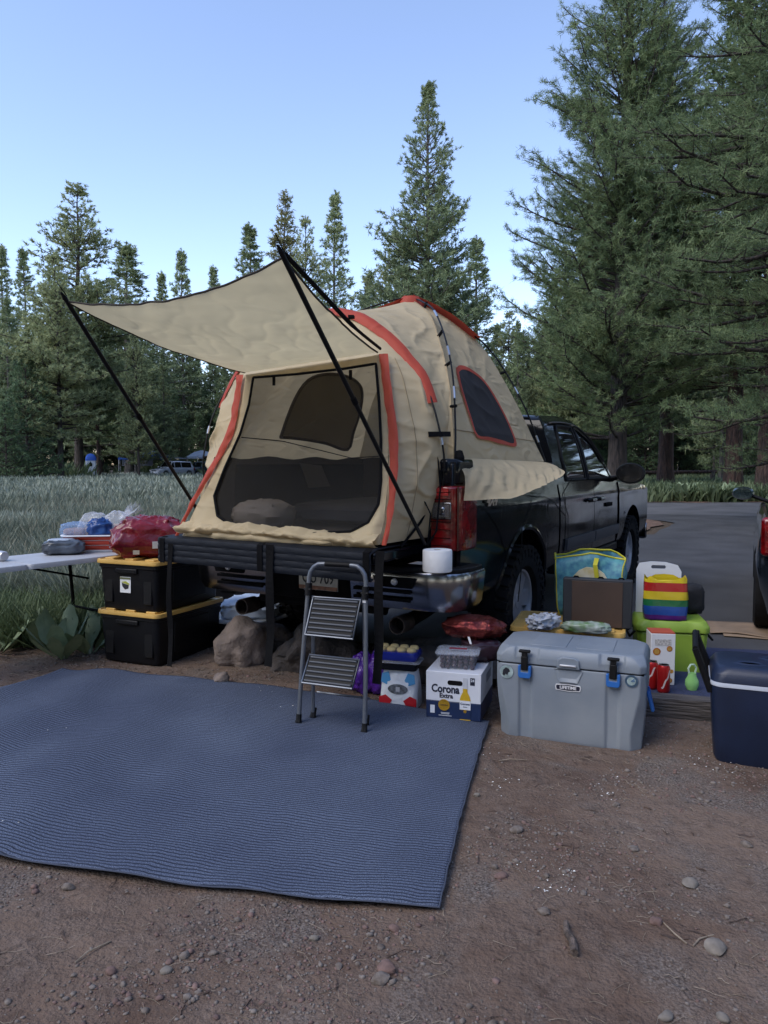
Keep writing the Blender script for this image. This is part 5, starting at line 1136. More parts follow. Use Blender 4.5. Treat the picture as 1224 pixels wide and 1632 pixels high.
# ================================================================ STORAGE TOTES
M_tote = mat('black_tote_plastic', (.005, .0055, .0075), .42, spec=.25, bump=.1, bscale=30, rvar=.08); M_lid = mat('yellow_tote_lid', (.62, .38, .10), .45, var=.08, vscale=6)
def rrect(w, d, r, n=5):
    out = []
    for cx, cy, a0 in ((w / 2 - r, d / 2 - r, 0), (-w / 2 + r, d / 2 - r, 90), (-w / 2 + r, -d / 2 + r, 180), (w / 2 - r, -d / 2 + r, 270)):
        out += [(cx + r * math.cos(R(a0 + 90 * k / n)), cy + r * math.sin(R(a0 + 90 * k / n))) for k in range(n + 1)]
    return out
def shell(levels, close_top=True):
    """stack of outlines (w, d, r, z)"""
    mb = MB(); rows_ = [[(x, y, z) for x, y in rrect(w, d, r)] for w, d, r, z in levels]; mb.grid(rows_, close=True); n = len(rows_[0])
    mb.f.append(tuple(range(n))[::-1]); mb.m.append(0)
    if close_top: mb.f.append(tuple(len(mb.v) - n + i for i in range(n))); mb.m.append(0)
    return mb
def tote(w, d, h, label, locn, rz, group, sticker=False, name='storage_tote'):
    t = thing(name, label, 'storage tote', locn, rz, group)
    b_ = shell([(w * .86, d * .90, .03, 0), (w * .87, d * .91, .035, .012), (w * .925, d * .945, .04, h - .07), (w * .95, d * .965, .04, h - .065), (w * .95, d * .965, .04, h - .035)]).build('bin', M_tote, t, smooth=True, angle=35)
    for s_ in (-1, 1):
        a = MB(); a.box((s_ * w * .31, -d * .462, h * .45), (w * .13, .012, h * .62), rx=R(-2)); a.build('bin_rib', M_tote, b_, bevel=.005)
        a = MB(); a.box((s_ * w * .455, 0, h * .45), (.012, d * .5, h * .62), ry=R(2 * s_)); a.build('bin_rib', M_tote, b_, bevel=.005)
    a = MB(); a.box((0, -d * .475, h - .085), (w * .34, .03, .035)); a.build('handle', M_tote, b_, bevel=.006)
    l = shell([(w, d, .05, h - .036), (w * 1.005, d * 1.005, .052, h - .028), (w * .995, d * .995, .05, h - .008), (w * .95, d * .965, .045, h - .006), (w * .94, d * .955, .045, h - .014)])
    lo = l.build('lid', M_lid, t, smooth=True, angle=30)
    for k in (-.30, .02, .34):
        a = MB(); a.box((k * w, -d * .40, h - .006), (w * .14, .10, .018)); a.build('lid_rib', M_lid, lo, bevel=.004)
    for k in (-1, 0, 1):
        a = MB(); a.box((w * .30 * k, d * .05, h - .008), (.02, d * .70, .014)); a.build('lid_rib', M_lid, lo, bevel=.004)
    if sticker:
        a = MB(); a.box((-.02, -d * .468 - .002, h * .50), (.098, .003, .115), rx=R(-2)); so = a.build('label_sticker', mat('sticker_white', (.68, .69, .70), .4), b_, bevel=.001)
        y_ = -d * .468 - .005
        a = MB(); a.prism([(-.055, .50 * h + .02), (-.015, .50 * h + .028), (.018, .50 * h + .012), (.012, .50 * h + .002), (-.028, .50 * h + .012)], y_, y_ - .001, 'y'); a.build('printed_lid', mat('print_green', (.35, .38, .05), .5), so)
        a = MB(); a.prism([(-.052, .50 * h + .014), (-.028, .50 * h + .008), (.012, .50 * h - .0), (.008, .50 * h - .025), (-.022, .50 * h - .034), (-.046, .50 * h - .012)], y_ + .0005, y_ - .0005, 'y'); a.build('printed_bin', M_ink, so)
        a = MB(); a.box((-.02, y_, h * .5 + .048), (.096, .001, .014)); a.build('printed_band', mat('print_olive', (.12, .13, .06), .5), so)
    return t
ra = math.atan2(5.256 - 5.494, -1.55 + 2.055)
cen = Vector((-1.70, 5.76, 0)); ta = R(-24)
tote(.585, .80, .385, 'lower black tote with a yellow lid in the stack beside the tailgate', (cen.x, cen.y, 0), ta, 'black totes stacked by the tailgate')
tote(.575, .79, .375, 'upper black tote with a yellow lid and a white sticker, under the red bag', (cen.x - .005, cen.y, .383), ta + .01, 'black totes stacked by the tailgate', True)
tote(.50, .62, .36, 'black tote with a yellow lid half hidden under the left side of the truck', (-1.32, 7.25, .0), R(-28), None)
tt = thing('storage_bin', 'clear lidded dark bin with pale cloth between the totes and the boulder', 'storage bin', (-1.10, 6.25, 0), R(-24))
shell([(.50, .62, .04, 0), (.54, .66, .05, .17)]).build('bin', M_tote, tt, smooth=True, angle=35)
shell([(.56, .68, .05, .17), (.57, .69, .05, .18), (.55, .67, .05, .20)]).build('lid', film_mat('clear_lid', (.75, .8, .88), .55), tt, smooth=True, angle=35)
o_ = bag_mesh(.46, .56, .17, 31, wr=.1); put(o_, 'folded_cloth', mat('pale_cloth', (.45, .52, .62), .7, bump=.6, bscale=20), 'pale blue cloth showing inside the clear lidded bin', 'cloth', (-1.10, 6.25, .165), 0, smooth=True)
M_redbag = mat('red_plastic_bag', (.20, .008, .016), .22, col2=(.11, .004, .010), vscale=5, bump=.7, bscale=6, bdist=.03)
rb = put(bag_mesh(.54, .40, .30, 7, nu=72, nv=46, e=.62, wr=.11, wf=1.9, pinch=.30), 'plastic_bag', M_redbag, 'shiny dark red plastic bag slumped on the upper black tote', 'bag', (cen.x - .06, cen.y - .12, .752), .3, smooth=True, angle=180)
a = MB(); a.box((.05, -.205, .105), (.055, .006, .05), rz=.15); a.build('barcode_label', mat('label_white', (.6, .6, .58), .5), rb)
a = MB(); a.box((-.09, -.20, .055), (.045, .006, .03), rz=-.2); a.build('price_label', mat('label_tan', (.4, .35, .28), .5), rb)

# ================================================================ FOLDING TABLE AND WHAT IS ON IT
M_table = mat('white_table_plastic', (.42, .43, .45), .5, bump=.1, bscale=80, var=.05)
tdir = Vector((.59, .80, 0)).normalized(); tn_ = Vector((-.80, .59, 0)).normalized()
near_r = Vector((-1.90, 5.93, 0)); TL_ = 1.85; TW = .60
tc_ = near_r - tdir * TL_ / 2 + tn_ * TW / 2
tb = thing('folding_table', 'white plastic folding table reaching in from the left edge', 'table', (tc_.x, tc_.y, 0), math.atan2(tdir.y, tdir.x))
for s_ in (-1, 1):
    a = shell([(TL_ / 2 - .004, TW, .03, .715), (TL_ / 2 - .004, TW, .035, .742), (TL_ / 2 - .012, TW - .01, .035, .75)]); o = a.build('tabletop', M_table, tb, smooth=True, angle=35); o.location = (s_ * TL_ / 4, 0, 0)
for s_ in (-1, 1):
    for q_ in (-1, 1):
        a = MB(); x_ = s_ * (TL_ / 2 - .30); a.tube([(x_, q_ * .25, .71), (x_ + s_ * .03, q_ * .26, .36), (x_ + s_ * .04, q_ * .26, .0)], .014, 8); a.build('leg', M_dark, tb, smooth=True)
    a = MB(); a.tube([(s_ * (TL_ / 2 - .27), -.26, .30), (s_ * (TL_ / 2 - .27), .26, .30)], .010, 6); a.build('leg_brace', M_dark, tb, smooth=True)
    a = MB(); a.tube([(s_ * (TL_ / 2 - .29), 0, .55), (s_ * .10, 0, .70)], .009, 6); a.build('fold_strut', M_dark, tb, smooth=True)
bq = Vector((-2.27, 6.05, .751))
bs = thing('collapsible_basin', 'red and white collapsible basin full of bread bags on the table', 'basin', bq, .15)
M_bred = mat('basin_red', (.55, .055, .025), .5); M_bwhite = mat('basin_white', (.62, .63, .66), .45)
lv = [(.36, .26, 0), (.40, .29, .02), (.44, .32, .055), (.47, .34, .06), (.48, .35, .095), (.51, .37, .10), (.52, .38, .128)]
for (w0, d0, z0), (w1, d1, z1), m_, nm in ((lv[0], lv[1], M_bwhite, 'base'), (lv[1], lv[2], M_bred, 'red_band'), (lv[2], lv[3], M_bwhite, 'white_band'), (lv[3], lv[4], M_bred, 'red_band'), (lv[4], lv[5], M_bwhite, 'white_band'), (lv[5], lv[6], M_bred, 'red_band')):
    mb = MB(); mb.grid([[(x, y, z0) for x, y in rrect(w0, d0, .06)], [(x, y, z1) for x, y in rrect(w1, d1, .07)]], close=True)
    if nm == 'base': n = 24; mb.f.append(tuple(range(n))[::-1]); mb.m.append(0)
    mb.build(nm, m_, bs, smooth=True, solid=.004)
mb = MB(); mb.tube([(x, y, .133) for x, y in rrect(.54, .40, .08)] + [(.27 - .0, .12, .133)], .012, 6, flat=.6); mb.build('rim', M_bwhite, bs, smooth=True)
M_film = film_mat('clear_bag_film', (.82, .86, .95), .27, bscale=18); M_bluef = mat('blue_bag_film', (.010, .045, .19), .22, col2=(.03, .10, .30), vscale=8, bump=.8, bscale=18)
M_bread = mat('bread_crust', (.36, .20, .115), .8, col2=(.55, .38, .26), vscale=7, bump=.3, bscale=30)
def at_b(dx, dy, dz): return (bq.x + dx, bq.y + dy, bq.z + dz)
bd = thing('bread_bag', 'clear twisted bag of bread loaves at the right of the basin', 'bag', at_b(.13, 0, .05), .2)
bag_mesh(.22, .20, .16, 3, wr=.05).build('loaf', M_bread, bd, smooth=True)
bag_mesh(.27, .25, .26, 41, nu=48, nv=30, wr=.09, wf=2.4, pinch=.5).build('film', M_film, bd, smooth=True, angle=180)
mb = MB()
for k in range(9):
    a_ = k * .7; mb.add([Vector((.02 + .01 * math.cos(a_), .01 * math.sin(a_), .20)), Vector((.03 + .012 * math.cos(a_ + .6), .012 * math.sin(a_ + .6), .20)), Vector((.16 + .05 * math.cos(a_ + .4), .05 * math.sin(a_ + .4), .27 + .05 * math.sin(a_ * 1.7))), Vector((.13 + .05 * math.cos(a_), .05 * math.sin(a_), .30 + .04 * math.sin(a_)))], [(0, 1, 2, 3)])
mb.build('twisted_neck', M_film, bd, fix=False)
bd = thing('bread_bag', 'clear bag of brown rolls in the middle of the basin, beside the blue bag', 'bag', at_b(-.06, .03, .06), 0)
for k, (x_, y_, z_) in enumerate(((-.05, -.03, .04), (.04, -.04, .03), (-.03, .05, .06), (.05, .04, .07), (0, 0, .11))):
    o = bag_mesh(.10, .09, .08, 50 + k, 18, 12, wr=.03).build('roll', M_bread, bd, smooth=True); o.location = (x_, y_, z_)
bag_mesh(.25, .22, .24, 44, nu=48, nv=30, wr=.09, wf=2.4, pinch=.35).build('film', M_film, bd, smooth=True, angle=180)
put(bag_mesh(.19, .16, .16, 60, nu=44, nv=28, wr=.22, wf=3, pinch=.3), 'plastic_bag', M_bluef, 'crumpled deep blue bag in the basin between the bread bags', 'bag', at_b(.03, -.10, .10), .3, smooth=True, angle=180)
bd = thing('bun_bag', 'bag of buns with pale blue print at the left of the basin', 'bag', at_b(-.20, -.02, .08), .1)
for k, (x_, y_) in enumerate(((-.04, 0), (.04, -.01), (0, .05))):
    o = bag_mesh(.10, .09, .07, 70 + k, 18, 12, wr=.03).build('bun', M_bread, bd, smooth=True); o.location = (x_, y_, .03)
bag_mesh(.22, .18, .15, 46, nu=48, nv=26, wr=.08, wf=2.4).build('film', film_mat('blue_tint_film', (.32, .50, .85), .35, bscale=18), bd, smooth=True, angle=180)
gp = put(bag_mesh(.30, .19, .11, 80, nu=44, nv=26, wr=.10, e=.6), 'food_pouch', mat('dark_pouch', (.030, .036, .045), .3, col2=(.10, .12, .15), vscale=7, bump=.7, bscale=14), 'dark grey printed pouch with a clear top lying on the table left of the basin', 'pouch', (-2.46, 5.78, .752), .2, smooth=True, angle=180)
a = bag_mesh(.20, .14, .03, 81, nu=24, nv=12, wr=.1); o = a.build('clear_window', film_mat('pouch_window', (.6, .68, .8), .7), gp, smooth=True); o.location = (-.02, .02, .09)
a = MB(); a.lathe([(.001, 0), (.033, 0), (.036, .01), (.036, .11), (.03, .12), (.001, .12)], 20, Matrix.Rotation(R(90), 4, 'Y')); put(a, 'steel_mug', M_rim, 'silver can lying at the far left end of the table', 'can', (-2.80, 5.42, .788), -.6, smooth=True)

# ================================================================ THINGS BY THE BUMPER
def quad_frame(A, B):
    d_ = (B - A); return math.atan2(d_.y, d_.x), d_.length
A_, B_c = G(679, 1148), G(766, 1157); rz_c, wc_ = quad_frame(A_, B_c); dep = .40; hb = .265
cxm = (A_ + B_c) / 2 + Vector((-math.sin(rz_c), math.cos(rz_c), 0)) * dep / 2
zc = rug_z(A_.x, A_.y)
cb = thing('beer_carton', 'white and navy beer carton standing on the far right corner of the rug', 'carton', (cxm.x, cxm.y, zc), rz_c)
M_cw = mat('carton_white', (.60, .62, .68), .4, var=.03, vscale=9, bump=.1, bscale=12); M_cn = mat('carton_navy', (.010, .022, .070), .35); M_gold = mat('carton_gold', (.55, .33, .03), .4); M_cink = mat('carton_black', (.012, .014, .03), .4)
a = MB(); a.box((0, 0, hb * .37 / 2), (wc_, dep, hb * .37)); a.build('lower_half', M_cn, cb, bevel=.003)
a = MB(); a.box((0, 0, hb * (1 + .37) / 2 + .0005), (wc_ + .001, dep + .001, hb * .63)); up_ = a.build('upper_half', M_cw, cb, bevel=.003)
fy_ = -dep / 2 - .0015
a = MB(); a.prism([(x, z + .207) for x, z in rrect(.085, .026, .012)], fy_ - .0005, fy_ + .004, 'y'); ho = a.build('hand_hole', M_dark, up_); ho.location.x = .01
text('carton_lettering', 'Corona', .062, M_cink, up_, face_M((-.045, fy_, .168), (1, 0, 0), (0, 0, 1)), bold=.0022, sx=.82, depth=.0006)
text('carton_lettering', 'Extra', .036, M_cink, up_, face_M((-.040, fy_, .130), (1, 0, 0), (0, 0, 1)), bold=.0012, depth=.0006)
a = MB(); a.box((.108, fy_, .222), (.026, .001, .042)); k_ = a.build('count_patch', M_cink, up_); text('count_lettering', '24', .020, M_cw, k_, face_M((.108, fy_ - .001, .228), (1, 0, 0), (0, 0, 1)), depth=.0006, bold=.0006)
a = MB(); a.lathe([(.001, 0), (.033, 0)], 24, face_M((-.052, fy_ - .001, .078), (1, 0, 0), (0, 0, 1))); gd = a.build('gold_seal', M_gold, cb, fix=False)
text('seal_lettering', 'CORONA', .011, M_cink, gd, face_M((-.052, fy_ - .002, .078), (1, 0, 0), (0, 0, 1)), depth=.0004)
a = MB(); a.box((-.118, fy_, .050), (.026, .001, .045)); a.build('barcode', M_cw, cb)
for z_, w_ in ((.034, .05), (.028, .045), (.018, .075)):
    a = MB(); a.box((-.045, fy_, z_), (w_, .001, .0028)); a.build('small_print', M_cw, cb)
# bottle printed on the front
bx = .068
def flat_poly(name, pts, m_, y, parent): a = MB(); a.prism(pts, y, y + .0008, 'y'); return a.build(name, m_, parent)
M_beer = mat('beer_yellow', (.50, .32, .015), .35)
flat_poly('printed_bottle', [(bx - .030, .002), (bx + .030, .002), (bx + .030, .118), (bx + .024, .140), (bx + .013, .160), (bx + .013, .185), (bx - .013, .185), (bx - .013, .160), (bx - .024, .140), (bx - .030, .118)], M_beer, fy_ - .0014, cb)
flat_poly('printed_neck', [(bx - .0135, .180), (bx + .0135, .180), (bx + .0125, .238), (bx + .008, .240), (bx - .008, .240), (bx - .0125, .238)], mat('neck_grey', (.45, .47, .52), .4), fy_ - .0020, cb)
flat_poly('bottle_label', [(bx - .0305, .062), (bx + .0305, .062), (bx + .0305, .112), (bx - .0305, .112)], M_cw, fy_ - .0022, cb)
flat_poly('bottle_label_navy', [(bx - .0305, .008), (bx + .0305, .008), (bx + .0305, .060), (bx - .0305, .060)], M_cn, fy_ - .0022, cb)
text('label_lettering', 'Corona', .017, M_cn, cb, face_M((bx, fy_ - .003, .094), (1, 0, 0), (0, 0, 1)), depth=.0003, bold=.0004); text('label_lettering', 'Extra', .010, M_cn, cb, face_M((bx, fy_ - .003, .078), (1, 0, 0), (0, 0, 1)), depth=.0003)
a = MB(); a.lathe([(.001, 0), (.009, 0)], 14, face_M((bx, fy_ - .003, .052), (1, 0, 0), (0, 0, 1))); a.build('label_seal', M_gold, cb, fix=False)
a = MB(); a.box((wc_ / 2 + .0015, .05, .20), (.001, .16, .05)); a.build('side_print', mat('side_print_grey', (.25, .27, .32), .5), cb)
ztop = zc + hb
# grape box
gb = thing('grape_box', 'clear clamshell of dark grapes on top of the beer carton', 'fruit box', (cxm.x - .02, cxm.y - .06, ztop + .001), rz_c + .1)
g1 = shell([(.20, .15, .02, 0), (.24, .18, .025, .085)]); g1.build('tray', film_mat('clear_tray', (.7, .75, .85), .10, bump=.2), gb, smooth=True, angle=35)
g1 = shell([(.245, .185, .025, .085), (.25, .19, .025, .092), (.22, .16, .03, .102)]); g1.build('lid', film_mat('clear_tray_lid', (.8, .85, .95), .22, bump=.3), gb, smooth=True, angle=35)
gm = MB(); r_ = random.Random(4)
for i in range(6):
    for j in range(5):
        for k in range(3):
            c = Vector(((i - 2.5) * .033 + r_.gauss(0, .004), (j - 2) * .031 + r_.gauss(0, .004), .016 + k * .024 + r_.gauss(0, .003)))
            gm.lathe([(.001, -.014), (.011, -.010), (.0150, 0), (.011, .010), (.001, .014)], 8, Matrix.Translation(c) @ Matrix.Rotation(r_.uniform(0, 3), 4, 'X'))
tag(gm.build('grapes', mat('dark_grape', (.030, .012, .022), .35), gb, smooth=True), kind='stuff')
a = MB(); a.box((0, 0, .1035), (.10, .03, .001)); a.build('label', mat('grape_label', (.25, .03, .05), .4), gb)
put(bag_mesh(.22, .20, .13, 90, wr=.12, nu=40, nv=24), 'fruit_bag', mat('plum_bag', (.028, .012, .020), .3, bump=.7, bscale=16), 'dark bag of plums on the carton under the red foil bag', 'bag', (cxm.x + .13, cxm.y + .09, ztop + .001), .2, smooth=True, angle=180)
M_foil = mat('red_foil', (.20, .045, .038), .22, metal=.75, col2=(.12, .015, .015), vscale=16, bump=1, bscale=14, bdist=.03)
fb = bag_mesh(.37, .22, .13, 93, nu=60, nv=30, e=.85, wr=.10, wf=2.4); fbo = put(fb, 'crisp_bag', M_foil, 'puffy red foil snack bag lying on top of the plum bag', 'bag', (cxm.x + .09, cxm.y + .12, ztop + .125), rz_c + .05, smooth=True, angle=180)
a = MB(); a.ribbon([(-.02, -.09, .03), (.0, -.11, -.02), (.02, -.10, -.08)], .012, up=(0, -1, .2)); a.build('twist_strip', M_white, fbo)
# drinks bag with blue and red print, tray and rolls on top
pb = thing('ice_bag', 'white bag with blue and red shapes and dark oval emblem, left of the beer carton', 'bag', (.105, 4.50, rug_z(.1, 4.45)), rz_c)
pm = shell([(.235, .16, .03, 0), (.235, .16, .04, .06), (.225, .15, .05, .15), (.20, .12, .04, .225)]); po = pm.build('bag_body', mat('white_film', (.62, .65, .70), .25, bump=.8, bscale=16, bdist=.02), pb, smooth=True, angle=60)
def on_front(name, pts, m_, off=0.0):
    a = MB(); a.prism(pts, -.0835 - off, -.079, 'y', fn=lambda q: (q[0], q[1] + max(0, (q[2] - .06)) * .10, q[2])); return a.build(name, m_, po)
M_pb = mat('print_blue', (.06, .25, .48), .3); M_pr = mat('print_red', (.42, .012, .02), .3)
on_front('blue_shape', [(-.10, .20), (-.06, .212), (-.045, .165), (-.07, .135), (-.105, .15)], M_pb); on_front('blue_shape', [(.10, .20), (.06, .21), (.04, .165), (.065, .135), (.105, .15)], M_pb)
on_front('red_shape', [(-.115, .01), (-.115, .06), (-.075, .075), (-.035, .045), (-.055, .01)], M_pr); on_front('red_shape', [(.115, .01), (.115, .06), (.075, .075), (.035, .045), (.055, .01)], M_pr)
on_front('oval_emblem', [(.062 * math.cos(t), .112 + .03 * math.sin(t)) for t in np.linspace(0, 2 * math.pi, 20)[:-1]], mat('emblem_grey', (.09, .10, .12), .3, var=.5, vscale=60), .001)
on_front('emblem_letter', [(-.012, .098), (.012, .098), (.012, .125), (-.012, .125)], mat('emblem_light', (.35, .36, .40), .4), .002)
tr_ = thing('food_tray', 'black plastic tray resting on the white bag', 'tray', (.09, 4.50, rug_z(.1, 4.45) + .225), rz_c + .05)
shell([(.24, .15, .02, 0), (.28, .18, .03, .045)]).build('tray', mat('tray_black', (.01, .01, .012), .2, bump=.3, bscale=30), tr_, smooth=True, angle=35)
shell([(.285, .185, .03, .045), (.26, .16, .03, .055)]).build('lid', film_mat('tray_lid', (.6, .6, .65), .3), tr_, smooth=True, angle=35)
rl = thing('roll_pack', 'blue wrapped pack of round yellow rolls on top of the black tray', 'roll pack', (.085, 4.52, rug_z(.1, 4.45) + .281), rz_c)
shell([(.26, .17, .03, 0), (.275, .185, .04, .03), (.26, .17, .04, .05)]).build('wrapper', mat('royal_blue_film', (.012, .022, .22), .2, bump=.6, bscale=20), rl, smooth=True, angle=60)
for i in range(4):
    for j in range(2):
        a = MB(); a.lathe([(.028, 0), (.030, .012), (.022, .024), (.001, .029)], 14); o = a.build('roll', mat('roll_yellow', (.52, .40, .18), .7, var=.15, vscale=20) if not (i or j) else bpy.data.materials['roll_yellow'], rl, smooth=True); o.location = ((i - 1.5) * .062, (j - .5) * .066, .045)
M_purple = mat('purple_film', (.060, .012, .21), .2, col2=(.10, .03, .30), vscale=6, bump=.9, bscale=12, bdist=.03)
q = G(612, 1112); put(bag_mesh(.20, .19, .29, 95, nu=44, nv=34, e=.7, wr=.10, wf=2.6, pinch=.35), 'snack_bag', M_purple, 'tall purple bag just left of the white bag with red print', 'bag', (q.x, q.y + .10, max(0, rug_z(q.x, q.y))), .1, smooth=True, angle=180)
q = G(580, 1108); put(bag_mesh(.20, .17, .25, 97, nu=44, nv=34, e=.7, wr=.12, wf=2.8, pinch=.4), 'snack_bag', M_purple, 'purple bag seen through the right leg of the step ladder', 'bag', (q.x, q.y + .08, max(0, rug_z(q.x, q.y))), .5, smooth=True, angle=180)

# ================================================================ GREY COOLER
M_cool = mat('grey_cooler_plastic', (.175, .205, .245), .5, bump=.3, bscale=220, bdist=.002, col2=(.235, .26, .29), vscale=3, rvar=.12)
M_latch = mat('latch_blue', (.02, .12, .40), .4)
A_, B_c = G(792, 1166), G(1024, 1197); rzq, wq = quad_frame(A_, B_c); dq = .44
ctr = (A_ + B_c) / 2 + Vector((-math.sin(rzq), math.cos(rzq), 0)) * dq / 2
ck = thing('cooler', 'big grey hard cooler with black and blue latches in front of the truck wheel', 'cooler', (ctr.x, ctr.y, ground_z(ctr.x, ctr.y) - .004), rzq)
def cool_shell(levels, fw, fin):
    """body outline with two vertical grooves in the front face"""
    mb = MB(); rows_ = []
    for w, d, z, gd, ch in levels:
        hx, hy = w / 2, d / 2; g0, g1 = fw
        front = [(-hx + ch, -hy), (-g1, -hy), (-g1 + .012, -hy + gd), (-g0 - .012, -hy + gd), (-g0, -hy), (g0, -hy), (g0 + .012, -hy + gd), (g1 - .012, -hy + gd), (g1, -hy), (hx - ch, -hy)]
        rows_.append([(x, y, z) for x, y in front + [(hx, -hy + ch), (hx, hy - ch), (hx - ch, hy), (-hx + ch, hy), (-hx, hy - ch), (-hx, -hy + ch)]])
    mb.grid(rows_, close=True); n = len(rows_[0]); mb.f += [tuple(range(n))[::-1], tuple(len(mb.v) - n + i for i in range(n))]; mb.m += [0, 0]; return mb
WQ = wq + .02; Hb = .405
body = cool_shell([(WQ * .94, dq * .92, .0, .006, .045), (WQ * .955, dq * .94, .02, .012, .05), (WQ * .965, dq * .96, .10, .012, .06), (WQ * .995, dq * .985, .22, .012, .045), (WQ * 1.0, dq, .30, .012, .03), (WQ * 1.0, dq, Hb, .004, .028)], (.185, .262), 0).build('body', M_cool, ck, bevel=.008, seg=3)
a = MB(); a.box((0, 0, Hb + .003), (WQ * .97, dq * .95, .010)); a.build('gasket', M_dark, ck)
ld = cool_shell([(WQ * 1.005, dq * 1.01, Hb + .006, .002, .03), (WQ * 1.005, dq * 1.01, Hb + .045, .006, .03), (WQ * .98, dq * .96, Hb + .075, .016, .045), (WQ * .95, dq * .90, Hb + .092, .012, .06)], (.15, .285), 0).build('lid', M_cool, ck, bevel=.009, seg=3)
for s_ in (-1, 1):
    a = MB(); a.box((s_ * .12, 0, Hb + .093), (.19, dq * .62, .006)); a.build('lid_panel', M_cool, ld, bevel=.003)
fyq = -dq / 2
for x_ in (-.225, .225):
    lt = MB(); lt.box((x_, fyq - .018, Hb + .052), (.030, .018, .055)); lt.box((x_, fyq - .020, Hb + .015), (.036, .018, .075)); lt.box((x_, fyq - .015, Hb + .078), (.060, .030, .014)); lto = lt.build('latch', M_blackplastic, ck, bevel=.005)
    a = MB(); a.prism([(x_ - .034, Hb + .0), (x_ - .034, Hb - .055), (x_ - .026, Hb - .066), (x_ + .026, Hb - .066), (x_ + .034, Hb - .055), (x_ + .034, Hb), (x_ + .02, Hb), (x_ + .02, Hb - .035), (x_ - .02, Hb - .035), (x_ - .02, Hb)], fyq - .022, fyq + .004, 'y'); a.build('latch_catch', M_latch, lto, bevel=.003)
    a = MB(); a.box((x_, fyq - .012, Hb - .03), (.05, .012, .05)); a.build('latch_seat', M_cool, lto, bevel=.003)
# central lock plate and scoop
a = MB(); a.prism([(-.06, Hb + .002), (.06, Hb + .002), (.055, Hb + .05), (.03, Hb + .064), (-.03, Hb + .064), (-.055, Hb + .05)], fyq - .014, fyq + .01, 'y'); a.build('lid_lip', M_cool, ld, bevel=.005)
a = MB(); a.box((0, fyq - .018, Hb + .022), (.085, .012, .010)); a.build('lock_bar', M_rim, ld, bevel=.003)
a = MB(); a.add([(-.075, fyq - .004, Hb - .003), (.075, fyq - .004, Hb - .003), (.045, fyq - .004, Hb - .075), (-.045, fyq - .004, Hb - .075), (-.05, fyq + .018, Hb - .02), (.05, fyq + .018, Hb - .02), (.035, fyq - .012, Hb - .068), (-.035, fyq - .012, Hb - .068)], [(0, 4, 5, 1), (1, 5, 6, 2), (2, 6, 7, 3), (3, 7, 4, 0), (4, 7, 6, 5)])
a.build('hand_scoop', M_cool, body, bevel=.003)
a = MB(); a.prism([(-.062, Hb - .082), (0, Hb - .078), (.062, Hb - .082), (.066, Hb - .094), (.062, Hb - .112), (0, Hb - .116), (-.062, Hb - .112), (-.066, Hb - .094)], fyq - .004, fyq + .002, 'y'); bd_ = a.build('badge', mat('badge_white', (.68, .68, .70), .4), body)
a = MB(); a.prism([(-.058, Hb - .086), (0, Hb - .082), (.058, Hb - .086), (.061, Hb - .094), (.058, Hb - .108), (0, Hb - .112), (-.058, Hb - .108), (-.061, Hb - .094)], fyq - .0048, fyq + .001, 'y'); a.build('badge_field', M_cink, bd_)
text('badge_lettering', 'LIFETIME', .022, bpy.data.materials['badge_white'], bd_, face_M((0, fyq - .0052, Hb - .097), (1, 0, 0), (0, 0, 1)), bold=.0007, depth=.0006)
def disc_sticker(x, z, r_, m_, parent, nm='sticker', off=.0015):
    a = MB(); a.lathe([(.001, 0), (r_, 0)], 26, face_M((x, fyq - off - .003, z), (1, 0, 0), (0, 0, 1))); return a.build(nm, m_, parent, fix=False)
s1 = disc_sticker(-WQ / 2 + .060, Hb - .045, .036, mat('sticker_pale', (.50, .62, .62), .4), body); a = MB()
a.prism([(-.022, -.016), (-.018, .010), (-.004, .024), (.012, .018), (.020, .004), (.010, -.002), (.004, -.018), (-.004, -.010), (-.012, -.022)], fyq - .0062, fyq - .0052, 'y', fn=lambda q: (q[0] - WQ / 2 + .060, q[1], q[2] + Hb - .045)); a.build('sticker_print', M_ink, s1)
s2 = disc_sticker(WQ / 2 - .070, Hb - .028, .032, mat('sticker_ring', (.10, .17, .26), .4), body); s3 = disc_sticker(WQ / 2 - .070, Hb - .028, .021, bpy.data.materials['sticker_pale'], s2, 'sticker_print', .003)
a = MB(); a.prism([(-.004, -.0), (.012, .016), (.018, -.002), (.002, -.004)], fyq - .0072, fyq - .006, 'y', fn=lambda q: (q[0] + WQ / 2 - .070, q[1], q[2] + Hb - .028)); a.build('sticker_hand', bpy.data.materials['sticker_ring'], s2)
a = MB(); a.tube([(WQ / 2 + .002, -.10, .30), (WQ / 2 + .03, -.10, .20), (WQ / 2 + .03, -.02, .18), (WQ / 2 + .002, -.02, .30)], .009, 6); a.build('side_handle', M_latch, ck, smooth=True)

# ================================================================ GROUP BEHIND THE COOLER
rzb = R(-18)
tote(.74, .60, .345, 'black tote with a yellow lid behind the grey cooler, carrying the bags', (1.28, 5.16, .022), rzb, None)
ZT = .022 + .340
nb_ = put(bag_mesh(.22, .12, .10, 101, nu=50, nv=26, e=.8, wr=.3, wf=3), 'paper_wrapper', mat('printed_paper', (.60, .62, .66), .5, col2=(.35, .36, .40), vscale=18, bump=.6, bscale=14), 'crumpled white printed wrapper on the yellow lid behind the grey cooler', 'wrapper', (1.04, 4.90, ZT), .5, smooth=True, angle=60)
put(bag_mesh(.30, .10, .07, 103, nu=40, nv=18, e=.7, wr=.15), 'snack_bag', mat('green_print_film', (.10, .20, .05), .3, col2=(.40, .44, .42), vscale=14, bump=.6, bscale=20), 'flat green and white bag in front of the brown panel', 'bag', (1.30, 4.80, ZT), rzb, smooth=True, angle=180)
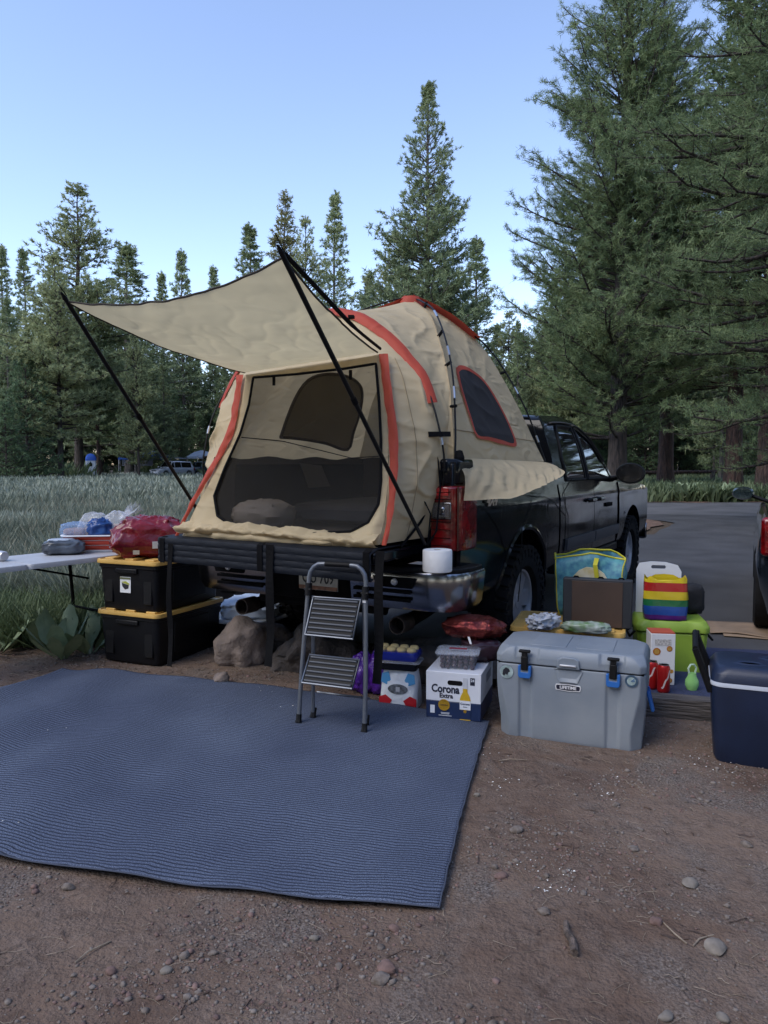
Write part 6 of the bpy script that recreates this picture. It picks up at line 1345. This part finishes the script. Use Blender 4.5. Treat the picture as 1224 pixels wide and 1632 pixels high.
cs = thing('folded_case', 'upright case with a brown panel and charcoal frame behind the grey cooler', 'case', (1.425, 5.0, ZT), rzb - .04)
a = MB(); a.box((0, 0, .16), (.445, .075, .32)); a.build('case_body', mat('charcoal_frame', (.018, .021, .027), .6, bump=.2, bscale=60), cs, bevel=.008)
a = MB(); a.box((0, -.040, .155), (.325, .006, .30)); a.build('brown_panel', mat('brown_board', (.055, .033, .024), .6, var=.12, vscale=5), cs, bevel=.002)
for x_ in (-.14, .02, .15):
    a = MB(); a.tube([(x_ - .02, 0, .315), (x_ - .01, 0, .328), (x_ + .01, 0, .328), (x_ + .02, 0, .315)], .006, 6); a.build('case_loop', M_dark, cs, smooth=True)
# aqua shopping bag
M_aqua = mat('aqua_bag', (.12, .36, .38), .5, col2=(.04, .17, .27), vscale=22, bump=.3, bscale=12); M_yel = mat('yellow_webbing', (.55, .50, .03), .6)
ab = thing('shopping_bag', 'open aqua shopping bag with yellow trim and handles beside the truck door', 'shopping bag', (1.49, 5.42, ZT), rzb)
wtop, wbot, hh_ = .47, .42, .43
fr0 = [(-wbot / 2, -.10, 0), (wbot / 2, -.10, 0), (wbot / 2, .10, 0), (-wbot / 2, .10, 0)]
rows_ = []
for k in range(9):
    f_ = k / 8; w_ = wbot + (wtop - wbot) * f_; d_ = .10 + .05 * math.sin(f_ * 2.5); z_ = f_ * hh_; row = []
    for i in range(32):
        s_ = i / 32 * 4; e_ = int(s_); t = s_ - e_
        c = [(-w_ / 2, -d_), (w_ / 2, -d_), (w_ / 2, d_), (-w_ / 2, d_)]; x = c[e_][0] * (1 - t) + c[(e_ + 1) % 4][0] * t; y = c[e_][1] * (1 - t) + c[(e_ + 1) % 4][1] * t
        zz_ = z_ + (.03 * math.sin(x * 9 + 1) - .10 * max(0, x) * 1.2) * f_; row.append((x + .03 * mn.noise(Vector((x * 8, y * 8, z_ * 8))) - .05 * max(0, -x * 4) * (1 - f_) * f_, y + .045 * mn.noise(Vector((x * 9, z_ * 7, 3))), zz_ + .03 * f_ * mn.noise(Vector((x * 11, y * 9, 1)))))
    rows_.append(row)
mb = MB(); mb.grid(rows_, close=True); abo = mb.build('bag_body', M_aqua, ab, smooth=True, angle=50, solid=.003)
tr_l = [Vector(p) for p in rows_[-1]] + [Vector(rows_[-1][0])]; mb = MB(); mb.tube(tr_l, .007, 5); mb.build('yellow_trim', M_yel, ab, smooth=True)
for ix in (0, 8):
    mb = MB(); mb.tube([Vector(r_[ix]) for r_ in rows_], .005, 5); mb.build('yellow_trim', M_yel, ab, smooth=True)
fy3 = -.178
def bag_print(name, pts, m_, o_=0):
    a = MB(); a.prism(pts, fy3 - o_, fy3 + .02, 'y'); return a.build(name, m_, ab)
bag_print('printed_loaf', [(-.12, .245), (-.11, .29), (-.07, .335), (-.02, .36), (.05, .355), (.10, .32), (.13, .27), (.13, .245)], mat('print_loaf', (.55, .47, .25), .5, col2=(.68, .64, .50), vscale=16))
bag_print('printed_bowl', [(-.14, .255), (-.10, .235), (-.07, .26), (-.03, .235), (.01, .26), (.05, .235), (.09, .26), (.13, .235), (.15, .25), (.12, .17), (-.12, .17)], mat('print_bowl', (.10, .22, .50), .5), .002)
a = MB(); a.ribbon([(.06, fy3 - .006, .17), (.055, fy3 - .012, .28), (.04, fy3 - .02, .38), (.05, -.13, .43)], .03, up=(0, -1, .1)); a.build('handle', M_yel, ab)
a = MB(); a.ribbon([(.22, -.10, .33), (.235, -.06, .39), (.235, .02, .40), (.22, .06, .33)], .03, up=(1, 0, .2)); a.build('handle', M_yel, ab)
# lime cooler with things on it
M_lime = mat('lime_plastic', (.22, .33, .035), .5, var=.08, bump=.1, bscale=200); rzl = R(-12)
lm = thing('cooler', 'lime green hard cooler under the rainbow bag', 'cooler', (2.00, 5.25, .024), rzl)
cool_shell([(.42, .34, 0, .002, .03), (.46, .37, .27, .003, .03)], (.09, .14), 0).build('body', M_lime, lm, bevel=.01, seg=3)
a = cool_shell([(.48, .39, .275, .003, .03), (.48, .39, .315, .006, .03), (.44, .35, .355, .004, .04)], (.08, .15), 0); lmo = a.build('lid', M_lime, lm, bevel=.01, seg=3)
for x_ in (-.15, .15):
    a = MB(); a.box((x_, -.198, .27), (.03, .014, .07)); a.build('latch', M_blackplastic, lm, bevel=.003)
for s_ in (-1, 1):
    a = MB(); a.tube([(s_ * .235, -.09, .26), (s_ * .27, -.09, .22), (s_ * .27, .09, .22), (s_ * .235, .09, .26)], .009, 6); a.build('side_handle', M_blackplastic, lm, smooth=True)
ZL = .024 + .356
cbd = thing('cutting_board', 'white cutting board with a slot handle standing behind the rainbow bag', 'cutting board', (1.96, 5.36, ZL), rzl)
out_ = [(-.15, 0), (.15, 0), (.155, .30), (.13, .345), (.05, .365), (-.05, .368), (-.13, .355), (-.15, .31)]
bm = bmesh.new(); hole = [(x, z + .33) for x, z in rrect(.10, .026, .012)]
vo = [bm.verts.new((x, 0, z)) for x, z in out_]; vh = [bm.verts.new((x, 0, z)) for x, z in hole]
es = [bm.edges.new((vo[i], vo[(i + 1) % len(vo)])) for i in range(len(vo))] + [bm.edges.new((vh[i], vh[(i + 1) % len(vh)])) for i in range(len(vh))]
bmesh.ops.triangle_fill(bm, edges=es, use_beauty=True); me = bpy.data.meshes.new('board'); bm.to_mesh(me); bm.free(); me.materials.append(mat('board_white', (.62, .64, .68), .5)); o = obj_from(me, 'board', cbd); q_ = o.modifiers.new('solid', 'SOLIDIFY'); q_.thickness = .012
rbw = thing('gift_bag', 'shiny rainbow striped bag sitting on the lime cooler', 'bag', (1.94, 5.17, ZL), rzl)
cols = [('purple', (.07, .012, .12), .0, .035), ('blue', (.012, .055, .24), .035, .095), ('green', (.012, .11, .04), .095, .14), ('yellow', (.50, .38, .02), .14, .195), ('red', (.32, .014, .014), .195, .255), ('yellow_rim', (.60, .46, .02), .255, .285)]
for nm, c, z0, z1 in cols:
    rows_ = []
    for k in range(4):
        z = z0 + (z1 - z0) * k / 3; w_ = .28 + .012 * math.sin(z * 14); d_ = .17 - z * .15; row = []
        for i in range(40):
            a_ = 2 * math.pi * i / 40; ex = math.copysign(abs(math.cos(a_)) ** .45, math.cos(a_)); ey = math.copysign(abs(math.sin(a_)) ** .45, math.sin(a_)); n_ = mn.noise(Vector((ex * 3, ey * 3, z * 9)))
            row.append((ex * w_ / 2 * (1 + .05 * n_), ey * d_ / 2 * (1 + .15 * n_), z + (.014 * math.sin(a_ * 5) if nm == 'yellow_rim' and k == 3 else 0)))
        rows_.append(row)
    mb = MB(); mb.grid(rows_, close=True)
    if nm == 'purple': mb.f.append(tuple(range(40))); mb.m.append(0)
    mb.build(nm + '_stripe', mat('bag_' + nm, c, .22, bump=.4, bscale=20), rbw, smooth=True, angle=180)
put(bag_mesh(.16, .16, .21, 110, nu=36, nv=24, e=.5, wr=.07), 'black_pouch', mat('black_fabric', (.008, .008, .010), .8, bump=.5, bscale=30), 'small black cloth bag right of the rainbow bag', 'bag', (2.19, 5.36, ZL), .2, smooth=True, angle=180)
# soda carton, cans, mug
A_ = G(1054, 1101, .03); sc_ = thing('drink_carton', 'white drink carton printed with oranges beside the red cans', 'carton', (1.79, 4.83, .034), R(-8))
a = MB(); a.box((0, 0, .165), (.15, .15, .33)); sco = a.build('carton_body', mat('carton_pale', (.62, .62, .63), .45), sc_, bevel=.003)
M_or = mat('print_orange', (.62, .22, .02), .4); M_or2 = mat('print_orange_light', (.72, .42, .10), .4)
for x_, z_, r2 in ((-.038, .215, .024), (.040, .235, .018), (.045, .03, .016), (.055, .09, .012)):
    a = MB(); a.lathe([(.001, 0), (r2, 0)], 18, face_M((x_, -.0765, z_), (1, 0, 0), (0, 0, 1))); k_ = a.build('printed_orange', M_or, sco, fix=False)
    a = MB(); a.lathe([(.001, 0), (r2 * .7, 0)], 18, face_M((x_, -.0772, z_), (1, 0, 0), (0, 0, 1))); a.build('printed_slice', M_or2, sco, fix=False)
a = MB(); a.box((0, -.0762, .275), (.10, .0015, .04)); a.build('printed_panel', mat('print_greytext', (.42, .40, .38), .5, var=.35, vscale=90), sco)
a = MB(); a.box((.0, 0, .334), (.145, .145, .006)); a.build('orange_top', mat('carton_orange_red', (.42, .07, .03), .5), sco)
M_can = mat('can_red', (.36, .012, .012), .28, metal=.35, col2=(.24, .006, .008), vscale=8); M_alu = mat('can_aluminium', (.55, .55, .57), .3, metal=1)
for (u_, Y_), lb in (((1065, 4.60), 'red drink can in front of the orange printed carton'), ((1046, 4.68), 'red drink can half hidden behind the grey cooler edge')):
    x_ = (u_ - 612) / F_PX * Y_; cn = thing('drink_can', lb, 'can', (x_, Y_, .030), 1.0 if u_ > 1050 else .3, 'red drink cans')
    a = MB(); a.lathe([(.026, 0), (.037, .014), (.038, .02), (.038, .158), (.030, .176)], 24); a.build('can_body', M_can, cn, smooth=True, fix=False)
    a = MB(); a.lathe([(.030, .176), (.031, .180), (.028, .180), (.027, .175), (.001, .175)], 24); a.build('can_top', M_alu, cn, smooth=True, fix=False)
    a = MB(); pts = [(.0385 * math.cos(t), .0385 * math.sin(t), .035 + .115 * (t + 3.2) / 1.5 + .006 * math.sin(t * 9)) for t in np.linspace(-3.2, -1.7, 18)]
    a.ribbon(pts, .010, up=lambda s: (math.cos(-3.2 + 1.5 * s), math.sin(-3.2 + 1.5 * s), 0), th=.0006); a.build('white_swirl', mat('can_white', (.5, .42, .42), .4) if u_ > 1050 else bpy.data.materials['can_white'], cn)
mg_ = thing('green_mug', 'translucent green cup with a looped handle on the blue mat', 'mug', (1.93, 4.66, .034), .3)
a = MB(); a.lathe([(.001, 0), (.030, 0), (.042, .03), (.040, .06), (.026, .085), (.024, .105)], 22); a.build('cup', film_mat('green_plastic', (.30, .62, .20), .65, bump=.05), mg_, smooth=True)
a = MB(); a.tube([(.022, 0, .105), (.03, 0, .135), (.012, 0, .158), (-.014, 0, .158), (-.03, 0, .135), (-.022, 0, .105)], .006, 6); a.build('loop_handle', film_mat('pale_plastic', (.6, .75, .6), .6, bump=.05), mg_, smooth=True)
# mat, timber, cardboard
M_mat2 = mat('navy_ground_mat', (.022, .030, .075), .9, var=.3, vscale=60, bump=.5, bscale=200)
rows_ = []
for j in range(21):
    t = j / 20; a0 = Vector((1.30, 4.60)).lerp(Vector((1.55, 5.95)), t); b0 = Vector((2.60, 4.22)).lerp(Vector((3.05, 5.62)), t)
    rows_.append([(*(a0.lerp(b0, i / 20)), .029 + .004 * (1 + mn.noise(Vector((i * .4, j * .4, 0))))) for i in range(21)])
mb = MB(); mb.grid(rows_); tag(mb.build('ground_mat', M_mat2, smooth=True, fix=False), 'small navy mat on the asphalt under the lime cooler', 'mat')
A_, B_c = Vector((.92, 4.52, 0)), Vector((3.4, 3.80, 0)); rzt, lt_ = quad_frame(A_, B_c)
def rough_beam(L, w, h, seed):
    rows_ = []
    for i in range(60):
        x = -L / 2 + L * i / 59; row = []
        for y, z in ((-w / 2, 0), (-w / 2, h * .5), (-w / 2 + .006, h - .006), (-w / 4, h), (0, h), (w / 4, h), (w / 2 - .006, h - .006), (w / 2, 0)):
            row.append((x, y + .005 * mn.noise(Vector((x * 6, y * 20, seed))), z + (.005 * mn.noise(Vector((x * 5, y * 30, seed + 3))) if z > .01 else 0)))
        rows_.append(row)
    mb = MB(); mb.grid(rows_, close=True); mb.f += [tuple(range(8)), tuple(len(mb.v) - 8 + i for i in range(8))]; mb.m += [0, 0]; return mb
M_wood = mat('weathered_timber', (.052, .046, .044), .9, col2=(.12, .105, .10), vscale=9, stretch=(.5, 6, 6), bump=1, bscale=14, bdist=.02)
mid = (A_ + B_c) / 2; put(rough_beam(lt_, .13, .115, 2), 'timber_kerb', M_wood, 'weathered grey timber lying on the ground between the two coolers', 'timber', (mid.x, mid.y, -.01), rzt, smooth=True, angle=30)
M_card = mat('cardboard', (.24, .17, .115), .85, var=.12, vscale=8)
cd = thing('cardboard_sheet', 'flattened brown cardboard on the asphalt by the parked car tyre', 'cardboard', (3.40, 6.28, .024), R(-20))
rows_ = [[(-.62 + 1.25 * i / 12, -.28 + .56 * j / 8 + .03 * math.sin(i), .012 + .010 * math.sin(i * .8 + j * .5)) for i in range(13)] for j in range(9)]; mb = MB(); mb.grid(rows_); mb.build('flap', M_card, cd, smooth=True, solid=.004)
rows_ = [[(-.52 + 1.15 * i / 12, -.34 + .50 * j / 8, .004 + .006 * math.sin(i * .5 + 1 + j * .4)) for i in range(13)] for j in range(9)]; mb = MB(); mb.grid(rows_); mb.build('flap', M_card, cd, smooth=True, solid=.004)
# navy cooler
M_navy = mat('navy_cooler', (.008, .015, .040), .42, var=.15, bump=.1, bscale=150, rvar=.05)
fA, fB = Vector((1.585, 3.60, 0)), Vector((1.585 + .55 * math.cos(R(-22)), 3.60 + .55 * math.sin(R(-22)), 0)); rzn, wn = quad_frame(fA, fB); dn = .40
cn_ = (fA + fB) / 2 + Vector((-math.sin(rzn), math.cos(rzn), 0)) * dn / 2
nc = thing('cooler', 'navy wheeled cooler with a pale rim cut off by the right edge', 'cooler', (cn_.x, cn_.y, ground_z(cn_.x, cn_.y) - .003), rzn)
shell([(wn * .88, dn * .88, .05, 0), (wn * .93, dn * .93, .06, .03), (wn, dn, .055, .36), (wn, dn, .055, .385)]).build('body', M_navy, nc, smooth=True, angle=35)
shell([(wn * 1.02, dn * 1.02, .06, .385), (wn * 1.025, dn * 1.025, .06, .395), (wn * 1.02, dn * 1.02, .06, .405)]).build('pale_rim', mat('rim_pale', (.50, .54, .62), .4), nc, smooth=True, angle=35)
nl = shell([(wn * 1.01, dn * 1.01, .06, .405), (wn * 1.0, dn * 1.0, .07, .445), (wn * .93, dn * .90, .08, .475), (wn * .86, dn * .82, .08, .482)]).build('lid', M_navy, nc, smooth=True, angle=35)
for x_, y_ in ((-.10, -.08), (.02, .06), (.14, .05), (.12, -.09)):
    a = MB(); a.lathe([(.030, .482), (.040, .487), (.050, .482)], 24, Matrix.Translation((x_, y_, 0)) @ Matrix.Diagonal((1.5, .7, 1, 1))); a.build('cup_ring', M_navy, nl, smooth=True)
a = MB(); a.tube([(-wn / 2 - .005, -.12, .37), (-wn / 2 - .055, -.13, .53), (-wn / 2 - .07, .10, .55), (-wn / 2 - .02, .12, .37)], .016, 8); a.tube([(-wn / 2 - .03, -.15, .53), (-wn / 2 - .045, .12, .545)], .020, 8)
h_ = MB(); h_.tube([(-wn / 2 + .0, -.15, .345), (-wn / 2 - .075, -.17, .555)], .017, 8, flat=1.0); h_.tube([(-wn / 2 - .075, -.17, .555), (-wn / 2 - .075, .13, .575)], .014, 8); h_.tube([(-wn / 2 - .075, .13, .575), (-wn / 2 + .01, .14, .36)], .017, 8); h_.build('swing_handle', M_blackplastic, nc, smooth=True)
for s_ in (-1, 1):
    a = MB(); a.lathe([(.001, -.02), (.05, -.02), (.055, 0), (.05, .02), (.001, .02)], 20, Matrix.Translation((wn * .42, s_ * (dn / 2 - .02), .05)) @ Matrix.Rotation(R(90), 4, 'X')); a.build('wheel', M_tyre, nc, smooth=True)

# ================================================================ LEAFY PLANTS
M_mule = mat('mule_ear_leaf', (.12, .18, .09), .65, col2=(.25, .31, .18), vscale=5, bump=.5, bscale=14)
M_midrib = mat('leaf_midrib', (.30, .34, .24), .6)
def leaf_mesh(L, w, curl, seed):
    rows_ = []
    for i in range(13):
        t = i / 12; wd = w * (.10 + .90 * math.sin(math.pi * min(1, (t - .14) / .86)) ** .75) if .16 < t < .97 else (w * .10 if t < .5 else w * .04)
        e = R(8) + curl * t; x = L * t * math.cos(e * .4) * 0 + L * (math.sin(curl * t) / max(curl, .01)) * .35; z = L * t * (1 - .20 * curl * t)
        rows_.append([(x + abs(k) * wd * .22, k * wd + .006 * math.sin(t * 17 + k * 3 + seed), z + abs(k) * wd * .10) for k in (-1, -.5, 0, .5, 1)])
    mb = MB(); mb.grid(rows_); return mb, [Vector(r_[2]) for r_ in rows_]
rg = random.Random(9)
LEAVES = []
for k in range(5):
    mb, sp_ = leaf_mesh(rg.uniform(.32, .44), rg.uniform(.060, .085), rg.uniform(.3, .8), k); me_ = mb
    o = mb.build('leaf', M_mule, None, smooth=True, angle=180, fix=False); LEAVES.append(o.data); bpy.data.objects.remove(o)
def leafy(u, v, n, sc, label, seed):
    q = G(u, v); p = thing('leafy_plant', label, 'plant', (q.x, q.y, ground_z(q.x, q.y) - .01), 0, 'broad leaved plants by the table'); r2 = random.Random(seed)
    for k in range(n):
        o = bpy.data.objects.new('leaf', LEAVES[r2.randrange(5)]); link(o, p); s_ = sc * r2.uniform(.6, 1.1); az = k * 2.4 + r2.uniform(-.4, .4)
        o.rotation_euler = (R(r2.uniform(-14, 14)), R(r2.uniform(0, 34)), az); o.scale = (s_, s_ * r2.uniform(.8, 1.2), s_); o.location = (math.cos(az) * .03, math.sin(az) * .03, 0)
    a = MB(); a.tube([(0, 0, -.01), (.005, 0, .05)], [.018, .010], 6); a.build('stem', M_midrib, p, smooth=True)
leafy(100, 1048, 12, 1.05, 'broad leaved plant with the tallest upright leaf, left of the lower tote', 1)
leafy(60, 1030, 9, .85, 'smaller broad leaved plant left of the tallest leaved one', 2)
leafy(142, 1040, 10, .95, 'broad leaved plant touching the side of the lower tote', 3)
leafy(-6, 1040, 8, .8, 'broad leaved plant cut off by the left edge of the frame', 4)
leafy(35, 1000, 7, .8, 'broad leaved plant furthest back, behind the white pole', 5)
q0, q1 = G(-60, 1012, .03), G(104, 1003, .03); a = MB(); a.tube([(0, 0, 0), ((q1 - q0).length * .5, .01, .0), ((q1 - q0).length, 0, 0)], .022, 12); put(a, 'white_pole', mat('bleached_wood', (.36, .36, .34), .7, var=.12, vscale=9), 'bleached white pole lying on the ground behind the leafy plants', 'pole', (q0.x, q0.y, .03), math.atan2(q1.y - q0.y, q1.x - q0.x), smooth=True)
# broad leaves along the road edge
for k in range(16):
    u = 1085 + k * 8.5 + rg.uniform(-3, 3) if k < 12 else 1000 + k * 6; Y_ = rg.uniform(28.0, 30.5); x_ = (u - 612) / F_PX * Y_
    p = thing('leafy_plant', 'one of the tufts of broad leaves at the foot of the trunks beyond the road', 'plant', (x_, Y_, 0), 0, 'broad leaved tufts beyond the road')
    for j in range(8):
        o = bpy.data.objects.new('leaf', LEAVES[(j + k) % 5]); link(o, p); o.rotation_euler = (0, R(rg.uniform(5, 45)), j * 2.4); o.scale = (2.0, 2.4, 2.0)

# ================================================================ CARS, CANOPIES, CABIN
def car(label, locn, rz, paint, L=4.6, Wd=1.82, Ht=1.66, hood=.95, name='parked_car', sedan=False, group=None, lod=True):
    """simple but shaped car; front towards +x"""
    t = thing(name, label, 'car', locn, rz, group); hl = L / 2; hw = Wd / 2; wr = .33
    tab = [(.25, .90), (.40, .96), (.62, 1.0), (.85, .98), (hood, .93)]
    def yy(z): return hw * float(np.interp(z, [a for a, b in tab], [b for a, b in tab]))
    def top(x): return float(np.interp(x, [-hl, -hl + .12, hl - 1.25, hl - .35, hl], [hood - .02, hood + .02, hood, hood - .14, hood - .32]))
    def plan(x): return float(np.interp(x, [-hl, -hl + .25, 0, hl - .5, hl - .12, hl], [.86, .98, 1, .97, .86, .72]))
    ax = (-hl + .78, hl - .85); rows_ = []
    xs_ = sorted(set(list(np.linspace(-hl, hl, 40)) + [a_ + .37 * math.cos(math.pi * k / 14) for a_ in ax for k in range(15)]))
    for x in xs_:
        b_ = .22
        for a_ in ax: b_ = max(b_, archz(x, a_, .33, .38))
        tp = top(x); zz_ = [b_ + (tp - b_) * k / 8 for k in range(9)]; side = [(x, -yy(z) * plan(x), z) for z in zz_]
        rows_.append(side + [(x, -yy(tp) * plan(x) * c, tp + .05 * (1 - c * c)) for c in (.8, .4, 0, -.4, -.8)] + [(p[0], -p[1], p[2]) for p in side[::-1]])
    mb = MB(); mb.grid(rows_); n = len(rows_[0]); mb.f += [tuple(range(n)), tuple(len(mb.v) - n + i for i in range(n))]; mb.m += [0, 0]; body_ = mb.build('body', paint, t, smooth=True, angle=45)
    cab0, cab1 = (-hl + (.75 if sedan else .10)), hl - 1.30; rr = [cab0, cab0 + (.55 if sedan else .28), -.1, .45, cab1]; rh = [hood, Ht - .06, Ht, Ht - .04, hood]
    def roof(x): return float(np.interp(x, rr, rh))
    def yg(z): return hw * float(np.interp(z, [hood, Ht - .08, Ht], [.90, .72, .60]))
    rows_ = []
    for x in np.linspace(cab0, cab1, 34):
        zt = roof(x); s_ = [(x, -yg(hood - .03 + (zt - hood + .03) * k / 6), hood - .03 + (zt - hood + .03) * k / 6) for k in range(7)]
        rows_.append(s_ + [(x, -yg(zt) * c, zt + .03 * (1 - c * c)) for c in (.8, .4, 0, -.4, -.8)] + [(p[0], -p[1], p[2]) for p in s_[::-1]])
    mb = MB(); mb.grid(rows_); mb.build('cabin', paint, t, smooth=True, angle=50)
    for s_ in (-1, 1):
        for xa, xb in ((cab0 + .32, -.62), (-.55, .22), (.30, cab1 - .34)):
            mb = MB(); mb.grid([[(x, s_ * (yg(hood + .04 + (max(hood + .05, roof(x) - .10) - hood - .04) * k / 4) + .006), hood + .04 + (max(hood + .05, roof(x) - .10) - hood - .04) * k / 4) for k in range(5)] for x in np.linspace(xa, xb, 7)]); mb.build('side_window', M_glass, t, smooth=True)
        mb = MB(); mb.box((hl - .16, s_ * hw * .72, hood - .26), (.22, .34, .13), rz=-s_ * .35); mb.build('headlight', M_clear_lens, t, bevel=.03)
        mb = MB(); mb.box((-hl + .05, s_ * hw * .84, hood - .12), (.14, .20, .30)); mb.build('tail_light', M_red_lens, t, bevel=.03)
        mb = MB(); mb.lathe([(.001, -.05), (.09, -.04), (.11, .02), (.001, .06)], 14, Matrix.Translation((.95, s_ * (hw + .12), hood + .10)) @ Matrix.Rotation(R(90), 4, 'Y') @ Matrix.Diagonal((.7, 1.1, 1, 1))); mi = mb.build('side_mirror', paint, t, smooth=True)
        mb = MB(); mb.lathe([(.001, 0), (.095, 0)], 18, Matrix.Translation((.893, s_ * (hw + .12), hood + .10)) @ Matrix.Rotation(R(-90), 4, 'Y') @ Matrix.Diagonal((.66, 1.1, 1, 1))); mb.build('mirror_glass', mat('mirror_teal_reflection', (.55, .78, .75), .02, metal=1) if 'mirror_teal_reflection' not in bpy.data.materials else bpy.data.materials['mirror_teal_reflection'], mi, fix=False)  # mirror glass tinted teal, a reflection put into its colour
        mb = MB(); mb.tube([(.97, s_ * (hw * .88), hood + .02), (.97, s_ * (hw + .05), hood + .08)], .025, 6); mb.build('mirror_arm', M_blackplastic, mi, smooth=True)
        for a_ in ax: wheel(t, (a_, s_ * (hw - .12), wr), s_, r=wr, w=.22, rimr=.21, detail=False)
    mb = MB(); mb.grid([[(x + .012, y * yg(roof(x)) * .92, roof(x) + .014 + .03 * (1 - y * y)) for y in (-1, -.5, 0, .5, 1)] for x in np.linspace(.50, cab1 - .06, 6)]); mb.build('windshield', M_glass, t, smooth=True)
    mb = MB(); mb.grid([[(x - .010, y * yg(roof(x)) * .88, roof(x) + .010 + .03 * (1 - y * y)) for y in (-1, -.5, 0, .5, 1)] for x in np.linspace(cab0 + .02, cab0 + (.5 if sedan else .25), 5)]); mb.build('rear_window', M_glass, t, smooth=True)
    mb = MB(); mb.box((hl - .03, 0, hood - .30), (.06, hw * .95, .14)); mb.box((hl - .04, 0, .36), (.08, hw * 1.2, .12)); mb.build('grille', M_blackplastic, t, bevel=.02)
    mb = MB(); mb.box((hl + .002, 0, hood - .42), (.01, .34, .12)); mb.build('number_plate', M_white, t)
    mb = MB(); mb.box((-hl - .004, 0, hood - .30), (.01, .34, .12)); mb.build('number_plate', M_white, t)
    return t
M_silver = mat('silver_car_paint', (.45, .48, .53), .35, metal=.2, coat=1); M_bluecar = mat('dark_blue_car_paint', (.05, .07, .10), .3, metal=.3, coat=1)
M_darkcar = mat('dark_car_paint', (.012, .017, .024), .22, coat=1); M_whitecar = mat('white_car_paint', (.62, .64, .68), .25, coat=1)
def far(u, Dd): return ((u - 612) / F_PX * Dd, Dd, 0)
car('silver parked suv facing the meadow in front of the blue canopy', far(275, 79), R(-128), M_silver, L=4.5)
car('dark blue parked car right of the silver suv, beside the tent edge', far(322, 83), R(-122), M_bluecar, L=4.5, Ht=1.60)
car('dark parked car cut by the right edge with its silver mirror showing', (4.68, 7.45, .022), R(64), M_darkcar, L=4.5, Wd=1.84, Ht=1.50, hood=.98)
car('white car parked beyond the dark one at the right edge', (8.75, 14.2, .022), R(70), M_whitecar, L=4.6, Ht=1.6, hood=1.0)
def canopy(label, u, Dd, w, d, h, peak, mtop, mwall, name='canopy_tent', rz=.3, walls=True):
    t = thing(name, label, 'canopy', far(u, Dd), rz); P_ = [(-w / 2, -d / 2), (w / 2, -d / 2), (w / 2, d / 2), (-w / 2, d / 2)]
    rows_ = [[(x, y, h - .22) for x, y in P_], [(x, y, h) for x, y in P_], [(x * .5, y * .5, h + peak * .72) for x, y in P_], [(x * .08, y * .08, h + peak) for x, y in P_]]
    mb = MB(); mb.grid(rows_, close=True); mb.build('roof_fabric', mtop, t)
    for x, y in P_:
        mb = MB(); mb.tube([(x * .98, y * .98, 0), (x * .98, y * .98, h)], .03, 6); mb.build('post', M_rim, t)
    if walls:
        mb = MB(); mb.grid([[(w / 2 * (-.9 + 1.2 * i / 12), d / 2 * .8 + .1 * math.sin(i * 1.7), z) for i in range(13)] for z in (h - .9, h - .5, h - .2)]); mb.build('wall_fabric', mwall, t, solid=.01)
    return t
M_canblue = cloth_mat('blue_canopy', (.06, .17, .62), .3, .6, bump=.1); M_canwhite = cloth_mat('white_canopy', (.60, .66, .76), .3, .6, bump=.1)
canopy('blue pop up canopy with pale curtains behind the silver suv', 232, 86, 5.6, 4.0, 2.05, .95, M_canblue, M_canwhite)
canopy('pale white canopy behind the dark blue car at the tent edge', 322, 90, 3.4, 3.0, 2.2, .75, M_canwhite, M_canwhite, walls=False)
t = thing('shade_tarp', 'low grey tarp stretched left of the white canopy', 'tarp', far(293, 86), 0); rows_ = [[(-1.9 + 3.8 * i / 12, -1 + 2 * j / 6, 2.25 - .35 * math.sin(math.pi * i / 12) + .15 * j / 6) for i in range(13)] for j in range(7)]
mb = MB(); mb.grid(rows_); mb.build('tarp_fabric', cloth_mat('grey_tarp', (.22, .25, .28), .3, .6), t, solid=.01)
for x_ in (-1.85, 1.85): mb = MB(); mb.tube([(x_, -.9, 0), (x_, -.95, 2.25)], .03, 6); mb.build('post', M_rim, t)
t = thing('shower_tent', 'narrow white cabin tent with a blue top beside the thick red trunk', 'cabin tent', far(146, 70), .3)
mb = MB(); mb.box((0, 0, .85), (.85, .85, 1.7), taper=1.05); mb.build('cabin_wall', mat('cabin_white', (.50, .56, .66), .6, var=.1), t, bevel=.04)
mb = MB(); mb.grid([[(x, y, z) for x, y in rrect(w_, w_, .1, 2)] for w_, z in ((.90, 1.68), (.88, 1.95), (.62, 2.22), (.2, 2.32))], close=True); mb.build('cabin_roof', M_canblue, t, smooth=True)
mb = MB(); mb.prism([(-.12, 1.15), (.12, 1.15), (.12, 1.42), (0, 1.55), (-.12, 1.42)], -.45, -.43, 'y'); mb.build('cabin_window', M_dark, t)
t = thing('white_sign', 'tiny white post sign in the dark undergrowth at the far left', 'sign', far(33, 66), 0); mb = MB(); mb.box((0, 0, .62), (.32, .05, .34)); mb.build('sign_board', M_white, t, bevel=.02); mb = MB(); mb.box((0, .03, .25), (.06, .04, .5)); mb.build('sign_post', M_white, t)
# log bench beyond the road
t = thing('log_rail', 'low wooden rail with two posts between the trunks beyond the road', 'rail', (15.6, 40, 0), .05)
mb = MB(); mb.tube([(-2.2, 0, .95), (2.0, 0, 1.0)], .09, 8); mb.build('rail_log', M_bark_red, t, smooth=True)
for x_ in (-2.0, 1.8): mb = MB(); mb.tube([(x_, 0, 0), (x_, 0, 1.0)], .13, 8); mb.build('post', M_bark_grey, t, smooth=True)
